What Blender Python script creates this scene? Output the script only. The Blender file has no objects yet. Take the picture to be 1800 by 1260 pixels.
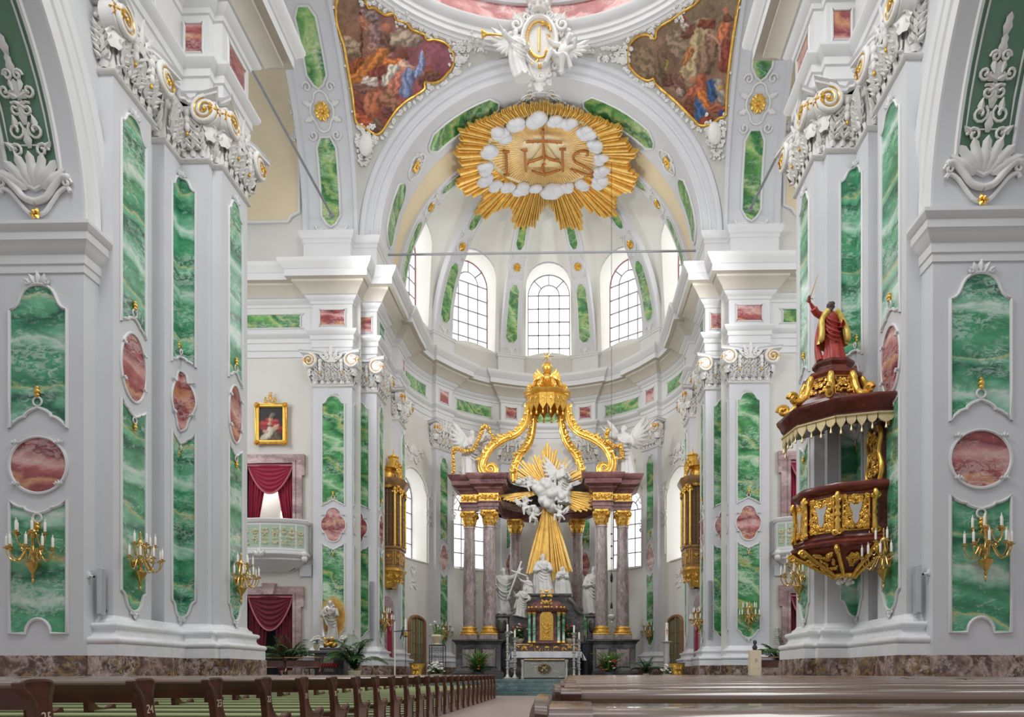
import bpy, bmesh, math, random
from mathutils import Vector, Matrix, noise, geometry
PI = math.pi
R = math.radians
rnd = random.Random(7)
SC = bpy.context.scene
COL = SC.collection
EYE = 0.92

# ------------------------------------------------------------------ mesh builder
class MB:
    def __init__(s, T=None):
        s.v = []; s.f = []; s.T = T; s.col = None
    def p(s, x, y, z):
        q = (x, y, z)
        if s.T: q = s.T(x, y, z)
        s.v.append(tuple(q)); return len(s.v) - 1
    def poly(s, pts):
        s.f.append([s.p(*q) for q in pts])
    def grid(s, fn, nu, nv, cu=False, cv=False):
        b = []
        for i in range(nu if cu else nu + 1):
            b.append([s.p(*fn(i / nu, j / nv)) for j in range(nv if cv else nv + 1)])
        n, m = len(b), len(b[0])
        for i in range(nu):
            for j in range(nv):
                s.f.append([b[i][j], b[(i + 1) % n][j], b[(i + 1) % n][(j + 1) % m], b[i][(j + 1) % m]])
    def box(s, x0, x1, y0, y1, z0, z1):
        i = [s.p(x, y, z) for x in (x0, x1) for y in (y0, y1) for z in (z0, z1)]
        for q in ((0, 1, 3, 2), (4, 6, 7, 5), (0, 4, 5, 1), (2, 3, 7, 6), (0, 2, 6, 4), (1, 5, 7, 3)):
            s.f.append([i[k] for k in q])
    def bbox(s, x0, x1, y0, y1, z0, z1, b=.02):
        # box with chamfered vertical and horizontal edges
        def ring(z, e):
            return [(x0 + b + e, y0 + e), (x1 - b - e, y0 + e), (x1 - e, y0 + b + e), (x1 - e, y1 - b - e), (x1 - b - e, y1 - e), (x0 + b + e, y1 - e), (x0 + e, y1 - b - e), (x0 + e, y0 + b + e)]
        rs = [[s.p(x, y, z) for x, y in ring(z, e)] for z, e in ((z0, b * .7), (z0 + b, 0), (z1 - b, 0), (z1, b * .7))]
        for a, c in zip(rs, rs[1:]):
            for k in range(8): s.f.append([a[k], a[(k + 1) % 8], c[(k + 1) % 8], c[k]])
        s.f.append(rs[0][::-1]); s.f.append(rs[-1])
    def prism(s, poly, fn, c0, c1, cap=True):
        # poly of (a,b); fn(a,b,c)->xyz
        n = len(poly)
        A = [s.p(*fn(a, b, c0)) for a, b in poly]; B = [s.p(*fn(a, b, c1)) for a, b in poly]
        for k in range(n): s.f.append([A[k], A[(k + 1) % n], B[(k + 1) % n], B[k]])
        if cap: s.f.append(B); s.f.append(A[::-1])
    def tube(s, pts, r, n=8, closed=False, caps=True, flat=1.0):
        P = [Vector(q) for q in pts]; m = len(P)
        if m < 2: return
        rr = r if isinstance(r, (list, tuple)) else [r] * m
        up = None; rings = []
        for i in range(m):
            if closed: t = P[(i + 1) % m] - P[i - 1]
            else: t = P[min(i + 1, m - 1)] - P[max(i - 1, 0)]
            if t.length < 1e-9: t = Vector((0, 0, 1))
            t.normalize()
            if up is None:
                up = t.orthogonal()
            up = up - t * up.dot(t)
            if up.length < 1e-6: up = t.orthogonal()
            up.normalize(); w = t.cross(up)
            rings.append([s.p(*(P[i] + (up * math.cos(2 * PI * k / n) + w * math.sin(2 * PI * k / n) * flat) * rr[i])) for k in range(n)])
        L = m if closed else m - 1
        for i in range(L):
            a, b = rings[i], rings[(i + 1) % m]
            for k in range(n): s.f.append([a[k], a[(k + 1) % n], b[(k + 1) % n], b[k]])
        if caps and not closed: s.f.append(rings[0][::-1]); s.f.append(rings[-1])
    def lathe(s, prof, c=(0, 0, 0), n=20, fn=None, sx=1., sy=1.):
        # prof (r,z)
        rs = []
        for r, z in prof:
            rs.append([s.p(*(c[0] + sx * r * math.cos(2 * PI * k / n), c[1] + sy * r * math.sin(2 * PI * k / n), c[2] + z)) if fn is None else s.p(*fn(r * math.cos(2 * PI * k / n), r * math.sin(2 * PI * k / n), z)) for k in range(n)])
        for a, b in zip(rs, rs[1:]):
            for k in range(n): s.f.append([a[k], a[(k + 1) % n], b[(k + 1) % n], b[k]])
        s.f.append(rs[0][::-1]); s.f.append(rs[-1])
    def ell(s, c, rx, ry=None, rz=None, nu=10, nv=7, M=None):
        ry = rx if ry is None else ry; rz = rx if rz is None else rz
        rs = []
        for j in range(nv + 1):
            ph = -PI / 2 + PI * j / nv
            ring = []
            for i in range(nu):
                q = Vector((rx * math.cos(ph) * math.cos(2 * PI * i / nu), ry * math.cos(ph) * math.sin(2 * PI * i / nu), rz * math.sin(ph)))
                if M: q = M @ q
                ring.append(s.p(c[0] + q[0], c[1] + q[1], c[2] + q[2]))
            rs.append(ring)
        for a, b in zip(rs, rs[1:]):
            for k in range(nu): s.f.append([a[k], a[(k + 1) % nu], b[(k + 1) % nu], b[k]])
    def sweep(s, prof, path, closed=False, side=1, scl=None):
        n = len(path); B = []
        for i in range(n):
            ns = []
            for a, b in ((i - 1, i), (i, i + 1)):
                if closed: a %= n; b %= n
                if a < 0 or b >= n: continue
                dx = path[b][0] - path[a][0]; dy = path[b][1] - path[a][1]
                l = math.hypot(dx, dy)
                if l < 1e-9: continue
                ns.append((-dy / l * side, dx / l * side))
            if len(ns) == 1: m = ns[0]
            else:
                d = 1 + ns[0][0] * ns[1][0] + ns[0][1] * ns[1][1]
                d = max(d, .3)
                m = ((ns[0][0] + ns[1][0]) / d, (ns[0][1] + ns[1][1]) / d)
            k = 1 if scl is None else scl[i]
            B.append([s.p(path[i][0] + m[0] * o * k, path[i][1] + m[1] * o * k, z) for o, z in prof])
        for i in range(n if closed else n - 1):
            a, b = B[i], B[(i + 1) % n]
            for j in range(len(prof) - 1): s.f.append([a[j], b[j], b[j + 1], a[j + 1]])
    def fill(s, outline, fn, step, holes=(), c=0., extra=()):
        """Fill a 2D outline (a,b) with holes by a constrained triangulation whose inner points lie on a grid, mapped by fn."""
        vs = []; es = []
        for lp in [outline] + list(holes):
            b0 = len(vs); lp2 = []
            for i in range(len(lp)):
                a, b = lp[i], lp[(i + 1) % len(lp)]
                L = max(abs(b[0] - a[0]), abs(b[1] - a[1])); k = max(1, int(math.ceil(L / step - 1e-6)))
                for j in range(k): lp2.append((a[0] + (b[0] - a[0]) * j / k, a[1] + (b[1] - a[1]) * j / k))
            vs += [Vector(q) for q in lp2]
            es += [(b0 + i, b0 + (i + 1) % len(lp2)) for i in range(len(lp2))]
        xs = [q[0] for q in outline]; ys = [q[1] for q in outline]
        nx = max(1, int((max(xs) - min(xs)) / step)); ny = max(1, int((max(ys) - min(ys)) / step))
        for i in range(1, nx):
            for j in range(1, ny):
                q = (min(xs) + (max(xs) - min(xs)) * i / nx, min(ys) + (max(ys) - min(ys)) * j / ny)
                if inside(q, outline) and not any(inside(q, h) for h in holes): vs.append(Vector(q))
        for q in extra: vs.append(Vector(q))
        r = geometry.delaunay_2d_cdt(vs, es, [], 0, 1e-5)
        ov, of = r[0], r[2]
        ids = [s.p(*fn(q[0], q[1], c)) for q in ov]
        for f in of:
            m = (sum(ov[k][0] for k in f) / len(f), sum(ov[k][1] for k in f) / len(f))
            if inside(m, outline) and not any(inside(m, h) for h in holes): s.f.append([ids[k] for k in f])
    def build(s, name, mat, parent=None, smooth=40, cols=None, weld=False):
        me = bpy.data.meshes.new(name)
        me.from_pydata(s.v, [], s.f)
        if weld:
            bm = bmesh.new(); bm.from_mesh(me); bmesh.ops.remove_doubles(bm, verts=bm.verts, dist=1e-4); bm.to_mesh(me); bm.free()
        me.update()
        if smooth is not None:
            me.polygons.foreach_set('use_smooth', [True] * len(me.polygons))
            try: me.set_sharp_from_angle(angle=R(smooth))
            except Exception: pass
        if cols:
            ca = me.color_attributes.new('Col', 'FLOAT_COLOR', 'POINT')
            for i, c in enumerate(cols): ca.data[i].color = (c[0], c[1], c[2], 1)
        o = bpy.data.objects.new(name, me); COL.objects.link(o)
        if mat is not None: me.materials.append(mat)
        if parent is not None: o.parent = parent
        return o

def inside(q, poly):
    x, y = q; r = False; n = len(poly); j = n - 1
    for i in range(n):
        xi, yi = poly[i][0], poly[i][1]; xj, yj = poly[j][0], poly[j][1]
        if (yi > y) != (yj > y) and x < (xj - xi) * (y - yi) / (yj - yi) + xi: r = not r
        j = i
    return r

def tag(o, label=None, cat=None, group=None, kind=None):
    if label: o['label'] = label
    if cat: o['category'] = cat
    if group: o['group'] = group
    if kind: o['kind'] = kind
    return o
def empty(name, loc=(0, 0, 0), rz=0., label=None, cat=None, group=None, kind=None):
    o = bpy.data.objects.new(name, None); COL.objects.link(o); o.location = loc; o.rotation_euler = (0, 0, rz); o.empty_display_size = .2
    return tag(o, label, cat, group, kind)
def struct(o, label=None):
    o['kind'] = 'structure'
    if label: o['label'] = label
    return o
def kids(o): return [c for c in bpy.data.objects if c.parent == o]
def copy_tree(o, parent=None, cache={}):
    c = o.copy(); COL.objects.link(c); c.parent = parent
    for ch in (o.get('_k') or ()): pass
    for ch in TREE.get(o.name, ()): copy_tree(ch, c)
    return c
TREE = {}
def index_tree(o):
    for ob in [o] + list(o.children_recursive): TREE[ob.name] = list(ob.children)

def lerp(a, b, t): return a + (b - a) * t
def bez(p0, p1, p2, p3, n=10):
    r = []
    for i in range(n + 1):
        t = i / n; u = 1 - t
        r.append(tuple(u * u * u * p0[k] + 3 * u * u * t * p1[k] + 3 * u * t * t * p2[k] + t * t * t * p3[k] for k in range(len(p0))))
    return r
def catmull(P, n=6, closed=False):
    r = []; m = len(P)
    for i in range(m if closed else m - 1):
        g = lambda k: P[k % m] if closed else P[max(0, min(m - 1, k))]
        a, b, c, d = g(i - 1), g(i), g(i + 1), g(i + 2)
        for j in range(n):
            t = j / n
            r.append(tuple(.5 * (2 * b[k] + (c[k] - a[k]) * t + (2 * a[k] - 5 * b[k] + 4 * c[k] - d[k]) * t * t + (3 * b[k] - a[k] - 3 * c[k] + d[k]) * t ** 3) for k in range(len(b))))
    if not closed: r.append(tuple(P[-1]))
    return r

# camera un-projection helpers (a photo point at a known real depth -> world point)
F_PX, PPX, PPY, YAW, CAMX = 1250., 976.3, 1184.3, R(1.266), 1.385
def atY(sx, sy, Y):
    k = (sx - PPX) / F_PX; c, s_ = math.cos(YAW), math.sin(YAW)
    # xc = xr*c + Y*s ; D = -xr*s + Y*c ; xc = k*D
    xr = (k * Y * c - Y * s_) / (c + k * s_)
    D = -xr * s_ + Y * c
    return (xr + CAMX, Y, EYE + (PPY - sy) * D / F_PX)
def atX(sx, sy, X):
    k = (sx - PPX) / F_PX; c, s_ = math.cos(YAW), math.sin(YAW); xr = X - CAMX
    Y = xr * (c + k * s_) / (k * c - s_)
    D = -xr * s_ + Y * c
    return (X, Y, EYE + (PPY - sy) * D / F_PX)

# ------------------------------------------------------------------ materials
def NT(name):
    m = bpy.data.materials.new(name); m.use_nodes = True
    nt = m.node_tree; nt.nodes.clear()
    out = nt.nodes.new('ShaderNodeOutputMaterial'); b = nt.nodes.new('ShaderNodeBsdfPrincipled')
    nt.links.new(b.outputs[0], out.inputs[0])
    return m, nt, b
def N(nt, t, **kw):
    n = nt.nodes.new(t)
    for k, v in kw.items():
        if k.startswith('_'): setattr(n, k[1:], v)
        else: n.inputs[k.replace('__', ' ')].default_value = v
    return n
def ramp(nt, src, stops, interp='LINEAR'):
    r = nt.nodes.new('ShaderNodeValToRGB'); e = r.color_ramp; e.interpolation = interp
    while len(e.elements) > 1: e.elements.remove(e.elements[-1])
    e.elements[0].position = stops[0][0]; e.elements[0].color = (*stops[0][1], 1)
    for p, c in stops[1:]:
        k = e.elements.new(p); k.color = (*c, 1)
    nt.links.new(src, r.inputs[0]); return r.outputs[0]
def mathn(nt, op, a, b=None):
    n = nt.nodes.new('ShaderNodeMath'); n.operation = op
    for i, q in enumerate((a, b)):
        if q is None: continue
        if isinstance(q, (int, float)): n.inputs[i].default_value = q
        else: nt.links.new(q, n.inputs[i])
    return n.outputs[0]
def mixc(nt, fac, a, b, mode='MIX'):
    n = nt.nodes.new('ShaderNodeMixRGB'); n.blend_type = mode
    for i, q in enumerate((fac, a, b)):
        if isinstance(q, (int, float)): n.inputs[i].default_value = q
        elif isinstance(q, tuple): n.inputs[i].default_value = (*q, 1)
        else: nt.links.new(q, n.inputs[i])
    return n.outputs[0]
def sr(r, g, b):
    f = lambda c: (c / 255 / 12.92) if c / 255 <= .04045 else ((c / 255 + .055) / 1.055) ** 2.4
    return (f(r), f(g), f(b))

def plain(name, col, rough=.6, metal=0., var=.06, scale=3., bump=0., spec=.5, coat=0.):
    m, nt, b = NT(name)
    g = N(nt, 'ShaderNodeNewGeometry'); nz = N(nt, 'ShaderNodeTexNoise', Scale=scale, Detail=5.)
    nt.links.new(g.outputs['Position'], nz.inputs['Vector'])
    c = ramp(nt, nz.outputs[0], [(.3, tuple(max(0, k * (1 - var)) for k in col)), (.7, tuple(min(1, k * (1 + var)) for k in col))])
    nt.links.new(c, b.inputs['Base Color'])
    b.inputs['Roughness'].default_value = rough; b.inputs['Metallic'].default_value = metal
    b.inputs['Specular IOR Level'].default_value = spec; b.inputs['Coat Weight'].default_value = coat
    if bump:
        n2 = N(nt, 'ShaderNodeTexNoise', Scale=scale * 12, Detail=4.); nt.links.new(g.outputs['Position'], n2.inputs['Vector'])
        bp = N(nt, 'ShaderNodeBump', Strength=bump, Distance=.02); nt.links.new(n2.outputs[0], bp.inputs['Height']); nt.links.new(bp.outputs[0], b.inputs['Normal'])
    return m

def banded(name, stops, freq=.42, amp=1.1, rough=.16, foam=(.75, .85, .8), foamamt=.5, vein=None, wscale=(.55, .55, 1.1), tilt=.12):
    """Scagliola marble: wavy strata with foamy light patches; each object gets its own offset."""
    m, nt, b = NT(name)
    g = N(nt, 'ShaderNodeNewGeometry'); oi = N(nt, 'ShaderNodeObjectInfo')
    off = N(nt, 'ShaderNodeVectorMath', _operation='SCALE'); cmb = N(nt, 'ShaderNodeCombineXYZ')
    for k in range(3): nt.links.new(oi.outputs['Random'], cmb.inputs[k])
    nt.links.new(cmb.outputs[0], off.inputs[0]); off.inputs['Scale'].default_value = 37.
    add = N(nt, 'ShaderNodeVectorMath', _operation='ADD'); nt.links.new(g.outputs['Position'], add.inputs[0]); nt.links.new(off.outputs[0], add.inputs[1])
    mp = N(nt, 'ShaderNodeMapping'); mp.inputs['Scale'].default_value = wscale; nt.links.new(add.outputs[0], mp.inputs['Vector'])
    n1 = N(nt, 'ShaderNodeTexNoise', Scale=1.3, Detail=7., Roughness=.55, Distortion=.5); nt.links.new(mp.outputs[0], n1.inputs['Vector'])
    sx = N(nt, 'ShaderNodeSeparateXYZ'); nt.links.new(add.outputs[0], sx.inputs[0])
    xy = mathn(nt, 'ADD', sx.outputs[0], sx.outputs[1])
    h = mathn(nt, 'ADD', mathn(nt, 'MULTIPLY', sx.outputs[2], freq), mathn(nt, 'MULTIPLY', xy, tilt))
    h = mathn(nt, 'ADD', h, mathn(nt, 'MULTIPLY', n1.outputs[0], amp))
    fr = mathn(nt, 'FRACT', h)
    c = ramp(nt, fr, stops)
    n2 = N(nt, 'ShaderNodeTexNoise', Scale=9., Detail=9., Roughness=.72, Distortion=1.2); nt.links.new(mp.outputs[0], n2.inputs['Vector'])
    n3 = N(nt, 'ShaderNodeTexNoise', Scale=1.1, Detail=3.); nt.links.new(mp.outputs[0], n3.inputs['Vector'])
    fm = mathn(nt, 'MULTIPLY', mathn(nt, 'MULTIPLY', mathn(nt, 'SUBTRACT', n2.outputs[0], .47), 14.), mathn(nt, 'MULTIPLY', mathn(nt, 'SUBTRACT', n3.outputs[0], .45), 7.))
    cl = N(nt, 'ShaderNodeClamp'); nt.links.new(fm, cl.inputs[0])
    c = mixc(nt, mathn(nt, 'MULTIPLY', cl.outputs[0], foamamt), c, foam)
    n4 = N(nt, 'ShaderNodeTexNoise', Scale=4., Detail=6., Roughness=.6, Distortion=.8); nt.links.new(mp.outputs[0], n4.inputs['Vector'])
    c = mixc(nt, .55, c, ramp(nt, n4.outputs[0], [(.35, (.35, .35, .35)), (.62, (.68, .68, .68))]), 'OVERLAY')
    if vein:
        wv = mathn(nt, 'ABSOLUTE', mathn(nt, 'SUBTRACT', n4.outputs[0], .5))
        vv = ramp(nt, wv, [(0, (1, 1, 1)), (.018, (0, 0, 0))])
        c = mixc(nt, mathn(nt, 'MULTIPLY', vv, .6), c, vein)
    nt.links.new(c, b.inputs['Base Color']); b.inputs['Roughness'].default_value = rough
    b.inputs['Specular IOR Level'].default_value = .5
    return m

def emis(name, col, st):
    m = bpy.data.materials.new(name); m.use_nodes = True; nt = m.node_tree; nt.nodes.clear()
    out = nt.nodes.new('ShaderNodeOutputMaterial'); e = nt.nodes.new('ShaderNodeEmission')
    e.inputs[0].default_value = (*col, 1); e.inputs[1].default_value = st; nt.links.new(e.outputs[0], out.inputs[0]); return m
def vcol(name, rough=.6, scale=14., amt=.5):
    m, nt, b = NT(name)
    a = N(nt, 'ShaderNodeVertexColor'); a.layer_name = 'Col'
    g = N(nt, 'ShaderNodeNewGeometry'); nz = N(nt, 'ShaderNodeTexNoise', Scale=scale, Detail=6., Distortion=1.5); nt.links.new(g.outputs['Position'], nz.inputs['Vector'])
    c = mixc(nt, amt, a.outputs[0], ramp(nt, nz.outputs[0], [(.3, (.25, .25, .25)), (.7, (.75, .75, .75))]), 'OVERLAY')
    nt.links.new(c, b.inputs['Base Color']); b.inputs['Roughness'].default_value = rough; b.inputs['Specular IOR Level'].default_value = .2
    return m

M = {}
M['wallwarm'] = plain('warm_grey_plaster', (.71, .695, .65), .55, var=.025, scale=.9)
M['wall'] = plain('painted_plaster_grey', (.67, .68, .705), .55, var=.025, scale=.9)
M['trim'] = plain('painted_moulding_white', (.74, .745, .75), .45, var=.025, scale=1.)
M['cream'] = plain('cream_plaster', (.80, .68, .46), .6, var=.04, scale=.8)
M['vault'] = plain('white_vault_plaster', (.86, .85, .80), .6, var=.02, scale=.8)
M['stucco'] = plain('white_stucco', (.80, .79, .765), .45, var=.05, scale=6.)
M['stone'] = plain('white_statue_marble', (.60, .59, .57), .42, var=.08, scale=5.)
M['gold'] = plain('gilding', (.86, .51, .105), .28, .72, .2, 6.)
M['goldray'] = plain('gilded_ray_wood', (.90, .57, .15), .33, .6, .16, 5.)
M['brass'] = plain('polished_brass', (.70, .47, .16), .25, .9, .15, 12.)
M['green'] = banded('green_scagliola', [(0, sr(52, 124, 88)), (.16, sr(88, 166, 124)), (.30, sr(60, 138, 96)), (.40, sr(160, 206, 182)), (.47, sr(204, 220, 210)), (.53, sr(122, 184, 152)), (.66, sr(64, 138, 102)), (.74, sr(40, 96, 76)), (.80, sr(88, 158, 120)), (.88, sr(114, 182, 146)), (.92, sr(184, 186, 130)), (.95, sr(78, 146, 110)), (1, sr(52, 124, 88))], freq=.55, amp=.75, tilt=.06, foamamt=.42)
M['green3'] = banded('choir_green_scagliola', [(0, sr(48, 122, 66)), (.16, sr(84, 156, 92)), (.30, sr(54, 132, 74)), (.40, sr(140, 190, 140)), (.47, sr(184, 206, 172)), (.53, sr(104, 170, 112)), (.66, sr(56, 130, 72)), (.74, sr(36, 94, 58)), (.82, sr(90, 158, 92)), (.90, sr(170, 174, 104)), (.95, sr(70, 138, 78)), (1, sr(48, 122, 66))], freq=.5, amp=1.0, tilt=.3, foamamt=.35)
M['green2'] = banded('green_veined_marble', [(0, sr(60, 120, 60)), (.22, sr(112, 170, 92)), (.36, sr(176, 196, 128)), (.5, sr(70, 140, 74)), (.66, sr(50, 112, 60)), (.82, sr(150, 180, 108)), (1, sr(60, 120, 60))], freq=.5, amp=1.6, tilt=.45, foamamt=.3, rough=.3)
M['pink'] = banded('pink_scagliola', [(0, sr(150, 74, 78)), (.2, sr(176, 100, 98)), (.34, sr(214, 168, 164)), (.45, sr(196, 138, 134)), (.58, sr(128, 58, 66)), (.74, sr(164, 88, 88)), (.88, sr(206, 150, 112)), (1, sr(150, 74, 78))], freq=.9, amp=1.3, foam=(.8, .7, .68), foamamt=.35)
M['dado'] = banded('brown_veined_marble', [(0, sr(92, 72, 66)), (.2, sr(128, 102, 94)), (.4, sr(176, 152, 142)), (.55, sr(104, 80, 72)), (.7, sr(74, 54, 50)), (.85, sr(150, 122, 84)), (1, sr(92, 72, 66))], freq=.3, amp=3.4, foam=sr(206, 190, 182), foamamt=.7, vein=sr(52, 38, 36), rough=.25, wscale=(.9, .9, .9), tilt=.4)
M['soffit'] = plain('bounce_tinted_soffit', (.60, .56, .48), .5, var=.04)  # shade and warm bounced light under the cornice, put into the colour
M['basewhite'] = banded('white_base_marble', [(0, (.78, .79, .81)), (.5, (.85, .86, .88)), (1, (.78, .79, .81))], freq=.3, amp=1.5, foam=(.6, .62, .66), foamamt=.25, rough=.3)
M['colmarble'] = banded('grey_mauve_marble', [(0, sr(142, 128, 126)), (.3, sr(168, 152, 150)), (.55, sr(128, 110, 110)), (.8, sr(158, 146, 142)), (1, sr(142, 128, 126))], freq=.25, amp=2.2, foam=sr(196, 186, 182), foamamt=.5, vein=sr(96, 76, 80), rough=.2, wscale=(2.2, 2.2, .8))
M['altred'] = banded('mauve_altar_marble', [(0, sr(104, 66, 66)), (.4, sr(136, 94, 92)), (.7, sr(92, 56, 58)), (1, sr(104, 66, 66))], freq=.4, amp=2., foam=sr(170, 140, 136), foamamt=.3, rough=.25)
M['altdark'] = banded('dark_grey_marble', [(0, sr(70, 68, 68)), (.4, sr(96, 94, 94)), (.7, sr(58, 56, 58)), (1, sr(70, 68, 68))], freq=.4, amp=2., foam=sr(140, 138, 136), foamamt=.3, rough=.3)
M['doormarble'] = banded('rose_grey_marble', [(0, sr(168, 140, 140)), (.4, sr(196, 172, 170)), (.7, sr(150, 120, 122)), (1, sr(168, 140, 140))], freq=.5, amp=2., foam=sr(220, 206, 204), foamamt=.4, rough=.35)
M['pulpit'] = banded('red_brown_pulpit_marble', [(0, sr(88, 36, 30)), (.4, sr(122, 56, 46)), (.7, sr(72, 28, 26)), (1, sr(88, 36, 30))], freq=.6, amp=2., foam=sr(150, 90, 80), foamamt=.25, rough=.2)
M['floor'] = plain('pinkish_stone_floor', sr(176, 158, 152), .3, var=.08, scale=1.4)
M['step'] = banded('grey_green_step_marble', [(0, sr(72, 96, 98)), (.5, sr(104, 128, 128)), (1, sr(72, 96, 98))], freq=.5, amp=2., foam=sr(150, 168, 166), foamamt=.4, rough=.25)
M['pew'] = plain('dark_polished_oak', (.11, .038, .022), .25, var=.35, scale=4., coat=.3)
M['pewtop'] = plain('polished_pew_rail', (.19, .115, .088), .24, var=.07, scale=1.5, coat=.5)
M['cushion'] = plain('light_green_cushion', sr(158, 168, 120), .8, var=.06, scale=8.)
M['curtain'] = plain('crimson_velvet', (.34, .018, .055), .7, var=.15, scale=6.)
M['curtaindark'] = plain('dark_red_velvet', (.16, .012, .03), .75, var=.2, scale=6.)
M['fringe'] = plain('rose_fringe', (.55, .16, .2), .7, var=.1, scale=20.)
M['black'] = plain('dark_void', (.015, .014, .014), .8)
M['iron'] = plain('dark_iron', (.06, .06, .065), .5, .5)
M['steel'] = plain('grey_steel_rod', (.30, .31, .32), .5, .4)
M['speaker'] = plain('grey_loudspeaker_shell', (.42, .44, .46), .5)
M['candle'] = plain('white_candle_wax', (.88, .86, .80), .4)
M['leaf'] = plain('palm_green', (.05, .13, .035), .5, var=.4, scale=5.)
M['leaf2'] = plain('fresh_green_foliage', (.12, .26, .05), .5, var=.4, scale=7.)
M['flower'] = plain('white_blossom', (.86, .85, .76), .6, var=.05)
M['flowerred'] = plain('red_orange_blossom', (.62, .12, .05), .6, var=.3, scale=30.)
M['redglass'] = plain('red_votive_glass', (.5, .02, .02), .2)
M['wood'] = plain('warm_oak_joinery', (.27, .13, .05), .4, var=.25, scale=5.)
M['oratory'] = plain('brown_gilt_oratory_wood', (.30, .17, .07), .35, .2, .3, 5.)
M['linen'] = plain('white_altar_linen', (.82, .84, .9), .8)
M['paint_dark'] = plain('dark_doorway', (.03, .04, .04), .7)
M['glow'] = emis('bright_daylight_glass', (1., 1., 1.), 2.7)
M['lead'] = plain('leaded_glazing_bars', (.25, .25, .27), .5)
M['leadred'] = plain('rose_window_frame', (.30, .13, .15), .5)
M['silver'] = plain('silver_relief', (.58, .56, .52), .35, .5)
M['red'] = plain('painted_red_robe', (.42, .045, .035), .4, var=.2, scale=6.)
M['skin'] = plain('dark_painted_skin', (.06, .035, .025), .45)
M['bowl'] = plain('cream_bowl', (.72, .62, .42), .4)
M['sign'] = plain('white_card', (.72, .74, .77), .6)
M['vcol'] = vcol('fresco_paint')
M['oil'] = vcol('oil_painting', .35, 30., .3)
M['number'] = plain('cream_number_paint', (.75, .66, .5), .6)
# ================================================================== ornament helpers
def spiral(fn, a, b, r, turns=2., th0=0., hand=1, c=0.05, rmin=.12, n=26):
    P = []
    for i in range(n + 1):
        t = i / n; rr = r * ((1 - t) * (1 - rmin) + rmin); th = th0 + hand * turns * 2 * PI * t
        P.append(fn(a + rr * math.cos(th), b + rr * math.sin(th), c + .03 * t))
    return P
def leaf(mb, fn, a, b, ang, L, W, bulge=.06, curl=.06, c0=.0, nu=6, nv=4):
    ca, sa = math.cos(ang), math.sin(ang)
    def g(u, v):
        t = u; w = W * (math.sin(PI * min(1, t * .86 + .12)) ** .7) * (1 + .28 * math.sin(t * 17))
        s_ = (v - .5) * 2
        l = L * t; x = l * ca - s_ * w * .5 * sa; y = l * sa + s_ * w * .5 * ca
        cc = c0 + bulge * math.sin(PI * min(1, t * 1.1)) * (1 - .5 * s_ * s_) + curl * max(0, t - .6) * 2.5 + .015 * math.cos(s_ * 9)
        return fn(a + x, b + y, cc)
    mb.grid(g, nu, nv)
def rocaille(mb, fn, w, h, n=9, seed=1, thick=.035, c=.03):
    """symmetric C-scroll and leaf cartouche ornament centred on (0,0)."""
    r = random.Random(seed)
    for k in range(n):
        a = r.uniform(.08, 1) * w; b = r.uniform(-1, 1) * h; rad = r.uniform(.10, .22) * (w + h) * .5; th = r.uniform(0, 6.28); tr = r.uniform(.8, 1.4); la = r.uniform(0, 6.28)
        for s_ in (1, -1):
            g = (lambda x, y, z, s_=s_: fn(s_ * x, y, z))
            P = spiral(g, a, b, rad, tr, th, 1, c, .2, 12)
            mb.tube(P, [thick * (1 - .5 * i / len(P)) for i in range(len(P))], 5)
            leaf(mb, g, a, b, la, rad * 1.6, rad * .7, thick, thick, c, 4, 2)
    for k in range(3):
        leaf(mb, fn, 0, 0, PI / 2 + (k - 1) * .6, h * .8, w * .45, thick * 1.5, thick, c, 5, 3)
def crest(mb, fn, a, b, s_, c=.04, flip=1):
    for k in range(-2, 3):
        leaf(mb, fn, a + k * .12 * s_, b, flip * PI / 2 - k * .5, s_ * (.5 - .07 * abs(k)), s_ * .24, .03, .03, c, 4, 2)
    for q in (-1, 1):
        mb.tube(spiral(fn, a + q * s_ * .38, b + flip * .02, s_ * .13, 1.2, 0 if q < 0 else PI, -q, c, .2, 10), s_ * .04, 5)
def rosette(mb, fn, a, b, r, c=.03, n=8):
    for k in range(n): leaf(mb, fn, a, b, 2 * PI * k / n, r, r * .62, .05, .02, c, 4, 2)
    q = fn(a, b, c + .06); mb.ell(q, r * .25, nu=8, nv=5)

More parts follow.
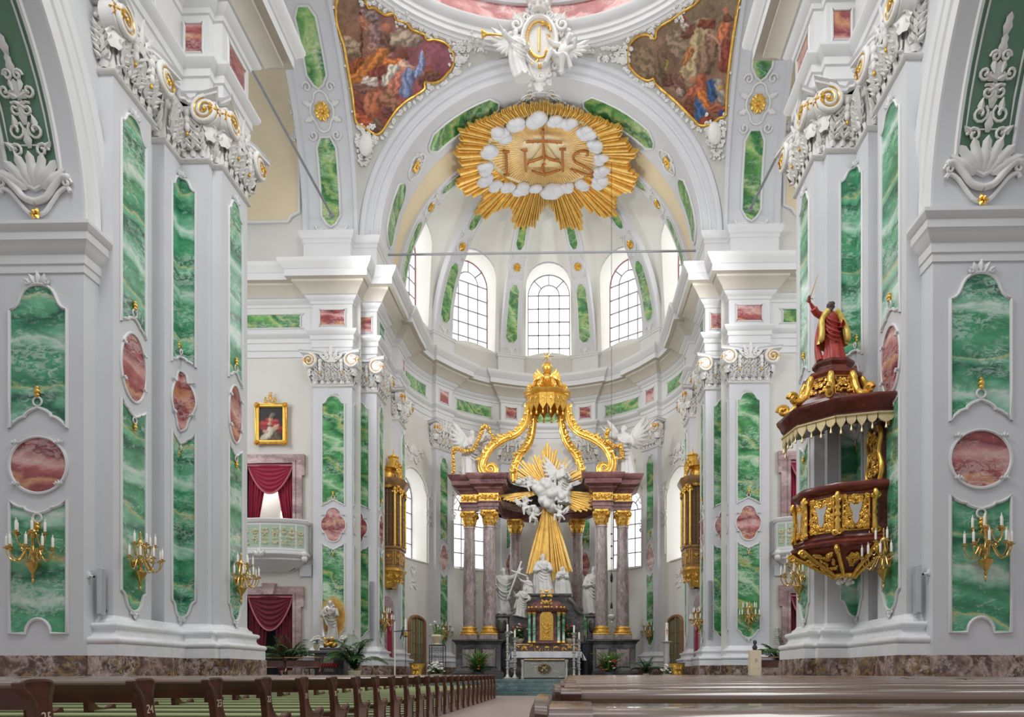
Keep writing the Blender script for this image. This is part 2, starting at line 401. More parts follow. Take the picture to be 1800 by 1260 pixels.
# ------------------------------------------------------------------ panels
OG = [(1, 0), (.93, .02), (.82, .09), (.72, .22), (.65, .4), (.58, .6), (.48, .78), (.32, .92), (.15, .985), (0, 1)]
BR = [(1, 0), (.85, .28), (.68, .47), (.52, .56), (.48, .54), (.42, .7), (.28, .84), (.14, .92), (0, 1)]
def curve_lr(half, w, z0, z1):
    """left-to-right list of a half profile (1..0) mirrored."""
    L = [(-w * q[0], z0 + (z1 - z0) * q[1]) for q in half]
    return L + [(-q[0], q[1]) for q in reversed(L[:-1])]
def o_upper(w, zb, zbc, zsh, zt):
    return curve_lr(BR, w, zb, zbc) + curve_lr(OG, w, zsh, zt)[::-1]
def o_lower(w, zts, ztc, zbs, zp):
    return curve_lr(OG, w, zbs, zp) + curve_lr(BR, w, zts, ztc)[::-1]
def o_quatre(w, h, n=40, lobes=True):
    P = []
    for k in range(n):
        t = 2 * PI * k / n; dx, dy = math.cos(t), math.sin(t)
        def hit(cx, cy, rx, ry):
            A = (dx / rx) ** 2 + (dy / ry) ** 2; B = -2 * (dx * cx / rx ** 2 + dy * cy / ry ** 2); C = (cx / rx) ** 2 + (cy / ry) ** 2 - 1
            D = B * B - 4 * A * C
            return 0 if D < 0 else (-B + math.sqrt(D)) / (2 * A)
        r = hit(0, 0, w, h * .66)
        if lobes:
            for s_ in (1, -1): r = max(r, hit(0, s_ * h * .58, w * .6, h * .42))
        else: r = hit(0, 0, w, h)
        P.append((r * dx, r * dy))
    return P
def o_diamond(w, h):
    H = catmull([(w, .1 * h), (w * .75, .45 * h), (w * .5, .6 * h), (w * .42, .85 * h), (0, h), (-w * .42, .85 * h), (-w * .5, .6 * h), (-w * .75, .45 * h), (-w, .1 * h), (-w, -.2 * h), (-w * .7, -.5 * h), (-w * .5, -.7 * h), (-w * .4, -.9 * h), (0, -h), (w * .4, -.9 * h), (w * .5, -.7 * h), (w * .7, -.5 * h), (w, -.2 * h)], 2, True)
    return H
def o_plaque(w, h):
    # concave-cornered frieze plaque
    k = min(w, h) * .3
    P = []
    for sx, sy in ((1, 1), (-1, 1), (-1, -1), (1, -1)):
        q = [(w * sx, (h - k) * sy), ((w - k * .35) * sx, (h - k * .9) * sy), ((w - k * .9) * sx, (h - k * .35) * sy), ((w - k) * sx, h * sy)]
        q[0] = (w * sx * .97, (h - k) * sy)
        q = [(w * sx * .93, (h - k) * sy * .9), (w * sx, h * sy * .98), ((w - k) * sx, h * sy * .88)]
        P += q if sx * sy > 0 else q[::-1]
    return P
def densify(P, st):
    o = []
    for i in range(len(P)):
        a, b = P[i], P[(i + 1) % len(P)]; k = max(1, int(math.hypot(b[0] - a[0], b[1] - a[1]) / st))
        o += [(a[0] + (b[0] - a[0]) * j / k, a[1] + (b[1] - a[1]) * j / k) for j in range(k)]
    return o
def panel(parent, T, fn, outline, mat, fr=.032, step=None, off=(0, 0), name='marble_panel', c=.012, frame=True, fmat='trim', orn=None, fold=False):
    O = [(p[0] + off[0], p[1] + off[1]) for p in outline]
    if fold:  # put points on the fold line a=0
        O2 = []
        for i in range(len(O)):
            a, b = O[i], O[(i + 1) % len(O)]; O2.append(a)
            if a[0] * b[0] < -1e-9:
                t = a[0] / (a[0] - b[0]); O2.append((0., a[1] + (b[1] - a[1]) * t))
        O = O2
    mb = MB(T)
    if fold:
        L = [p for p in O if p[0] <= 1e-9]; Rr = [p for p in O if p[0] >= -1e-9]
        for S in (L, Rr): mb.poly([fn(a if S is Rr else min(a, -1e-6), b, c) for a, b in S])
    elif step: mb.fill(O, fn, step, c=c)
    else: mb.poly([fn(a, b, c) for a, b in O])
    o = mb.build(name, M[mat], parent, smooth=30)
    if frame:
        D = densify(O, step or .6)
        fb = MB(T); fb.tube([fn(a, b, c + fr * .3) for a, b in D], fr, 6, closed=True)
        fb.tube([fn(a * 1., b, c) for a, b in D], fr * 1.35, 4, closed=True, flat=.5)
        if orn: orn(fb, fn, O)
        fb.build('panel_frame', M[fmat], o, smooth=50)
    return o
def orn_top(s_):
    def f(mb, fn, O):
        z = max(O, key=lambda q: q[1]); crest(mb, fn, 0, z[1], s_)
    return f
def orn_bot(s_):
    def f(mb, fn, O):
        z = min(O, key=lambda q: q[1]); crest(mb, fn, 0, z[1] - .03, s_, flip=-1)
    return f
def loop_finial(parent, T, fn, z, s_, up=1):
    """the little stucco loop with a gilded bud at the cusp of a panel edge."""
    mb = MB(T); mb.tube([fn(s_ * .3 * math.sin(t), z + up * s_ * (.3 - .3 * math.cos(t)), .04) for t in [2 * PI * k / 14 for k in range(14)]], s_ * .07, 6, closed=True)
    mb.build('cusp_loop', M['trim'], parent)
    g = MB(T)
    for k, r in enumerate((.16, .2, .13)): g.ell(fn(0, z + up * s_ * (.72 + .25 * k), .05), s_ * r, s_ * r, s_ * r * 1.1, 8, 6)
    g.build('gilded_bud', M['gold'], parent)

def tri_panels(root, T, fn, w, med='quatre', dz=0., mw=None, mh=.75, fold=False, greenmat='green', zsh=12.85, zt=13.2, zbs=2.72, zp=2.3, step=None):
    """upper green panel, pink medallion, lower green panel on one pilaster face."""
    u = panel(root, T, fn, o_upper(w, 8.5 + dz, 8.78 + dz, zsh, zt), greenmat, orn=orn_top(.34), fold=fold, step=step)
    l = panel(root, T, fn, o_lower(w, 6.86 + dz, 6.6 + dz, zbs, zp), greenmat, orn=orn_bot(.34), fold=fold, step=step)
    mw = mw or w * 1.05
    mo = {'quatre': o_quatre(mw, mh), 'oval': o_quatre(mw, mh, lobes=False), 'diamond': o_diamond(mw, mh)}[med]
    def mfr(mb, fn_, O):
        for q in (-1, 1):
            for z in (-1, 1): crest(mb, fn_, q * mw * .8, 7.68 + dz + z * mh * .52, .16)
    m = panel(root, T, fn, mo, 'pink', fr=.028, off=(0, 7.68 + dz), name='medallion', orn=mfr, fold=fold, step=step)
    loop_finial(root, T, fn, 8.8 + dz, .26, 1); loop_finial(root, T, fn, 6.58 + dz, .22, -1)

# ------------------------------------------------------------------ capitals
def seg_fn(p, q):
    L = math.hypot(q[0] - p[0], q[1] - p[1]); dx, dy = (q[0] - p[0]) / L, (q[1] - p[1]) / L
    nx, ny = -dy, dx
    return L, (lambda a, b, c: (p[0] + dx * a + nx * c, p[1] + dy * a + ny * c, b))
def capital(root, T, path, z0=13.68, h=1.38, seed=1, closed_ends=True, mat='stucco', gold=True, vs=1.0, side=1, skip=()):
    """composite capital that follows the stepped plan of a pilaster; volutes at its convex corners."""
    r = random.Random(seed)
    if side < 0: path = path[::-1]
    mb = MB(T); gbs = []; vols = []; ab = MB(T)
    mb.sweep([(-.02, z0 - .12), (.06, z0 - .1), (.09, z0 - .04), (.05, z0), (.02, z0 + .02), (.03, z0 + h * .4), (.08, z0 + h * .7), (.16, z0 + h * .86), (0, z0 + h * .9)], path)
    n = len(path)
    conv = []
    for i in range(n):
        if i in (0, n - 1): conv.append(False); continue
        a, b, c = path[i - 1], path[i], path[i + 1]
        conv.append((b[0] - a[0]) * (c[1] - b[1]) - (b[1] - a[1]) * (c[0] - b[0]) < 0)
    for i in range(n - 1):
        L, fn = seg_fn(path[i], path[i + 1])
        if L < .15: continue
        k = max(1, int(round(L / .27)))
        for row, (zb, hl, ww, cc) in enumerate(((z0 + .03, h * .40, .95, .04), (z0 + h * .12, h * .55, .8, .05))):
            for j in range(k + row):
                a = L * (j + .5 * (1 - row)) / k
                a = min(max(a, .08), L - .08)
                leaf(mb, fn, a, zb, PI / 2 + r.uniform(-.08, .08), hl, L / k * ww * .8, .07, .14, cc + .03 * row, 8, 4)
                for q in (-1, 1):
                    for t_ in (.3, .55, .78): leaf(mb, fn, a, zb + hl * t_ * .8, PI / 2 - q * r.uniform(.6, 1.0), hl * .36, .075, .06, .07, cc + .05 + .03 * row + .1 * t_, 4, 2)
        for j in range(int(L * 34)):   # small curls between the leaves
            leaf(mb, fn, r.uniform(.02, L - .02), z0 + r.uniform(.06, h * .66), r.uniform(.0, 3.14), r.uniform(.09, .2), .065, .05, .06, r.uniform(.08, .15), 4, 2)
        # egg and dart band
        for j in range(int(L / .13)):
            mb.ell(fn((j + .5) * .13, z0 + h * .74, .15), .05, .05, .06, 7, 5)
        # fleuron
        if L > 1.1:
            for q in range(-2, 3): leaf(mb, fn, L / 2 + q * .05, z0 + h * .68, PI / 2 - q * .45, h * (.55 - .08 * abs(q)), .16, .06, .08, .2, 6, 3)
            for q in (-1, 1): mb.tube(spiral(fn, L / 2 + q * .22, z0 + h * .82, .13, 1.2, PI / 2, q, .22, .15, 12), .035, 6)
        vr = .33 * vs
        for e, at in ((0, 0), (1, L)):
            if not conv[i + e] or (i + e) in skip: continue
            s_ = -1 if e == 0 else 1
            if L < .55: continue
            vol = MB(T); gb = MB(T); vols.append(vol); gbs.append(('gilded_scroll', gb))
            ca = at + s_ * .08; cz = z0 + h * .70
            P = spiral(fn, ca, cz, vr, 2.1, PI / 2, s_, .30, .16, 30)
            vol.tube(P, [.075 * vs * (1 - .45 * q / len(P)) for q in range(len(P))], 7)
            vol.lathe([(vr * .98, -.34), (vr * 1.0, -.02), (vr * .5, .0)], n=16, fn=lambda x, y, z, ca=ca, cz=cz: fn(ca + x, cz + y, .28 + z))
            gb.tube(spiral(fn, ca, cz, vr * .86, 1.9, PI / 2, s_, .345, .14, 26), .018 * vs, 5)
            gb.ell(fn(ca, cz, .35), .055 * vs, nu=8, nv=6)
            # connecting strap along the echinus
            vol.tube([fn(ca, cz + vr, .26), fn(ca - s_ * .2, cz + vr * .9, .2), fn(ca - s_ * .42, cz + vr * .45, .17)], [.07, .06, .04], 6)
            # hanging festoon
            for q in range(3):
                mb.ell(fn(ca - s_ * (vr + .14), cz - .02 - .17 * q, .24), .09 - .008 * q, .09 - .008 * q, .12, 8, 6)
            gb.ell(fn(ca - s_ * (vr + .14), cz - .52, .24), .04, .04, .06, 6, 5)
    for i in range(n):
        if conv[i] and i not in skip:   # rosette on the bulging corner face
            a, b, c = path[i - 1], path[i], path[i + 1]
            dx = (b[0] - a[0]); dy = b[1] - a[1]; l = math.hypot(dx, dy) or 1; d1 = (dx / l, dy / l)
            dx = (b[0] - c[0]); dy = b[1] - c[1]; l = math.hypot(dx, dy) or 1; d2 = (dx / l, dy / l)
            m = Vector((d1[0] + d2[0], d1[1] + d2[1])).normalized(); t = Vector((-m.y, m.x))
            fc = lambda A, B, C, b=b, m=m, t=t: (b[0] + t.x * A + m.x * (.36 + C), b[1] + t.y * A + m.y * (.36 + C), B)
            mb.lathe([(.12, -.3), (.2, -.12), (.24, .05), (.2, .2), (.16, .26)], n=10, fn=lambda x, y, z, b=b, m=m: (b[0] + m.x * .18 + x, b[1] + m.y * .18 + y, z0 + h * .7 + z))
            if gold:
                gb = MB(T); rosette(gb, fc, 0, z0 + h * .7, .17 * vs, .06, 7); gbs.append(('gilded_rosette', gb))
            leaf(mb, fc, 0, z0 + h * .25, PI / 2, h * .4, .32, .05, .22, -.18, 6, 4)
    # abacus, drawn out at the corners
    pts = []; sc = []
    for i in range(n):
        pts.append(path[i]); sc.append(.5 if i in skip else 1.25 if conv[i] else (1. if i in (0, n - 1) else .75))
        if i < n - 1 and math.hypot(path[i + 1][0] - path[i][0], path[i + 1][1] - path[i][1]) > .55:
            for t, k in ((.14, .85), (.3, .55), (.5, .45), (.7, .55), (.86, .85)):
                pts.append((lerp(path[i][0], path[i + 1][0], t), lerp(path[i][1], path[i + 1][1], t))); sc.append(k)
    ab.sweep([(0, z0 + h * .9), (.30, z0 + h * .9), (.36, z0 + h * .92), (.34, z0 + h * .97), (.40, z0 + h * 1.0), (0, z0 + h * 1.01)], pts, scl=sc)
    o = mb.build('capital', M[mat], root, smooth=60)
    for vol in vols: vol.build('volute', M[mat], o, smooth=60)
    ab.build('abacus', M['trim' if mat == 'stucco' else mat], o, smooth=35)
    if gold:
        for nm, gb in gbs: gb.build(nm, M['gold'], o, smooth=60)
    return o

# ================================================================== world, camera, light
w = bpy.data.worlds.new('World'); SC.world = w; w.use_nodes = True
w.node_tree.nodes['Background'].inputs[0].default_value = (.95, .97, 1., 1); w.node_tree.nodes['Background'].inputs[1].default_value = .40
SC.view_settings.view_transform = 'Standard'; SC.view_settings.look = 'None'
cam = bpy.data.cameras.new('Camera'); co = bpy.data.objects.new('Camera', cam); COL.objects.link(co)
co.location = (CAMX, 0, EYE); co.rotation_euler = (PI / 2, 0, YAW); cam.sensor_width = 36.; cam.lens = F_PX / 1800 * 36
cam.shift_x = (900 - PPX) / 1800; cam.shift_y = (PPY - 630) / 1800; cam.clip_start = .05; cam.clip_end = 300
SC.camera = co
def area(name, loc, target, sx, sy, en, col=(1, 1, 1)):
    l = bpy.data.lights.new(name, 'AREA'); l.shape = 'RECTANGLE'; l.size = sx; l.size_y = sy; l.energy = en; l.color = col
    o = bpy.data.objects.new(name, l); COL.objects.link(o); o.location = loc
    o.rotation_euler = (Vector(target) - Vector(loc)).to_track_quat('-Z', 'Y').to_euler(); return o
# daylight from the nave clerestory, the transept windows and the dome drum
area('clerestory_light', (-7.5, 9, 20), (7, 16, 8), 10, 5, 2100, (1., .99, .97))
area('clerestory_light', (7.5, 9, 20), (-7, 16, 8), 10, 5, 1500, (1., .99, .97))
area('transept_light', (-17, 23, 15), (4, 22, 9), 7, 9, 850, (1., .99, .97))
area('transept_light', (17, 23, 15), (-4, 22, 9), 7, 9, 750, (1., .99, .97))
area('drum_light', (0, 25, 38), (0, 26, 0), 12, 10, 1500, (1., .99, .97))

def spot(name, loc, target, en, ang, rad):
    l = bpy.data.lights.new(name, 'SPOT'); l.energy = en; l.spot_size = R(ang); l.spot_blend = .6; l.shadow_soft_size = rad
    o = bpy.data.objects.new(name, l); COL.objects.link(o); o.location = loc; o.rotation_euler = (Vector(target) - Vector(loc)).to_track_quat('-Z', 'Y').to_euler(); return o
spot('choir_fill_spot', (-11, 21, 19), (3.5, 41, 11), 5200, 44, 1.2)  # added spots, unseen behind the piers, to brighten the choir
spot('choir_fill_spot', (11, 21, 19), (-3.5, 41, 11), 5200, 44, 1.2)
spot('vault_fill_spot', (-11, 21.5, 9), (1.5, 38, 25), 5000, 36, 1.2)  # added unseen spots that lift the apse vault
spot('vault_fill_spot', (11, 21.5, 9), (-1.5, 38, 25), 5000, 36, 1.2)
# ================================================================== setting: floor and steps
mb = MB(); mb.poly([(-18, -6, 0), (18, -6, 0), (18, 46, 0), (-18, 46, 0)])
struct(mb.build('floor', M['floor'], smooth=None))
mb = MB()
for k in range(4):
    y0 = 30.2 + k * .36; z = .168 * (k + 1)
    mb.bbox(-6.6, 6.6, y0, y0 + .6 if k < 3 else 43.5, z - .168 if k else .0, z, .015)
struct(mb.build('floor_chancel', M['step'], smooth=None))
for s0, sd0 in ((-1, 'left'), (1, 'right')):
    mb = MB(); x0, x1 = sorted((s0 * 6.9, s0 * 16.))
    mb.bbox(x0, x1, 27.25, 31.6, 0, .5, .015); mb.bbox(x0 + (.3 if s0 > 0 else 0), x1 - (.3 if s0 < 0 else 0), 27.5, 33.5, .45, .66, .015)
    struct(mb.build('floor_transept_' + sd0, M['step'], smooth=None))

SIDES = ((-1, 'left'), (1, 'right'))
def TS(s_): return lambda x, y, z: (s_ * x, y, z)
ENT = [(0, 15.05), (0, 15.32), (.05, 15.34), (.05, 15.64), (.1, 15.66), (.1, 15.84), (.2, 15.9), (.26, 16.0), (.26, 16.07), (0.02, 16.08), (.02, 17.22), (.07, 17.24), (.1, 17.34), (.24, 17.44), (.28, 17.52), (.34, 17.54), (.42, 17.66), (.62, 17.86), (.7, 17.9), (.7, 18.0), (.92, 18.02), (.92, 18.3), (.96, 18.32), (1.02, 18.42), (1.12, 18.52), (1.16, 18.62), (1.16, 18.7), (-.4, 18.72)]
ENT_S = ENT[15:21]
BASE_M = [(.0, 0.), (.37, 0.), (.37, 1.297), (.2, 1.3)]
BASE_W = [(.2, 1.297), (.345, 1.3), (.345, 1.53), (.33, 1.54)] + [(.3 + .075 * math.cos(t), 1.615 + .075 * math.sin(t)) for t in [R(k) for k in range(-90, 91, 20)]] + [(.25, 1.70), (.2, 1.73), (.17, 1.8), (.18, 1.86)] + [(.18 + .06 * math.cos(t), 1.93 + .06 * math.sin(t)) for t in [R(k) for k in range(-90, 91, 20)]] + [(.12, 2.0), (.1, 2.02), (.09, 2.06), (.03, 2.1), (0, 2.16), (-.02, 2.16)]
P1 = [(8.62, 14.81), (8.29, 14.81), (8.29, 16.18), (8.62, 16.18)]
P2 = [(8.62, 16.74), (8.31, 16.74), (8.31, 17.43), (7.61, 17.43), (7.61, 17.65), (7.37, 17.65), (7.37, 19.04), (9.4, 19.04)]
C1 = [(10.02, 31.5), (10.02, 31.2), (8.29, 31.2), (8.29, 31.9), (7.39, 31.9), (7.39, 33.3), (7.6, 33.3)]
def pilaster_body(root, T, path, base=True, ztop=13.7, dz=0, bpath=None):
    mb = MB(T); mb.sweep([(0, 2.0 + dz), (0, ztop)], path); mb.build('shaft', M['wall'], root, smooth=None)
    if base:
        mb = MB(T); mb.sweep(BASE_M, bpath or path); mb.build('plinth', M['dado'], root, smooth=30)
        mb = MB(T); mb.sweep(BASE_W, bpath or path); mb.build('base_moulding', M['basewhite'], root, smooth=50)

# ------------------------------------------------------------------ nave arcade walls with their arches
AY, AZ, AR = 8.55, 10.0, 5.8
def fnX(x0, yc): return lambda a, b, c: (x0 - c, yc + a, b)
def fnY(xc, y0): return lambda a, b, c: (xc - a, y0 - c, b)
for s_, side in SIDES:
    T = TS(s_)
    mb = MB(T)
    arc = [(AY + AR * math.cos(R(k)), AZ + AR * math.sin(R(k))) for k in range(0, 181, 5)]
    mb.poly([(8.6, y, z) for y, z in [(17.5, 0), (17.5, 18.7), (0, 18.7), (0, 10)] + arc[::-1] + [(14.35, 0)]])
    mb.poly([(8.6, 14.35, 0), (12.2, 14.35, 0), (12.2, 14.35, 10), (8.6, 14.35, 10)])
    mb.grid(lambda u, v: (8.6 + 2.6 * v, AY + AR * math.cos(R(130 * u)), AZ + AR * math.sin(R(130 * u))), 40, 2)
    mb.poly([(9.4, 19.04, 0), (9.4, 19.04, 18.7), (11.2, 19.04, 18.7), (11.2, 19.04, 0)])
    W = struct(mb.build('wall_' + side, M['wall'], smooth=30))
    # archivolt
    PR = [(5.8, 0), (5.8, .05), (5.86, .06), (5.9, .03), (6.12, .03), (6.14, .08), (6.2, .1), (6.24, .08), (6.26, .05), (6.44, .05), (6.46, .09), (6.54, .13), (6.6, .13), (6.62, 0)]
    mb = MB(T); mb.grid(lambda u, v: (8.6 - PR[int(round(v * 13))][1], AY + PR[int(round(v * 13))][0] * math.cos(R(130 * u)), AZ + PR[int(round(v * 13))][0] * math.sin(R(130 * u))), 50, 13)
    mb.build('archivolt', M['trim'], W, smooth=35)
    # impost cornice
    mb = MB(T); mb.sweep([(0, 9.12), (.03, 9.13), (.03, 9.28), (.06, 9.3), (.06, 9.48), (.1, 9.52), (.16, 9.6), (.2, 9.68), (.22, 9.7), (.22, 9.86), (.25, 9.88), (.31, 9.97), (.31, 10.04), (0, 10.06)], [(12.2, 14.35), (8.6, 14.35), (8.6, 14.81)])
    mb.build('impost_cornice', M['trim'], W, smooth=30)
    mb = MB(T); mb.sweep([(0, 0), (.02, 0), (.02, 1.29), (0, 1.3)], [(12.2, 14.35), (8.6, 14.35), (8.6, 14.81)]); mb.build('dado', M['dado'], W, smooth=None)
    # jamb panels, wider than those of the pilasters
    fj = fnY(9.53, 14.35); w = .60
    u = panel(W, T, fj, o_upper(w, 5.95, 6.38, 8.38, 8.9), 'green', fr=.035, orn=orn_top(.5))
    loop_finial(W, T, fj, 6.4, .3, 1); loop_finial(W, T, fj, 4.2, .3, -1)
    lo = [(-w, 1.75), (-w * .44, 1.75)] + [(-w * .44 * math.cos(R(k)), 1.75 + .3 * math.sin(R(k))) for k in range(15, 180, 15)] + [(w * .44, 1.75), (w, 1.75)] + curve_lr(BR, w, 4.48, 4.2)[::-1]
    panel(W, T, fj, lo, 'green', fr=.035)
    def mfr(mb, fn_, O):
        for q in (-1, 1):
            for z in (-1, 1): crest(mb, fn_, q * .45, 5.2 + z * .42, .2)
    panel(W, T, fj, o_quatre(.6, .58, lobes=False), 'pink', off=(0, 5.2), name='medallion', orn=mfr)
    # sage soffit panel with stucco
    fs = lambda a, b, c: (9.53 - a, AY + (AR - c) * math.cos(b / AR), AZ + (AR - c) * math.sin(b / AR))
    sage = M.get('sage') or M.setdefault('sage', plain('sage_green_soffit', sr(104, 140, 116), .6, var=.05, scale=1.5))
    so = [(-.55, 1.0), (-.3, .95), (0, .8), (.3, .95), (.55, 1.0), (.62, 12), (-.62, 12)]
    p = panel(W, T, fs, so, 'sage', fr=.05, step=.4, name='soffit_panel')
    mb = MB(T); mb.tube([fs(a, b, .03) for a, b in densify([(-.42, 1.6), (.42, 1.6), (.46, 12), (-.46, 12)], .5)], .022, 5, closed=True); mb.build('inner_moulding', M['trim'], p)
    mb = MB(T)
    sh = lambda a, b, c: fs(a, b, c)
    for q in range(-3, 4): leaf(mb, sh, q * .05, .85, PI / 2 - q * .38, .62, .26, .08, .08, .05, 7, 4)
    for q in (-1, 1):
        mb.tube([sh(q * x, y, .07) for x, y in catmull([(0, .55), (.22, .62), (.42, .85), (.6, 1.02), (.74, .98)], 5)], [.07] * 20 + [.04], 7)
        mb.tube([sh(q * x, y, .05) for x, y in catmull([(0, .3), (.16, .34), (.34, .55), (.5, .74), (.66, .82), (.72, .74)], 5)], .045, 6)
        mb.tube(spiral(lambda a, b, c: sh(q * a, b, c), .68, .9, .1, 1.2, 0, 1, .06, .2, 10), .03, 5)
        for k, (a, b, r_, t0) in enumerate(((.26, 1.5, .14, 0), (.2, 1.85, .17, 2.2), (.12, 2.2, .13, 1), (.24, 2.5, .12, 3), (.1, 2.75, .1, 0))):
            mb.tube(spiral(lambda x, y, c: sh(q * x, y, c), a, b, r_, 1.3, t0, 1, .05, .2, 12), .028, 5)
            leaf(mb, lambda x, y, c: sh(q * x, y, c), a, b, .6 + k, .26, .12, .04, .05, .04, 4, 2)
    for b in (1.55, 1.95, 2.35, 2.75, 3.05): leaf(mb, sh, 0, b, PI / 2, .34, .16, .05, .04, .05, 5, 3)
    for b in (6.2, 6.6, 7.0, 7.4, 7.8):
        leaf(mb, sh, 0, b, -PI / 2, .34, .2, .05, .04, .05, 5, 3)
        for q in (-1, 1): mb.tube(spiral(lambda x, y, c: sh(q * x, y, c), .24, b + .1, .17, 1.3, b, 1, .05, .2, 12), .03, 5)
    mb.build('stucco_bracket', M['stucco'], p, smooth=60)
    g = MB(T); rosette(g, sh, 0, .3, .12, .08, 6); g.build('gilded_flower', M['gold'], p)
    # nave entablature
    ep = [(8.6, 9), (8.6, 14.81), (8.29, 14.81), (8.29, 17.43), (7.61, 17.43), (7.61, 17.65), (7.37, 17.65), (7.37, 19.04), (13, 19.04)]
    mb = MB(T); mb.sweep(ENT[:16], ep); mb.sweep(ENT[20:], ep)
    E = struct(mb.build('trim_' + side, M['trim'], smooth=30))
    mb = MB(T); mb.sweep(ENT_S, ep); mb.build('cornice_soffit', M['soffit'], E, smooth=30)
    panel(E, T, fnX(8.27, 15.6), o_plaque(.7, .42), 'green', off=(0, 16.65), name='frieze_panel')
    panel(E, T, fnY(7.95, 17.41), o_plaque(.25, .42), 'pink', off=(0, 16.65), name='frieze_panel')
    panel(E, T, fnX(7.35, 18.35), o_plaque(.5, .42), 'pink', off=(0, 16.65), name='frieze_panel')

    # ---- giant pilasters of the crossing pier
    a = empty('pilaster', (0, 0, 0), 0, ('tall green-panelled pilaster beside the %s arch, its pink medallion a plain upright oval' % side), 'pilaster', 'giant pilasters of the nave piers')
    pilaster_body(a, T, P1, bpath=P1[:2] + [(8.29, 16.44)])
    tri_panels(a, T, fnX(8.29, 15.5), .44, 'oval', mw=.45)
    capital(a, T, P1, seed=3)
    b = empty('pilaster', (0, 0, 0), 0, ('stepped pilaster cluster at the %s crossing corner with a green panel folded into its angle' % side), 'pilaster', 'giant pilasters of the nave piers')
    pilaster_body(b, T, P2, bpath=[(8.30, 16.46)] + P2[2:])
    ff = lambda a_, b_, c_: (8.31 - c_, 17.43 + a_, b_) if a_ < 0 else (8.31 - a_, 17.43 - c_, b_)
    tri_panels(b, T, ff, .40, 'diamond', mw=.40, fold=True)
    tri_panels(b, T, fnX(7.37, 18.33), .37, 'oval', mw=.36)
    capital(b, T, P2[:-1] + [(7.9, 19.04)], seed=5, skip=(1,))

# ------------------------------------------------------------------ choir: piers, transept walls
AC = 36.0; RW = 7.55; RP = 7.25
def polar(r, al): return (r * math.sin(R(al)), AC + r * math.cos(R(al)))
def apse_path():
    P = []
    def arc(r, a0, a1, st=3):
        n = max(1, int(abs(a1 - a0) / st))
        for k in range(n + 1): P.append(polar(r, a0 + (a1 - a0) * k / n))
    hw = 4.9
    P.append((RW, 35.3)); P.append((RP, 35.3))
    arc(RP, 90, 90 - hw); arc(RW, 90 - hw, 54 + hw)
    for c in (54, 18, -18, -54):
        arc(RP, c + hw, c - hw); arc(RW, c - hw, (c - 36 + hw) if c > -54 else -90 + hw)
    arc(RP, -90 + hw, -90); P.append((-RP, 35.3)); P.append((-RW, 35.3))
    return P
CR = [(16, 31.5), (10.02, 31.5), (10.02, 31.2), (8.29, 31.2), (8.29, 31.9), (7.39, 31.9), (7.39, 33.3), (RW, 33.3)]
choir_path = CR + apse_path() + [(-x, y) for x, y in reversed(CR)]
mb = MB(); mb.sweep(ENT[:16], choir_path); mb.sweep(ENT[20:], choir_path)
E = struct(mb.build('trim_choir', M['trim'], smooth=30))
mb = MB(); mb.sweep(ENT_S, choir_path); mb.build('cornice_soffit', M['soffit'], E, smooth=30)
for s_, side in SIDES:
    T = TS(s_)
    panel(E, T, fnY(9.15, 31.18), o_plaque(.6, .4), 'pink', off=(0, 16.65), name='frieze_panel')
    panel(E, T, fnY(7.93, 31.88), o_plaque(.36, .4), 'pink', off=(0, 16.65), name='frieze_panel')
    panel(E, T, fnX(7.37, 32.6), o_plaque(.5, .4), 'green', off=(0, 16.65), name='frieze_panel')
    panel(E, T, fnY(12.5, 31.48), o_plaque(1.95, .36), 'green2', off=(0, 16.65), name='frieze_panel')
def fnA(r, al): return lambda a, b, c: ((r - c) * math.sin(R(al) + a / r), AC + (r - c) * math.cos(R(al) + a / r), b)
for al in (90, 54, 18, -18, -54, -90):
    f = fnA(RP - .02, al - (2.3 if al == 90 else -2.3 if al == -90 else 0))
    panel(E, None, f, o_plaque(.38 if abs(al) < 90 else .25, .4), 'pink', off=(0, 16.65), step=.2, name='frieze_panel')
for al in (72, 36, 0, -36, -72):
    panel(E, None, fnA(RW - .02, al), o_plaque(1.25, .38), 'green2', off=(0, 16.65), step=.2, name='frieze_panel')

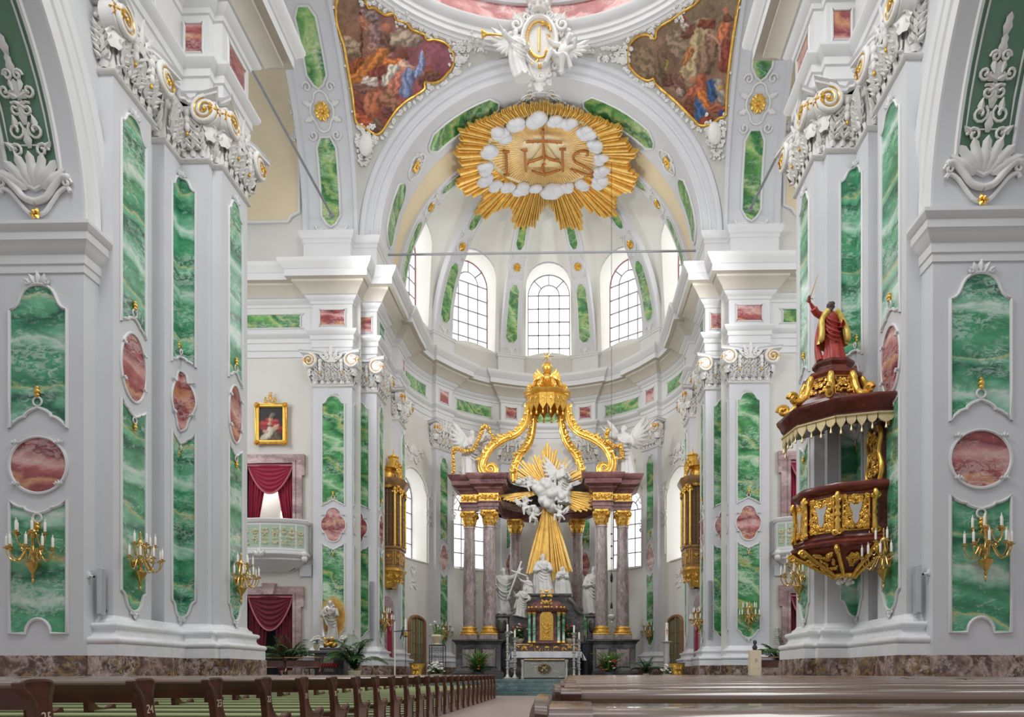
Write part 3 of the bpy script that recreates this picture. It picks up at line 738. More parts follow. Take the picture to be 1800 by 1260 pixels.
# rails of the cornice walk
def transept_wall(s_, side):
    T = TS(s_); mb = MB(T)
    f = lambda a, b, c: (a, 31.53 + c, b)
    holes = [[(11.0, 7.2), (13.1, 7.2), (13.1, 10.3), (11.0, 10.3)], [(11.0, 0.0001), (13.1, 0.0001), (13.1, 4.45), (11.0, 4.45)]]
    mb.poly([f(a, b, 0) for a, b in [(8.0, 0), (11, 0), (11, 18.6), (8, 18.6)]])
    mb.poly([f(a, b, 0) for a, b in [(13.1, 0), (16, 0), (16, 18.6), (13.1, 18.6)]])
    mb.poly([f(a, b, 0) for a, b in [(11, 10.3), (13.1, 10.3), (13.1, 18.6), (11, 18.6)]])
    mb.poly([f(a, b, 0) for a, b in [(11, 4.45), (13.1, 4.45), (13.1, 7.2), (11, 7.2)]])
    mb.poly([f(a, b, 0) for a, b in [(7.2, 18.6), (16, 18.6), (16, 33), (7.2, 33)]][::1]) if False else None
    mb.poly([f(a, b, 0) for a, b in [(10.3, 18.6), (16, 18.6), (16, 34), (10.3, 34)]])
    # room behind the upper opening
    mb.poly([(10.4, 34, 6.5), (14, 34, 6.5), (14, 34, 11), (10.4, 34, 11)])
    mb.poly([(10.4, 31.6, 6.9), (14, 31.6, 6.9), (14, 34, 6.9), (10.4, 34, 6.9)])
    mb.poly([(14, 31.6, 6.9), (14, 34, 6.9), (14, 34, 11), (14, 31.6, 11)])
    W = struct(mb.build('wall_transept_' + side, M['wallwarm'], smooth=None))
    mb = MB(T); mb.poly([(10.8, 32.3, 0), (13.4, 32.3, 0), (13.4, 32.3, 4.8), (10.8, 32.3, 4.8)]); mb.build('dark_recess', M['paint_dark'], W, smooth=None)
    mb = MB(T); mb.poly([(11.95, 33.95, 7.4), (12.6, 33.95, 7.4), (12.6, 33.95, 8.75), (11.95, 33.95, 8.75)]); mb.build('bright_pane', M['glow'], W, smooth=None)
    # cream field above the cornice
    O = [(14.5, 21.1), (11.25, 21.1), (11.1, 21.35), (10.75, 21.5), (10.75, 24), (10.85, 26), (11.05, 28), (11.5, 31), (14.5, 31)]
    panel(W, T, lambda a, b, c: (a, 31.5 - c, b), O, 'cream', fr=.07, name='cream_field')
    mb = MB(T); rocaille(mb, lambda a, b, c: (10.75 + a, 31.45 - c, 25.8 + b), .22, 1.2, 9, 4, .05); mb.build('stucco_spray', M['stucco'], W, smooth=60)
    return W
for s_, side in SIDES:
    transept_wall(s_, side)
    l = bpy.data.lights.new('gallery_fill_light', 'POINT'); l.energy = 110; l.shadow_soft_size = .15  # added fill light for the dark room behind the balcony opening
    o = bpy.data.objects.new('gallery_fill_light', l); COL.objects.link(o); o.location = (s_ * 13.6, 33.0, 10.2)

for s_, side in SIDES:
    T = TS(s_)
    a = empty('pilaster', (0, 0, 0), 0, 'broad stepped pilaster at the %s choir entrance with quatrefoil medallions' % side, 'pilaster', 'giant pilasters of the choir entrance')
    pilaster_body(a, T, C1)
    tri_panels(a, T, fnY(9.12, 31.2), .5, 'quatre', dz=-.17, mw=.56, mh=.76, zbs=2.85, zp=2.5, greenmat='green3')
    ff = lambda a_, b_, c_: (8.29 - c_, 31.9 + a_, b_) if a_ < 0 else (8.29 - a_, 31.9 - c_, b_)
    tri_panels(a, T, ff, .56, 'quatre', dz=-.17, mw=.5, mh=.76, fold=True, zbs=2.85, zp=2.5, greenmat='green3')
    tri_panels(a, T, fnX(7.39, 32.6), .4, 'oval', dz=-.17, mw=.4, mh=.72, zbs=2.85, zp=2.5, greenmat='green3')
    capital(a, T, C1, seed=8)

# apse wall with lower windows
def fwall(a, b, c): return ((RW - c) * math.sin(a / RW), AC + (RW - c) * math.cos(a / RW), b)
def arch_outline(w, z0, zs, n=12, ry=None):
    ry = ry or w
    return [(-w, z0), (w, z0)] + [(w * math.cos(PI * k / n), zs + ry * math.sin(PI * k / n)) for k in range(n + 1)]
LW = [arch_outline(1.3, 7.1, 10.7)]
mb = MB()
hol = []
for al in (-72, -36, 36, 72): hol.append([(RW * R(al) + a, b) for a, b in LW[0]])
mb.fill([(-RW * PI / 2, 0), (RW * PI / 2, 0), (RW * PI / 2, 15.1), (-RW * PI / 2, 15.1)], fwall, .6, holes=hol)
mb.grid(lambda u, v: fwall((u - .5) * RW * PI, 18.6 + 1.65 * v, 0), 60, 2)
for s_ in (-1, 1):
    mb.poly([(s_ * RW, 33.3, 0), (s_ * RW, AC, 0), (s_ * RW, AC, 15.1), (s_ * RW, 33.3, 15.1)])
    mb.poly([(s_ * RW, 31.9, 18.6), (s_ * RW, AC, 18.6), (s_ * RW, AC, 20.3), (s_ * RW, 31.9, 20.3)])
WA = struct(mb.build('wall_apse', M['wallwarm'], smooth=30))

def window(name, al, r_wall, r_pane, w, z0, zs, hw, hz, hzs, barmat, nx, rows, fnw):
    """arched apse window: splayed reveal from the wall hole to the pane, frame, bars and bright glass."""
    fp = lambda a, b, c: ((r_pane - c) * math.sin(R(al)) + a * math.cos(R(al)), AC + (r_pane - c) * math.cos(R(al)) - a * math.sin(R(al)), b)
    Oi = arch_outline(w, z0, zs); Oh = arch_outline(hw, hz, hzs)
    Oi = [Oi[0], (0, z0), Oi[1]] + Oi[2:]; Oh = [Oh[0], (0, hz), Oh[1]] + Oh[2:]
    g = MB()
    A = [g.p(*fnw(a, b)) for a, b in Oh]; B = [g.p(*fp(a, b, 0)) for a, b in Oi]; n = len(A)
    for k in range(n): g.f.append([A[k], A[(k + 1) % n], B[(k + 1) % n], B[k]])
    W = struct(g.build(name, M['vault'], smooth=30))
    g = MB(); g.poly([fp(a, b, -.02) for a, b in Oi]); g.build('window_pane', M['glow'], W, smooth=None)
    g = MB(); g.tube([fp(a, b, .02) for a, b in densify(Oi, .5)], .05, 6, closed=True)
    fr = g.build('window_frame', M[barmat], W)
    g = MB()
    def bar(p, q, r_=.016): g.tube([fp(p[0], p[1], .03), fp(q[0], q[1], .03)], r_ * 2.8, 4)
    for k in range(1, nx):
        x = -w + 2 * w * k / nx; top = zs + (0 if abs(x) > w * .55 else 0)
        bar((x, z0), (x, zs))
    for k in range(rows + 1):
        z = z0 + (zs - z0) * k / rows
        if k: bar((-w, z), (w, z))
    g.tube([fp(w * .5 * math.cos(PI * k / 10), zs + w * .5 * math.sin(PI * k / 10), .03) for k in range(11)], .045, 4)
    for t in (45, 90, 135): bar((w * .5 * math.cos(R(t)), zs + w * .5 * math.sin(R(t))), (w * math.cos(R(t)), zs + w * math.sin(R(t))))
    g.build('glazing_bars', M['lead'], W, smooth=None)
    return W
k = 0
for al in (-72, -36, 36, 72):
    k += 1
    window('window_%d' % k, al, RW, 8.35, 1.15, 7.3, 10.7, 1.3, 7.1, 10.7, 'lead', 3, 4, lambda a, b, al=al: fwall(RW * R(al) + a, b, 0))

# clerestory cells, half dome and ribs
ZS, HD, DW = 20.2, 7.4, 7.55
def cell(al, de, ph):
    n = 2 + 3.4 * max(0, math.cos(R(de) * 5)) ** 1.2
    r = DW * math.cos(ph) ** (2 / n) if ph < PI / 2 - 1e-6 else 0.
    return (r * math.sin(R(al + de)), AC + r * math.cos(R(al + de)), ZS + HD * math.sin(ph) ** (2 / n))
def z2ph(de, z):
    n = 2 + 3.4 * max(0, math.cos(R(de) * 5)) ** 1.2
    return math.asin(min(1, max(0, (z - ZS) / HD) ** (n / 2)))
for i, al in enumerate((-72, -36, 0, 36, 72)):
    hole = arch_outline(1.42, 20.32, 24.45, 14, 1.5)
    hd = [(math.degrees(a / DW), z2ph(math.degrees(a / DW), b) * 20) for a, b in hole]
    mb = MB()
    mb.fill([(-18, 0), (18, 0), (18, 20 * PI / 2), (-18, 20 * PI / 2)], lambda a, b, c, al=al: cell(al, a, b / 20), 1.5, holes=[hd])
    struct(mb.build('ceiling_apse' if i == 0 else 'ceiling_apse.%03d' % i, M['vault'], smooth=60))
    window('window_%d' % (5 + i), al, DW, 8.2, 1.3, 20.3, 24.4, 1.42, 20.32, 24.45, 'leadred' if al else 'lead', 4, 5, lambda a, b, al=al: cell(al, math.degrees(a / DW), z2ph(math.degrees(a / DW), b)))
RB = 7.2
def rib_pt(al, ph, a, c):
    r = (RB - c) * math.cos(ph); z = ZS + (RB - c + .2) * math.sin(ph)
    sa, ca = math.sin(R(al)), math.cos(R(al))
    return (r * sa + a * ca, AC + r * ca - a * sa, z)
def rib_w(ph): return lerp(.66, .30, min(1, ph / R(75)))
for al in (90, 54, 18, -18, -54, -90):
    PRF = [(-1, -.4), (-1, 0), (-.86, .03), (-.8, 0), (.8, 0), (.86, .03), (1, 0), (1, -.4)]
    mb = MB()
    mb.grid(lambda u, v: rib_pt(al, R(80) * u, PRF[int(round(v * 7))][0] * rib_w(R(80) * u), PRF[int(round(v * 7))][1]), 30, 7)
    O = struct(mb.build('trim_rib' if al == 90 else 'trim_rib.%03d' % (abs(al) + (100 if al < 0 else 0)), M['wall'], smooth=35))
    mb = MB()
    f0 = lambda a, b, c: ((RB - c) * math.sin(R(al)) + a * math.cos(R(al)), AC + (RB - c) * math.cos(R(al)) - a * math.sin(R(al)), b)
    for w, z0, z1, c in ((.8, 18.7, 20.0, .0), (.86, 20.0, 20.12, .06), (.9, 20.12, 20.2, .1)):
        mb.prism([(-w, z0), (w, z0), (w, z1), (-w, z1)], f0, c, -.5)
    mb.build('rib_pedestal', M['trim'], O, smooth=None)
    fr = lambda a, b, c: rib_pt(al, b / 7.2, a, c)
    for p0, p1 in ((5, 30), (44, 62)):
        b0, b1 = R(p0) * 7.2, R(p1) * 7.2; w0, w1 = rib_w(R(p0)) * .58, rib_w(R(p1)) * .58
        P = [(-w0 * .4, b0), (w0 * .4, b0), (w0, b0 + .3), (w1, b1 - .3), (w1 * .4, b1), (-w1 * .4, b1), (-w1, b1 - .3), (-w0, b0 + .3)]
        pp = panel(O, None, fr, P, 'green2', fr=.03, step=.5, name='rib_panel', c=.02)
    g = MB(); fo = lambda a, b, c: fr(a, b + R(37) * 7.2, c)
    rosette(g, fo, 0, 0, .24, .04, 9); g.build('gilded_rosette', M['gold'], O, smooth=60)
    g = MB(); g.tube([fo(a, b, .03) for a, b in o_quatre(.4, .55)], .03, 5, closed=True)
    for q in (-1, 1):
        for z in (-1, 1): g.tube(spiral(lambda a, b, c: fo(q * a, z * b, c), .34, .52, .13, 1.2, 0, 1, .04, .2, 12), .024, 5)
    crest(g, lambda a, b, c: fr(a, b + R(2.6) * 7.2, c), 0, 0, .7, .03, -1)
    g.build('rosette_frame', M['stucco'], O, smooth=60)
# barrel vault of the choir bay
mb = MB(); mb.grid(lambda u, v: (-7.4 * math.cos(PI * u), lerp(33.9, AC + .1, v), ZS + 7.4 * math.sin(PI * u)), 48, 2)
mb.build('ceiling_choir', M['cream'], smooth=60)['kind'] = 'structure'

# choir arch: face rings, soffit with green panels
CY0, CY1, CZ, CRI, CRO = 31.5, 33.95, 20.4, 7.12, 8.1
PRF = [(7.12, 2.45), (7.12, 0.28), (7.16, .2), (7.22, .2), (7.26, .26), (7.5, .26), (7.52, .18), (7.58, .16), (7.62, .2), (7.84, .2), (7.86, .1), (7.96, .04), (8.06, .04), (8.12, .12), (8.12, .3)]
mb = MB(); nP = len(PRF) - 1
mb.grid(lambda u, v: (-PRF[int(round(v * nP))][0] * math.cos(PI * u), CY0 + PRF[int(round(v * nP))][1], CZ + PRF[int(round(v * nP))][0] * math.sin(PI * u)), 72, nP)
mb.grid(lambda u, v: (-lerp(7.12, 8., v) * math.cos(PI * u), CY1, CZ + lerp(7.12, 8., v) * math.sin(PI * u)), 60, 1)
CAo = struct(mb.build('trim_choir_arch', M['wall'], smooth=35))
fsf = lambda a, b, c: (-(CRI - c) * math.cos(b / CRI), 32.85 + a, CZ + (CRI - c) * math.sin(b / CRI))
for sg in (1, -1):
    for p0, p1 in ((3, 27), (43, 74)):
        b0, b1 = R(p0) * CRI, R(p1) * CRI
        if sg < 0: b0, b1 = PI * CRI - b1, PI * CRI - b0
        w0 = .55
        panel(CAo, None, fsf, [(-w0 * .3, b0), (w0 * .3, b0), (w0, b0 + .4), (w0, b1 - .4), (w0 * .3, b1), (-w0 * .3, b1), (-w0, b1 - .4), (-w0, b0 + .4)], 'green2', fr=.045, step=.6, name='arch_panel', c=.03)
    bb = R(35) * CRI if sg > 0 else PI * CRI - R(35) * CRI
    fo = lambda a, b, c: fsf(a, b + bb, c)
    g = MB(); rosette(g, fo, 0, 0, .3, .05, 9); g.build('gilded_rosette', M['gold'], CAo, smooth=60)
    g = MB(); g.tube([fo(a, b, .04) for a, b in o_quatre(.5, .62)], .04, 5, closed=True); rocaille(g, fo, .6, .5, 4, 5, .035); g.build('rosette_frame', M['stucco'], CAo, smooth=60)
fo = lambda a, b, c: fsf(b, PI / 2 * CRI + a, c)
g = MB(); rocaille(g, fo, 1.5, .45, 8, 11, .04); g.tube([fo(a, b, .04) for a, b in o_quatre(.95, .38, lobes=False)], .035, 5, closed=True); g.build('apex_stucco', M['stucco'], CAo, smooth=60)
g = MB(); rocaille(g, fo, .75, .25, 7, 12, .02); g.build('apex_gilding', M['gold'], CAo, smooth=60)
# impost blocks on the choir cornice
IB = [(.0, 18.7), (.02, 18.7), (.02, 19.9), (.06, 19.92), (.06, 20.06), (.12, 20.1), (.2, 20.3), (.2, 20.4), (-.6, 20.42)]
for s_, side in SIDES:
    mb = MB(TS(s_)); mb.sweep(IB, [(10.4, 31.6), (10.4, 31.15), (8.35, 31.15), (8.35, 31.55), (7.3, 31.55), (7.3, 33.95), (7.6, 33.95)])
    struct(mb.build('trim_impost_' + side, M['trim'], smooth=None))

# transept arches (soffit bands) and pendentives; the crossing vault is a sphere in stretched coordinates
XY, AX, BY = 25.1, 8.1, 6.4
for s_, side in SIDES:
    T = TS(s_)
    mb = MB(T)
    PR2 = [(8.1, .0), (8.1, .12), (8.25, .12), (8.3, 0), (8.75, 0), (9.95, 0), (10.3, 0), (10.36, .12), (10.55, .12), (10.55, -.3)]
    mb.grid(lambda u, v: (PR2[int(round(v * 9))][0], XY + (BY - PR2[int(round(v * 9))][1]) * math.cos(PI * u), CZ + (AX - PR2[int(round(v * 9))][1]) * math.sin(PI * u)), 60, 9)
    W = struct(mb.build('trim_transept_arch_' + side, M['wall'], smooth=30))
    fb = lambda a, b, c: (9.3 + a, XY + (BY - c) * math.cos(b), CZ + (AX - c) * math.sin(b))
    for p0, p1 in ((4, 28.5), (42, 62)):
        b0, b1 = R(p0), R(p1); w0 = .42; e = .05
        mbp = panel(W, T, lambda a, b, c: fb(a, b / 7., c), [(-w0 * .5, b0 * 7), (0, b0 * 7 - .12), (w0 * .5, b0 * 7), (w0, b0 * 7 + .3), (w0, b1 * 7 - .35), (w0 * .5, b1 * 7), (-w0 * .5, b1 * 7), (-w0, b1 * 7 - .35), (-w0, b0 * 7 + .3)], 'green2', fr=.05, step=.5, name='arch_panel', c=.03)
    fo = lambda a, b, c: fb(a, R(35.3) + b / 7.3, c)
    g = MB(T); rosette(g, fo, 0, 0, .36, .05, 10); g.build('gilded_rosette', M['gold'], W, smooth=60)
    g = MB(T); g.tube([fo(a, b, .04) for a, b in o_quatre(.5, .68)], .05, 6, closed=True)
    for q in (-1, 1):
        for z in (-1, 1):
            g.tube(spiral(lambda a, b, c: fo(q * a, z * b, c), .5, .8, .2, 1.2, 0, 1, .05, .2, 12), .04, 5); leaf(g, lambda a, b, c: fo(q * a, z * b, c), .4, .2, .3, .4, .2, .05, .05, .03)
    g.tube([fb(a, R(b), .05) for a, b in catmull([(-.7, 3.3), (-.6, 2.2), (-.25, 2.4), (0, 1.2), (.25, 2.4), (.6, 2.2), (.7, 3.3)], 4)], .05, 6)
    g.build('rosette_frame', M['stucco'], W, smooth=60)
    # pendentive
    mb = MB(T)
    def pend(u, v):
        h = v; rho = math.sqrt(2 - h * h); a0 = math.asin(math.sqrt(1 - h * h) / rho); a1 = PI / 2 - a0
        t = lerp(a0, a1, u)
        return (AX * rho * math.sin(t), XY + BY * rho * math.cos(t), CZ + AX * h)
    mb.grid(pend, 24, 24)
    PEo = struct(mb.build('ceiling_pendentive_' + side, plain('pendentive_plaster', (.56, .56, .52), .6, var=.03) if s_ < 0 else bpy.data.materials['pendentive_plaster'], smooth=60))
# dome ring above
ell = [(AX * math.cos(2 * PI * k / 96), XY + BY * math.sin(2 * PI * k / 96)) for k in range(96)]
mb = MB(); mb.sweep([(-.3, 28.35), (0, 28.4), (.05, 28.5), (.1, 28.5), (.12, 28.62), (.2, 28.66), (.2, 28.86), (.26, 28.9), (.26, 29.1), (.36, 29.16), (.46, 29.34), (.46, 29.42), (.2, 29.45), (.2, 30.3), (.34, 30.32), (.4, 30.5), (.5, 30.55), (.6, 30.75), (.2, 30.8), (.2, 34)], ell, closed=True, side=1)
DR = struct(mb.build('ceiling_dome_ring', M['trim'], smooth=35))
mb = MB(); mb.sweep([(.225, 29.5), (.23, 29.9), (.225, 30.28)], ell, closed=True); 
pinkd = M['pinkd'] = banded('rose_red_scagliola', [(0, sr(170, 84, 84)), (.3, sr(206, 130, 124)), (.5, sr(222, 170, 164)), (.7, sr(176, 88, 88)), (1, sr(170, 84, 84))], freq=.5, amp=2., tilt=.5, foamamt=.3)
mb.build('dome_band', pinkd, DR, smooth=60)

# apse pilasters
for i, al in enumerate((90, 54, 18, -18, -54, -90)):
    sd = 'right' if al > 0 else 'left'
    lab = {90: 'slim pilaster beside the gilded oratory on the %s choir wall, its urn low and partly hidden', 54: 'slim green-panelled pilaster in the curved %s apse wall, between two lower windows', 18: 'slim green-panelled pilaster behind the %s half of the high altar columns'}[abs(al)] % sd
    lab = lab.replace(', its urn low and partly hidden', '')
    a = empty('pilaster', (0, 0, 0), 0, lab, 'pilaster', 'slim pilasters of the apse')
    hw = 4.9
    a0, a1 = al + hw, al - hw
    if al == 90: path = [(RW, 35.3), (RP, 35.3)] + [polar(RP, 90 - k * hw / 2) for k in range(3)] + [polar(RW, 90 - hw)]
    elif al == -90: path = [polar(RW, -90 + hw)] + [polar(RP, -90 + hw - k * hw / 2) for k in range(3)] + [(-RP, 35.3), (-RW, 35.3)]
    else: path = [polar(RW, a0)] + [polar(RP, a0 + (a1 - a0) * k / 4) for k in range(5)] + [polar(RW, a1)]
    pilaster_body(a, None, path)
    f = fnA(RP, al - (2.3 if al == 90 else -2.3 if al == -90 else 0))
    tri_panels(a, None, f, .31, 'quatre', dz=-.17, mw=.34, mh=.74, zbs=2.85, zp=2.5, step=.31, greenmat='green3')
    cp = [path[0], path[1], path[-2], path[-1]]
    capital(a, None, cp, seed=20 + i, vs=.9)
# stucco around the apse lower windows
for i, al in enumerate((-72, -36, 36, 72)):
    g = MB(); f = lambda a, b, c: fwall(RW * R(al) + a, b, c)
    o = densify(arch_outline(1.4, 7.1, 10.7), .4)
    g.tube([f(a, b, .03) for a, b in o[1:]], .05, 5)
    rocaille(g, lambda a, b, c: f(a, 12.9 + b, c), .9, .55, 9, 30 + i, .05)
    rocaille(g, lambda a, b, c: f(a, 6.2 + b, c), .3, .7, 6, 40 + i, .03)
    for q in (-1, 1): rocaille(g, lambda a, b, c: f(1.5 * q + a, 10.5 + b, c), .16, 1.4, 6, 50 + i, .04)
    g.build('window_stucco', M['stucco'], WA, smooth=60)
# ================================================================== sculpture helpers
def sculpt(name, mb, mat, parent=None, voxel=.03, smooth_it=2, cols=None):
    """fuse the pieces of a figure into one continuous skin."""
    o = mb.build(name + '_raw', None)
    m = o.modifiers.new('r', 'REMESH'); m.mode = 'VOXEL'; m.voxel_size = voxel; m.use_smooth_shade = True
    if smooth_it:
        k = o.modifiers.new('s', 'SMOOTH'); k.iterations = smooth_it; k.factor = .4
    dg = bpy.context.evaluated_depsgraph_get()
    me = bpy.data.meshes.new_from_object(o.evaluated_get(dg)); me.name = name
    old = o.data; bpy.data.objects.remove(o); bpy.data.meshes.remove(old)
    me.polygons.foreach_set('use_smooth', [True] * len(me.polygons))
    n = bpy.data.objects.new(name, me); COL.objects.link(n); me.materials.clear(); me.materials.append(mat)
    if parent is not None: n.parent = parent
    return n
def xf(loc, rz=0., s=1., rx=0., ry=0.):
    Mx = Matrix.Translation(loc) @ Matrix.Rotation(rz, 4, 'Z') @ Matrix.Rotation(ry, 4, 'Y') @ Matrix.Rotation(rx, 4, 'X') @ Matrix.Scale(s, 4)
    return lambda x, y, z: Mx @ Vector((x, y, z))
def hand(mb, w, d, s=1.):
    """palm, four unequal bent fingers and a side thumb; w wrist point, d direction of the hand."""
    w = Vector(w); d = Vector(d).normalized(); u = d.orthogonal().normalized(); v = d.cross(u)
    mb.tube([w, w + d * .03 * s, w + d * .08 * s], [.022 * s, .032 * s, .03 * s], 7, flat=.6)
    for k, L in enumerate((.07, .085, .08, .06)):
        b = w + d * .075 * s + v * (k - 1.5) * .017 * s
        mb.tube([b, b + d * L * .5 * s, b + d * L * .8 * s + u * .018 * s, b + d * L * .9 * s + u * .035 * s], [.010 * s, .010 * s, .009 * s, .007 * s], 5)
    b = w + d * .03 * s + v * .03 * s
    mb.tube([b, b + (d + v).normalized() * .035 * s, b + (d * 1.2 + v * .6).normalized() * .07 * s], [.013 * s, .011 * s, .008 * s], 5)
def head(mb, c, s, turn=0., tilt=0., hair='long', beard=False, veil=False):
    """skull, jaw, nose, brow, ears, eyes and hair; faces -y."""
    Mx = Matrix.Translation(c) @ Matrix.Rotation(turn, 4, 'Z') @ Matrix.Rotation(tilt, 4, 'X')
    R3 = Mx.to_3x3(); P = lambda x, y, z: Mx @ Vector((x * s, y * s, z * s))
    mb.ell(P(0, 0, .02), .075 * s, .095 * s, .105 * s, 12, 9, R3); mb.ell(P(0, -.03, -.05), .058 * s, .065 * s, .075 * s, 10, 8, R3)
    mb.tube([P(0, -.085, .03), P(0, -.112, -.012), P(0, -.095, -.025)], [.010 * s, .016 * s, .012 * s], 6)
    mb.tube([P(-.045, -.085, .04), P(0, -.097, .045), P(.045, -.085, .04)], .012 * s, 5)
    mb.tube([P(-.022, -.094, -.055), P(0, -.1, -.053), P(.022, -.094, -.055)], .009 * s, 5)
    mb.ell(P(0, -.085, -.1), .022 * s, .02 * s, .018 * s, 7, 5, R3)
    for q in (-1, 1):
        mb.ell(P(q * .03, -.083, .018), .012 * s, nu=6, nv=5); mb.ell(P(q * .078, .01, -.005), .012 * s, .022 * s, .032 * s, 6, 5, R3)
    mb.tube([P(0, .0, -.06), P(0, .01, -.2)], [.05 * s, .06 * s], 9)
    r = random.Random(int(abs(c[0] * 991 + c[2] * 77)))
    if veil:
        mb.ell(P(0, .02, .03), .098 * s, .105 * s, .125 * s, 12, 8, R3)
        mb.tube([P(-.09, .03, .02), P(-.11, .04, -.12), P(-.13, .03, -.26)], [.04 * s, .05 * s, .05 * s], 7); mb.tube([P(.09, .03, .02), P(.11, .04, -.12), P(.13, .03, -.26)], [.04 * s, .05 * s, .05 * s], 7)
    else:
        for k in range(26 if hair == 'long' else 18):
            a = r.uniform(-.5, PI + .5); b = r.uniform(.1, 1.5) if hair != 'long' else r.uniform(-.9, 1.5)
            mb.ell(P(.078 * math.cos(a) * math.cos(b * .9), .02 + .09 * math.sin(a) * math.cos(b * .9), .03 + .1 * math.sin(b)), .032 * s, nu=6, nv=4)
    if beard:
        for k in range(8): mb.ell(P(r.uniform(-.04, .04), -.08 + r.uniform(-.01, .01), -.09 - .012 * k), (.03 - .002 * k) * s, nu=6, nv=4)
def robe(mb, h, seed=1, wid=1., lean=0., nf=9, z0=0., z1=.83, depth=.72, seat=False, sway=.03, amp=.12):
    r = random.Random(seed); p1, p2 = r.uniform(0, 6), r.uniform(0, 6)
    prof = [(0, .20), (.12, .175), (.3, .15), (.45, .142), (.55, .118), (.6, .112), (.68, .125), (.76, .135), (.81, .11), (.83, .05)]
    def rad(t):
        for a, b in zip(prof, prof[1:]):
            if t <= b[0]: return lerp(a[1], b[1], (t - a[0]) / (b[0] - a[0] + 1e-9))
        return .05
    def g(u, v):
        t = z0 + (z1 - z0) * v; th = 2 * PI * u; k = max(0, 1 - t / .8)
        fr = 1 + amp * k ** .6 * (math.sin(nf * th + p1 + 2.5 * t) * .6 + math.sin((nf - 4) * th + p2 - 3 * t) * .5)
        rr = rad(t) * wid * fr * h
        cx = sway * h * math.sin(t * 5 + p1); cy = -lean * h * t
        yy = rr * math.sin(th) * depth
        if seat and t < .5:
            cy -= h * .2 * math.sin(min(1, t / .25) * PI / 2) * (1 - max(0, (t - .32) / .18)) if t < .5 else 0
        return (cx + rr * math.cos(th), cy + yy, t * h)
    mb.grid(g, 44, 36, cu=True)
    b0 = len(mb.v) - 44 * 37
    mb.f.append([b0 + i * 37 for i in range(44)]); mb.f.append([b0 + i * 37 + 36 for i in range(44)][::-1])
    mb.ell((0, 0, .02 * h), .15 * h * wid, .1 * h * wid, .02 * h)
    return (sway * h * math.sin(.8 * 5 + p1), -lean * h * .82)
def arm(mb, sh, el, wr, h, sleeve=True, hd=None):
    mb.tube([sh, [lerp(sh[i], el[i], .5) for i in range(3)], el, [lerp(el[i], wr[i], .5) for i in range(3)], wr], [.05 * h, .047 * h, .04 * h, .034 * h, .022 * h], 8)
    if sleeve: mb.tube([sh, [lerp(sh[i], el[i], .5) for i in range(3)], el, [lerp(el[i], wr[i], .45) for i in range(3)]], [.06 * h, .058 * h, .055 * h, .06 * h], 9)
    d = hd or [wr[i] - el[i] for i in range(3)]
    hand(mb, wr, d, .62 * h)
def wing(mb, root, dirv, up, L, n=8, th=.02):
    root = Vector(root); d = Vector(dirv).normalized(); u = Vector(up).normalized()
    for row, k in ((0, 1.), (1, .62)):
        for i in range(n):
            t = i / (n - 1); ang = lerp(.95, -.75, t)
            v = d * math.cos(ang) + u * math.sin(ang); l = L * k * (1 - .45 * t)
            b = root + d * L * .12 * (1 - t)
            mb.tube([b, b + v * l * .5, b + v * l * .85, b + v * l], [th * 1.2, th * 1.9, th * 1.6, th * .5], 5, flat=1.)
    mb.tube([root, root + (d * .5 + u * .8) * L * .4, root + (d * .6 + u * .8) * L * .9], [th * 2.4, th * 2, th], 6)
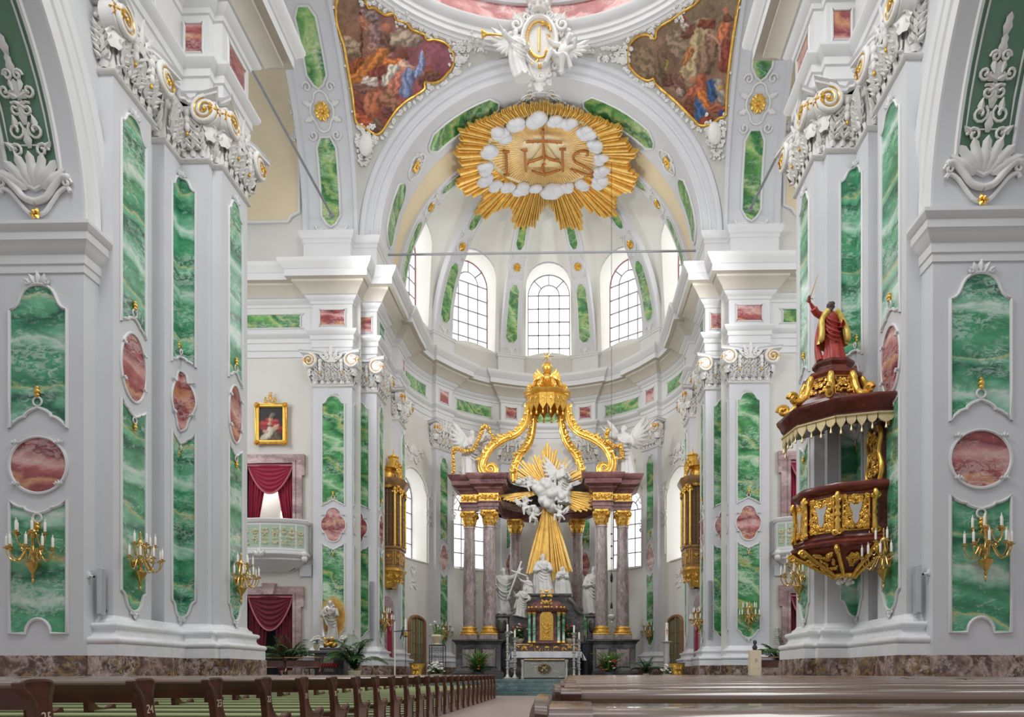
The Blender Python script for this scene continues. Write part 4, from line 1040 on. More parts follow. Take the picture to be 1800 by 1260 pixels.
def figure(name, loc, h, mat, parent=None, rz=0., seed=1, arms='open', wings=False, veil=False, beard=False, hair='long', turn=0., tilt=0., lean=0., voxel=None, seat=False, wid=1., extra=None, rx=0., ry=0., hd=True, feet=True):
    mb = MB(xf(loc, rz, 1., rx, ry))
    nx, ny = robe(mb, h, seed, wid, lean, seat=seat)
    top = .83 * h
    mb.tube([(nx - .11 * h, ny, .79 * h), (nx, ny, .82 * h), (nx + .11 * h, ny, .79 * h)], [.05 * h, .06 * h, .05 * h], 9)
    if hd: head(mb, (nx, ny - .01 * h, .91 * h), h * .62 * 1.08, turn, tilt, hair, beard, veil)
    S = {-1: (nx - .13 * h, ny, .78 * h), 1: (nx + .13 * h, ny, .78 * h)}
    A = {'open': {-1: ((-.22, -.04, .62), (-.30, -.16, .72)), 1: ((.22, -.04, .62), (.16, -.2, .55))},
         'pray': {-1: ((-.18, -.1, .6), (-.03, -.2, .68)), 1: ((.18, -.1, .6), (.03, -.2, .68))},
         'hold': {-1: ((-.2, -.06, .6), (-.06, -.18, .6)), 1: ((.2, -.06, .6), (.08, -.19, .66))},
         'raiseL': {-1: ((-.26, -.08, .80), (-.38, -.16, .92)), 1: ((.2, -.04, .6), (.13, -.2, .6))},
         'raiseR': {1: ((.26, -.08, .80), (.38, -.16, .92)), -1: ((-.2, -.04, .6), (-.13, -.2, .6))},
         'both': {-1: ((-.26, -.05, .82), (-.36, -.1, .98)), 1: ((.26, -.05, .82), (.34, -.1, 1.0))}}[arms]
    for q in (-1, 1):
        e, w_ = A[q]; arm(mb, S[q], [nx + e[0] * h, ny + e[1] * h, e[2] * h], [nx + w_[0] * h, ny + w_[1] * h, w_[2] * h], h)
    # mantle across the body
    r = random.Random(seed + 5)
    for k in range(5):
        z = .34 + .075 * k
        mb.tube(catmull([(nx - .15 * h, -.02 * h + ny * z, (z + .2 + .03 * (k % 2)) * h), (nx - .05 * h, -.125 * h + ny * z, (z + .03) * h), (nx + .08 * h, -.12 * h + ny * z, (z - .02) * h), (nx + .165 * h, .0 + ny * z, (z + .04) * h)], 4), (.012 + .004 * (k % 3)) * h, 6)
    mb.tube(catmull([(nx - .14 * h, .03 * h, .78 * h), (nx - .19 * h, .04 * h, .5 * h), (nx - .2 * h, .03 * h, .25 * h), (nx - .17 * h, .0, .05 * h)], 4), [.03 * h + .003 * h * k for k in range(13)], 7)
    if feet:
        for q in (-1, 1): mb.ell((q * .06 * h, -.15 * h, .025 * h), .03 * h, .06 * h, .025 * h)
    if wings:
        for q in (-1, 1): wing(mb, (nx + q * .06 * h, ny + .08 * h, .72 * h), (q * .8, .35, .2), (0, .1, 1), .55 * h, 7, .02 * h)
    if extra: extra(mb, h, nx, ny)
    return sculpt(name, mb, M[mat], parent, voxel or h * .0125)

# ================================================================== ray tools: meet the real surface along the view of one photo point
def ray_dir(sx, sy):
    xc, zc = (sx - PPX) / F_PX, (PPY - sy) / F_PX; c, s_ = math.cos(YAW), math.sin(YAW)
    return Vector((xc * c - s_, xc * s_ + c, zc))
CAMP = Vector((CAMX, 0, EYE))
def on_pend(sx, sy, c=0.):
    d = ray_dir(sx, sy); k = Vector((1 / AX, 1 / BY, 1 / AX)); o = Vector((CAMP.x, CAMP.y - XY, CAMP.z - CZ))
    o2 = Vector((o.x * k.x, o.y * k.y, o.z * k.z)); d2 = Vector((d.x * k.x, d.y * k.y, d.z * k.z))
    A = d2.dot(d2); B = 2 * o2.dot(d2); Cc = o2.dot(o2) - 2; D = max(0, B * B - 4 * A * Cc)
    t = (-B + math.sqrt(D)) / (2 * A)
    p = CAMP + d * t
    n = Vector(((p.x) / AX ** 2, (p.y - XY) / BY ** 2, (p.z - CZ) / AX ** 2)).normalized()
    return p - n * c
def on_dome(sx, sy, c=0., Rg=6.98):
    d = ray_dir(sx, sy)
    def f(t):
        p = CAMP + d * t; dy = max(0, p.y - AC)
        return math.sqrt(p.x ** 2 + dy ** 2 + (p.z - ZS) ** 2) - Rg
    t = 27.; 
    while f(t) > 0 and t < 50: t += .5
    while f(t) < 0 and t < 60: t += .2
    a, b = t - .2, t
    for _ in range(30):
        m = (a + b) / 2
        if f(m) < 0: a = m
        else: b = m
    p = CAMP + d * a
    n = Vector((p.x, max(0, p.y - AC), p.z - ZS)).normalized()
    return p - n * c

# ------------------------------------------------------------------ pendentive frescoes
def paint(shapes, base, seed):
    r = Vector((seed * 3.1, seed * 1.7, 0))
    def col(x, y):
        c = Vector(base(x, y)); n1 = noise.noise(Vector((x * .006, y * .006, 0)) + r); n2 = noise.noise(Vector((x * .025, y * .025, 3)) + r)
        c = c * (1 + .22 * n1 + .14 * n2)
        qx, qy = x, y
        x = qx + 20 * noise.noise(Vector((qx * .017, qy * .017, 7)) + r) + 9 * noise.noise(Vector((qx * .05, qy * .05, 2)) + r); y = qy + 20 * noise.noise(Vector((qx * .017, qy * .017, 19)) + r) + 9 * noise.noise(Vector((qx * .05, qy * .05, 31)) + r)
        for s_ in shapes:
            x0, y0, x1, y1, w, cc = s_
            wob = 1.05 + .3 * noise.noise(Vector((x * .02 + w, y * .02, w * .3))) + .2 * noise.noise(Vector((x * .06 + w, y * .06, w)))
            dx, dy = x1 - x0, y1 - y0; L2 = dx * dx + dy * dy
            t = 0 if L2 == 0 else max(0, min(1, ((x - x0) * dx + (y - y0) * dy) / L2))
            px, py = x - x0 - t * dx, y - y0 - t * dy; d = math.hypot(px, py) / (w * wob)
            if d < 1.12:
                a = min(1, (1.12 - d) / .25)
                sh = 1.08 - .2 * (px * .6 + py * .8) / w - .16 * d * d
                if w > 25 and L2 > 100: sh *= 1 + .2 * math.sin((px * -dy + py * dx) / math.sqrt(L2) / w * 5 + t * 7 + w + 3 * noise.noise(Vector((x * .03, y * .03, w))))
                g_ = sum(cc) / 3; c = c.lerp((Vector(cc) * .82 + Vector((g_, g_ * .93, g_ * .84)) * .18) * max(.25, sh), a * .93)
        return sr(*[max(0, min(255, k)) for k in c])
    return col
LFIG = [(620, 330, 760, 320, 70, (178, 160, 140)), (190, 390, 260, 420, 70, (160, 138, 112)), (330, 130, 430, 130, 50, (140, 124, 122)),
 (300, 100, 325, 460, 7, (92, 48, 34)), (375, 275, 310, 150, 26, (190, 122, 92)), (430, 250, 470, 420, 62, (150, 118, 116)), (520, 350, 540, 420, 45, (120, 84, 72)), (530, 230, 532, 235, 40, (196, 122, 92)),
 (400, 400, 540, 480, 36, (176, 128, 118)), (490, 470, 240, 680, 62, (196, 116, 52)), (300, 520, 230, 600, 34, (150, 78, 40)), (470, 600, 420, 650, 55, (134, 68, 56)),
 (530, 530, 660, 535, 32, (222, 118, 60)), (675, 470, 676, 472, 38, (128, 74, 54)), (590, 590, 530, 700, 46, (204, 204, 188)), (690, 570, 720, 600, 58, (206, 168, 154)), (680, 600, 682, 605, 36, (208, 132, 104)),
 (640, 680, 560, 820, 62, (190, 112, 96)), (845, 470, 800, 640, 30, (132, 154, 204)), (870, 400, 850, 500, 8, (170, 90, 70)), (720, 640, 690, 790, 52, (112, 132, 178)), (885, 610, 886, 612, 36, (152, 84, 62)), (850, 680, 930, 660, 56, (112, 74, 60)),
 (340, 690, 420, 700, 36, (206, 192, 186)), (260, 740, 430, 780, 36, (124, 90, 80)), (440, 830, 350, 950, 70, (168, 98, 72)), (540, 830, 600, 900, 62, (152, 104, 78)), (410, 930, 412, 935, 46, (200, 112, 74)), (280, 890, 300, 960, 46, (128, 60, 52)), (300, 1000, 390, 1040, 46, (184, 88, 56)), (450, 1060, 460, 1090, 46, (112, 88, 76)), (530, 960, 560, 980, 46, (104, 62, 56))]
RFIG = [(200, 480, 260, 600, 90, (132, 112, 84)), (460, 330, 520, 420, 80, (146, 124, 104)), (560, 290, 640, 240, 40, (120, 72, 58)), (545, 220, 560, 235, 30, (192, 184, 174)), (545, 160, 548, 170, 18, (196, 62, 60)),
 (720, 240, 600, 650, 84, (166, 146, 108)), (790, 330, 720, 560, 70, (134, 102, 82)), (600, 430, 560, 530, 32, (176, 108, 64)), (590, 270, 592, 275, 34, (124, 82, 62)), (930, 400, 890, 560, 54, (138, 62, 52)), (900, 240, 860, 330, 52, (196, 108, 72)), (915, 150, 916, 160, 34, (112, 72, 52)), (905, 85, 910, 100, 25, (196, 116, 96)), (700, 210, 780, 200, 36, (130, 62, 48)), (740, 265, 860, 380, 10, (196, 156, 136)), (860, 380, 855, 520, 10, (180, 130, 110)),
 (350, 480, 340, 700, 46, (110, 88, 68)), (380, 450, 382, 455, 30, (120, 90, 70)), (395, 520, 400, 600, 12, (160, 140, 70)), (410, 690, 412, 700, 46, (104, 66, 56)), (500, 680, 520, 780, 46, (126, 84, 74)), (510, 780, 512, 790, 34, (160, 140, 132)), (600, 900, 640, 940, 62, (112, 62, 46)),
 (700, 690, 690, 800, 56, (166, 82, 56)), (600, 800, 680, 760, 34, (172, 90, 64)), (625, 680, 627, 685, 34, (176, 116, 90)), (830, 710, 875, 840, 42, (152, 148, 142)), (860, 740, 862, 745, 24, (204, 152, 62)), (780, 720, 770, 880, 42, (46, 82, 132)), (680, 870, 690, 1000, 46, (50, 96, 152)), (700, 800, 760, 930, 36, (204, 112, 52)), (770, 930, 890, 930, 34, (156, 84, 62)), (720, 1040, 760, 1020, 40, (134, 62, 42)), (860, 960, 890, 970, 24, (60, 60, 130))]
LOUT = [(90, 60), (100, 0), (120, -50), (190, -80), (300, -60), (345, 10), (368, 66), (400, 60), (450, 85), (510, 125), (582, 118), (610, 170), (690, 195), (740, 250), (810, 280), (852, 300), (872, 342), (940, 340), (1030, 370), (1080, 430), (1104, 500), (1085, 580), (1045, 628), (985, 690), (915, 712), (852, 706), (848, 760), (780, 810), (700, 860), (620, 930), (560, 1010), (490, 1118), (440, 1150), (400, 1135), (330, 1085), (270, 1050), (250, 950), (235, 820), (215, 700), (190, 560), (162, 400), (140, 330), (100, 200)]
ROUT = [(70, 440), (95, 370), (160, 310), (240, 297), (302, 332), (312, 270), (350, 225), (450, 165), (540, 100), (640, 40), (740, -40), (1010, -60), (1010, 60), (985, 220), (958, 400), (930, 620), (915, 800), (905, 980), (850, 1010), (780, 1062), (690, 1072), (640, 1030), (560, 950), (480, 870), (390, 790), (305, 715), (288, 676), (240, 690), (170, 660), (100, 590), (74, 530)]
for side, ox, out, figs, base in (('left', 570, LOUT, LFIG, lambda x, y: (lerp(136, 152, min(1, x / 900)), lerp(112, 110, min(1, x / 900)) - y * .03, lerp(84, 120, min(1, x / 900)) - y * .03)), ('right', 1090, ROUT, RFIG, lambda x, y: (138 - y * .01, 120 - y * .025, 98 - y * .02))):
    k = .2063; col = paint(figs, base, 3 if side == 'left' else 8)
    root = empty('pendentive_fresco', tuple(on_pend(ox + 500 * k, 500 * k)), 0, ('baroque fresco left of the crossing cartouche with a blue banner and orange draperies' if side == 'left' else 'baroque fresco right of the crossing cartouche, standing saint in beige above blue cloth'), 'fresco', 'pendentive frescoes under the dome')
    inv = Matrix.Translation(root.location).inverted()
    Tl = lambda x, y, z, inv=inv: inv @ Vector((x, y, z))
    mb = MB(Tl); pts = []
    def fn(a, b, c): pts.append((a, b)); return on_pend(ox + a * k, b * k, .03 + c)
    mb.fill(out, fn, 9.)
    mb.build('painted_scene', M['vcol'], root, smooth=60, cols=[col(a, b) for a, b in pts])
    f = lambda a, b, c: on_pend(ox + a * k, b * k, .03 + c)
    gb = MB(Tl); D = catmull(out, 4, True); gb.tube([f(a, b, .04) for a, b in D], .055, 6, closed=True); gb.build('gilded_frame', M['gold'], root, smooth=60)
    sb = MB(Tl); r = random.Random(5)
    cx, cy = sum(q[0] for q in out) / len(out), sum(q[1] for q in out) / len(out)
    N_ = len(D)
    for i in range(0, N_, 2):
        a, b = D[i]; a2, b2 = D[(i + 1) % N_]; nx, ny = (b2 - b), -(a2 - a); l = math.hypot(nx, ny) or 1
        if (a - cx) * nx + (b - cy) * ny < 0: nx, ny = -nx, -ny
        nx /= l; ny /= l
        edge = (a < 300 and side == 'left') or (a > 880 and side == 'right')
        big = .45 if edge else 1
        g = lambda x, y, c, a=a, b=b, nx=nx, ny=ny: f(a + nx * 24 * big + x * 200, b + ny * 24 * big + y * 200, c)
        if not edge or i % 6 == 0:
            leaf(sb, g, 0, 0, math.atan2(ny, nx) + r.uniform(-.9, .9), .22 * big, .13 * big, .06, .05, .02, 4, 3)
            if i % 4 == 0: sb.tube(spiral(g, .05 * nx, .05 * ny, .085 * big, 1.3, r.uniform(0, 6), 1, .04, .2, 10), .035, 5)
    # the larger stucco clusters: outer lobe and lower console
    for (a, b, s_, n) in (((1150, 470, .9, 12), (1130, 600, .5, 7), (650, 170, .5, 8), (350, 1170, .8, 12), (340, 1270, .7, 10), (330, 1380, .4, 8)) if side == 'left' else ((20, 480, .8, 12), (-120, 470, .55, 8), (-260, 420, .4, 6), (510, 110, .6, 8), (820, 1060, .8, 12), (820, 1170, .7, 10), (830, 1300, .5, 8))):
        cb = MB(Tl); rocaille(cb, lambda x, y, c: f(a + x * 130, b + y * 130, c), s_ * .8, s_ * .9, n, int(a) + 99, .05); cb.build('stucco_cluster', M['stucco'], root, smooth=60)
    if side == 'left':
        for q, (a, b) in enumerate(((1240, 380), (1300, 330), (1330, 400))): cb = MB(Tl); rocaille(cb, lambda x, y, c: f(a + x * 130, b + y * 130, c), .4, .4, 5, q, .045); cb.build('stucco_cluster', M['stucco'], root, smooth=60)
    a, b = (340, 1240) if side == 'left' else (820, 1140)
    sb.ell(f(a, b, .12), .32, .2, .5, 12, 9)
    sb.build('stucco_border', M['stucco'], root, smooth=60)

# ------------------------------------------------------------------ gilded monogram glory under the apse vault
GC = (958, 258)
GO = [(955, 173), (1007, 183), (1054, 199), (1096, 216), (1102, 236), (1114, 249), (1129, 265), (1110, 282), (1131, 315), (1118, 339), (1087, 341), (1089, 377), (1067, 385), (1025, 360), (1025, 403), (986, 403), (972, 368), (959, 364), (949, 379), (941, 405), (914, 405), (898, 397), (895, 360), (879, 366), (848, 383), (832, 375), (840, 342), (817, 341), (801, 333), (794, 319), (801, 292), (794, 259), (803, 242), (803, 222), (832, 205), (873, 191), (914, 178)]
def g_out(th):
    dx, dy = math.cos(th), math.sin(th); best = 60
    for i in range(len(GO)):
        (ax, ay), (bx, by) = GO[i], GO[(i + 1) % len(GO)]; ax -= GC[0]; ay -= GC[1]; bx -= GC[0]; by -= GC[1]
        ex, ey = bx - ax, by - ay; den = dx * ey - dy * ex
        if abs(den) < 1e-9: continue
        t = (ax * ey - ay * ex) / den; u = (ax * dy - ay * dx) / den
        if t > 0 and -1e-6 <= u <= 1 + 1e-6: best = t
    return best
def g_in(th): return 1 / math.sqrt((math.cos(th) / 98) ** 2 + (math.sin(th) / 62) ** 2)
gc = on_dome(*GC)
GL = empty('gilded_glory', tuple(gc), 0, 'huge gilded sunburst with cloud ring and IHS monogram under the apse vault', 'sunburst')
Tg = lambda x, y, z: (x - gc.x, y - gc.y, z - gc.z)
mb = MB(Tg); r = random.Random(2); NR = 190
for i in range(NR):
    th = 2 * PI * (i + .5) / NR; ro = g_out(th) * r.uniform(.93, 1.0); ri = g_in(th) * 1.08; hw = 2 * PI / NR * .52; up = .10 + .10 * (i % 3 == 0) + r.uniform(0, .05)
    pr = []
    for t in (0, .35, .7, 1):
        rr = lerp(ri, ro, t); wv = hw * (1 if t < 1 else .75)
        q = lambda da, c: on_dome(GC[0] + rr * math.cos(th + da), GC[1] + rr * math.sin(th + da), c)
        pr.append([mb.p(*q(-wv, .05)), mb.p(*q(-wv * .6, .1 + up)), mb.p(*q(wv * .6, .1 + up)), mb.p(*q(wv, .05))])
    for a, b in zip(pr, pr[1:]):
        for j in range(3): mb.f.append([a[j], a[j + 1], b[j + 1], b[j]])
    mb.f.append(pr[-1])
mb.build('sunburst', M['goldray'], GL, smooth=25)
M['palegold'] = plain('pale_gold_disc', (.93, .82, .54), .5, .0, .06, 4.)
mb = MB(Tg)
mb.grid(lambda u, v: on_dome(GC[0] + g_in(2 * PI * u) * (.02 + 1.12 * v) * math.cos(2 * PI * u), GC[1] + g_in(2 * PI * u) * (.02 + 1.12 * v) * math.sin(2 * PI * u), .12), 64, 6, cu=True)
mb.build('radiant_disc', M['palegold'], GL, smooth=60)
mb = MB(Tg)
for i in range(110):
    th = 2 * PI * i / 110 + .02; ri, ro = g_in(th) * r.uniform(.36, .46), g_in(th) * 1.0
    mb.tube([on_dome(GC[0] + k * math.cos(th), GC[1] + k * math.sin(th), .16) for k in (ri, (ri + ro) / 2, ro)], [.008, .018, .026], 4)
mb.build('fine_rays', M['gold'], GL, smooth=60).name = 'fine_sunburst'
cl = [(905, 205, 15), (943, 199, 17), (978, 200, 13), (1003, 204, 14), (876, 226, 17), (1035, 222, 14), (1050, 247, 14), (857, 257, 16), (1060, 270, 13), (847, 287, 15), (1062, 293, 13), (850, 306, 14), (1060, 313, 15), (868, 318, 13), (890, 322, 13), (912, 325, 14), (938, 325, 12), (972, 327, 18), (998, 321, 13), (1028, 317, 14)]
M['cloud'] = plain('grey_white_stucco_cloud', (.62, .63, .66), .5, var=.08, scale=3.)
for i, (a, b, s_) in enumerate(cl):
    mb = MB(Tg); r2 = random.Random(i)
    for k in range(7):
        p = on_dome(a + r2.uniform(-.5, .5) * s_, b + r2.uniform(-.4, .4) * s_, .32); rr = s_ * .032 * r2.uniform(.48, .72)
        mb.ell(p, rr * 1.15, rr * .8, rr * .72, 12, 9)
    mb.build('cloud', M['cloud'], GL, smooth=60)
M['bronze'] = plain('red_gold_lettering', (.42, .16, .04), .4, .5, .3, 20.)
def letter(paths, rad, name):
    mb = MB(Tg)
    for P in paths:
        Q = catmull(P, 5) if len(P) > 2 else P
        mb.tube([on_dome(a, b, .34) for a, b in Q], rad, 6)
        for a, b in Q[::2]: leaf(mb, lambda x, y, c: on_dome(a + x * 34, b + y * 34, .32 + c), 0, 0, rnd.uniform(0, 6), .13, .09, .03, .03, .03, 3, 2)
    mb.build(name, M['bronze'], GL, smooth=60)
letter([[(886, 254), (888, 296)], [(881, 254), (892, 255)], [(883, 297), (893, 297)]], .07, 'letter_i')
letter([[(921, 252), (923, 290)], [(990, 250), (991, 290)], [(928, 273), (945, 268), (957, 264), (972, 269), (985, 271)], [(916, 252), (926, 251)], [(985, 250), (997, 250)]], .07, 'letter_h')
letter([[(1036, 262), (1036, 254), (1022, 254), (1011, 262), (1014, 272), (1028, 280), (1043, 289), (1046, 297), (1032, 296), (1015, 289), (1005, 287)]], .065, 'letter_s')
letter([[(955, 215), (955, 240), (957, 268)], [(923, 237), (955, 236), (990, 238)], [(957, 276), (953, 285), (958, 296)], [(935, 290), (957, 296), (985, 288)]], .065, 'crowning_cross')
mb = MB(Tg); mb.poly([on_dome(a, b, .2) for a, b in ((957, 244), (990, 287), (925, 287))]); mb.build('triangle', plain('flat_ochre_gilding', (.80, .64, .32), .5, .1), GL, smooth=None)

# ------------------------------------------------------------------ crossing cartouche with angels
YC_ = 31.0
def pc(sx, sy, c=0.): return Vector(atY(sx, sy, YC_ - c))
cc = pc(946, 80)
CT = empty('cartouche', tuple(cc), 0, 'white stucco cartouche with crown, gold cipher and angels above the choir arch', 'stucco cartouche')
Tc = lambda x, y, z: (x - cc.x, y - cc.y, z - cc.z)
fc = lambda a, b, c: pc(948 + a * 40, 78 - b * 40, c)   # 1 unit = 1 m
mb = MB(Tc); r = random.Random(4)
mb.prism([(.66 * math.cos(t), .15 + 1.0 * math.sin(t)) for t in [2 * PI * k / 30 for k in range(30)]], fc, -.1, .28)
mb.prism([(.36 * math.cos(t), -1.0 + .5 * math.sin(t)) for t in [2 * PI * k / 20 for k in range(20)]], fc, -.1, .26)
mb.tube([fc(.74 * math.cos(t), .15 + 1.08 * math.sin(t), .3) for t in [2 * PI * k / 30 for k in range(30)]], .11, 7, closed=True)
mb.tube([fc(.42 * math.cos(t), -1.0 + .56 * math.sin(t), .26) for t in [R(150 + 240 * k / 16) for k in range(17)]], .09, 7)
mb.build('shield', M['stucco'], CT, smooth=40)
mb = MB(Tc)
for k in range(34):
    t = 2 * PI * k / 34; a, b = .9 * math.cos(t), .0 + 1.45 * math.sin(t)
    leaf(mb, fc, a, b, t + r.uniform(-.6, .6), r.uniform(.3, .6), .26, .12, .14, .1, 5, 3)
    if k % 2 == 0: mb.tube(spiral(fc, a * 1.05, b, .18, 1.3, r.uniform(0, 6), 1, .25, .2, 12), .06, 6)
for q in (-1, 1):
    mb.tube(spiral(lambda a, b, c: fc(q * a, b, c), 1.0, .85, .3, 1.4, 1, 1, .3, .2, 16), .09, 6)
    for k in range(4): leaf(mb, lambda a, b, c: fc(q * a, b, c), .8, .6, 1.2 + .2 * k, .9 - .1 * k, .2, .1, .15, .2, 6, 3)
leaf(mb, fc, 0, -1.4, -PI / 2, .7, .5, .15, .1, .1, 6, 4)
mb.build('acanthus_border', M['stucco'], CT, smooth=60)
mb = MB(Tc); mb.lathe([(.34, 0), (.38, .1), (.36, .25), (.5, .45), (.58, .62), (.5, .8), (.3, .95), (.1, 1.0)], n=16, fn=lambda x, y, z: Vector(fc(0, 1.35, .25)) + Vector((x, y, z)))
for k in range(9): mb.ell(Vector(fc(0, 1.35, .25)) + Vector((.42 * math.cos(k * .7), .42 * math.sin(k * .7), .2)), .1, nu=7, nv=5)
mb.build('crown', M['stucco'], CT, smooth=40)
mb = MB(Tc)
mb.tube([fc(a, b, .36) for a, b in catmull([(.42, .75), (.2, .98), (-.2, .95), (-.48, .6), (-.5, .1), (-.3, -.4), (.1, -.58), (.45, -.3)], 5)], .045, 6)
for P in ([(.0, .7), (-.02, -.3)], [(.1, .85), (.4, .9), (.5, .6)], [(.32, .45), (.5, .3), (.42, .1)], [(-.05, -.6), (-.1, -.75), (-.35, -.85)]): mb.tube([fc(a, b, .36) for a, b in (catmull(P, 5) if len(P) > 2 else P)], .04, 6)
for k in range(30):
    t = R(60 + 260 * k / 30); mb.ell(fc(-.03 + .5 * math.cos(t), .2 + .8 * math.sin(t), .38), .045, nu=6, nv=4)
mb.ell(fc(.42, -.42, .5), .2, nu=12, nv=9); mb.ell(fc(.02, -.95, .32), .1)
mb.build('gold_cipher', M['gold'], CT, smooth=60)
# trumpeting angel and seated companion
TA = figure('trumpeting_angel', pc(919, 139, .7), 2.02, 'stucco', None, rz=.35, seed=61, arms='raiseL', wings=True, ry=-.2, turn=-1.0, hair='short', wid=1.0, voxel=.03)
tag(TA, 'white stucco angel blowing a golden trumpet left of the crossing cartouche', 'angel statue', 'stucco angels of the cartouche')
mb = MB(); mb.tube([pc(893, 64, .75), pc(870, 61, .78), pc(856, 60, .8), pc(850, 60, .8), pc(847, 60, .8)], [.03, .035, .06, .14, .2], 10); tr = mb.build('trumpet', M['gold'], TA, smooth=60); tr.matrix_parent_inverse = TA.matrix_world.inverted()

# ------------------------------------------------------------------ tie rods
def rod(P, r_, label):
    mb = MB(); mb.tube(P, r_, 8)
    for q in (P[0], P[-1]): mb.ell(q, r_ * 2.2, nu=8, nv=6)
    tag(mb.build('tie_rod', M['steel'], None, smooth=60), label, 'tie rod', 'iron tie rods of the arches')
rod([(-9.0, 19.0, atX(456, 155, -9.0)[2]), (-9.2, 31.2, 21.2)], .055, 'slanting iron rod above the left transept')
rod([(9.0, 19.0, 18.9), (9.2, 31.2, 21.2)], .055, 'slanting iron rod above the right transept')
rod([(-7.2, 32.8, 20.35), (7.2, 32.8, 20.35)], .05, 'horizontal iron rod spanning the choir arch')
# ================================================================== high altar
def V3(*a): return tuple(a)
ZF = .672      # chancel floor
def corinth(mb, c, r, h, seed=1):
    """gilded corinthian capital of a round column."""
    rr = random.Random(seed)
    mb.lathe([(r * .98, 0), (r * 1.12, .03), (r * 1.0, .06), (r * 1.02, h * .5), (r * 1.25, h * .85), (r * 1.3, h * .88)], c, 18)
    for row, (z, L) in enumerate(((.05, h * .42), (h * .25, h * .5))):
        for k in range(8):
            t = 2 * PI * (k + .5 * row) / 8
            f = lambda a, b, cc, t=t: (c[0] + (r * 1.02 + cc) * math.cos(t) - a * math.sin(t), c[1] + (r * 1.02 + cc) * math.sin(t) + a * math.cos(t), c[2] + b)
            leaf(mb, f, 0, z, PI / 2, L, r * .75, .06, .13, .02 + .03 * row, 6, 3)
    for k in range(4):
        t = PI / 4 + PI / 2 * k
        f = lambda a, b, cc, t=t: (c[0] + (r * 1.25 + a) * math.cos(t) - cc * math.sin(t), c[1] + (r * 1.25 + a) * math.sin(t) + cc * math.cos(t), c[2] + b)
        for q in (-.05, .05): mb.tube(spiral(lambda a, b, cc: f(a, b, q), .08, h * .74, r * .42, 1.6, PI / 2, -1, 0, .2, 16), .04, 6)
    for k in range(4):
        t = PI / 2 * k; mb.ell((c[0] + r * 1.35 * math.cos(t), c[1] + r * 1.35 * math.sin(t), c[2] + h * .87), .08, nu=8, nv=6)
    P = []
    for k in range(4):
        t = PI / 4 + PI / 2 * k
        P += [(r * 1.75 * math.cos(t - .1), r * 1.75 * math.sin(t - .1)), (r * 1.75 * math.cos(t + .1), r * 1.75 * math.sin(t + .1)), (r * 1.22 * math.cos(t + PI / 4), r * 1.22 * math.sin(t + PI / 4))]
    mb.prism(P, lambda a, b, cc: (c[0] + a, c[1] + b, c[2] + cc), h * .88, h)
COLS = [(-3.92, 37.0, 0, 'outermost mauve marble column on the left of the high altar'), (-2.84, 36.7, 0, 'second mauve marble column from the left of the high altar'), (-1.66, 38.9, 1, 'set-back mauve column left of the gilded rays, partly behind the kneeling figure'), (1.7, 38.9, 1, 'set-back mauve column right of the gilded rays'), (2.95, 36.7, 0, 'second mauve marble column from the right of the high altar'), (4.06, 37.0, 0, 'outermost mauve marble column on the right of the high altar')]
first = None
for x, y, bk, lab in COLS:
    if first is None:
        c0 = empty('altar_column', (0, 0, 0))
        mb = MB(); mb.lathe([(.33, 3.14), (.335, 4.2), (.325, 5.6), (.30, 7.4), (.285, 8.45), (.31, 8.47), (.31, 8.55), (.28, 8.58)], n=24); mb.build('shaft', M['colmarble'], c0, smooth=50)
        mb = MB(); corinth(mb, (0, 0, 8.56), .29, .77, 3); mb.build('gilded_capital', M['gold'], c0, smooth=60)
        mb = MB(); mb.lathe([(.46, 2.98), (.46, 3.04)] + [(.40 + .06 * math.cos(t), 3.09 + .06 * math.sin(t)) for t in [R(k) for k in range(-90, 91, 30)]] + [(.37, 3.16), (.35, 3.2), (.36, 3.24)] + [(.35 + .05 * math.cos(t), 3.28 + .05 * math.sin(t)) for t in [R(k) for k in range(-90, 91, 30)]] + [(.34, 3.35), (.33, 3.38)], n=24); mb.bbox(-.47, .47, -.47, .47, 2.94, 2.995, .01); mb.build('gilded_base', M['gold'], c0, smooth=50)
        mb = MB(); mb.bbox(-.46, .46, -.46, .46, 2.68, 2.945, .015); mb.build('plinth', M['colmarble'], c0, smooth=None)
        index_tree(c0); o = first = c0
    else: o = copy_tree(first)
    o.location = (x, y, 0); tag(o, lab, 'column', 'columns of the high altar')
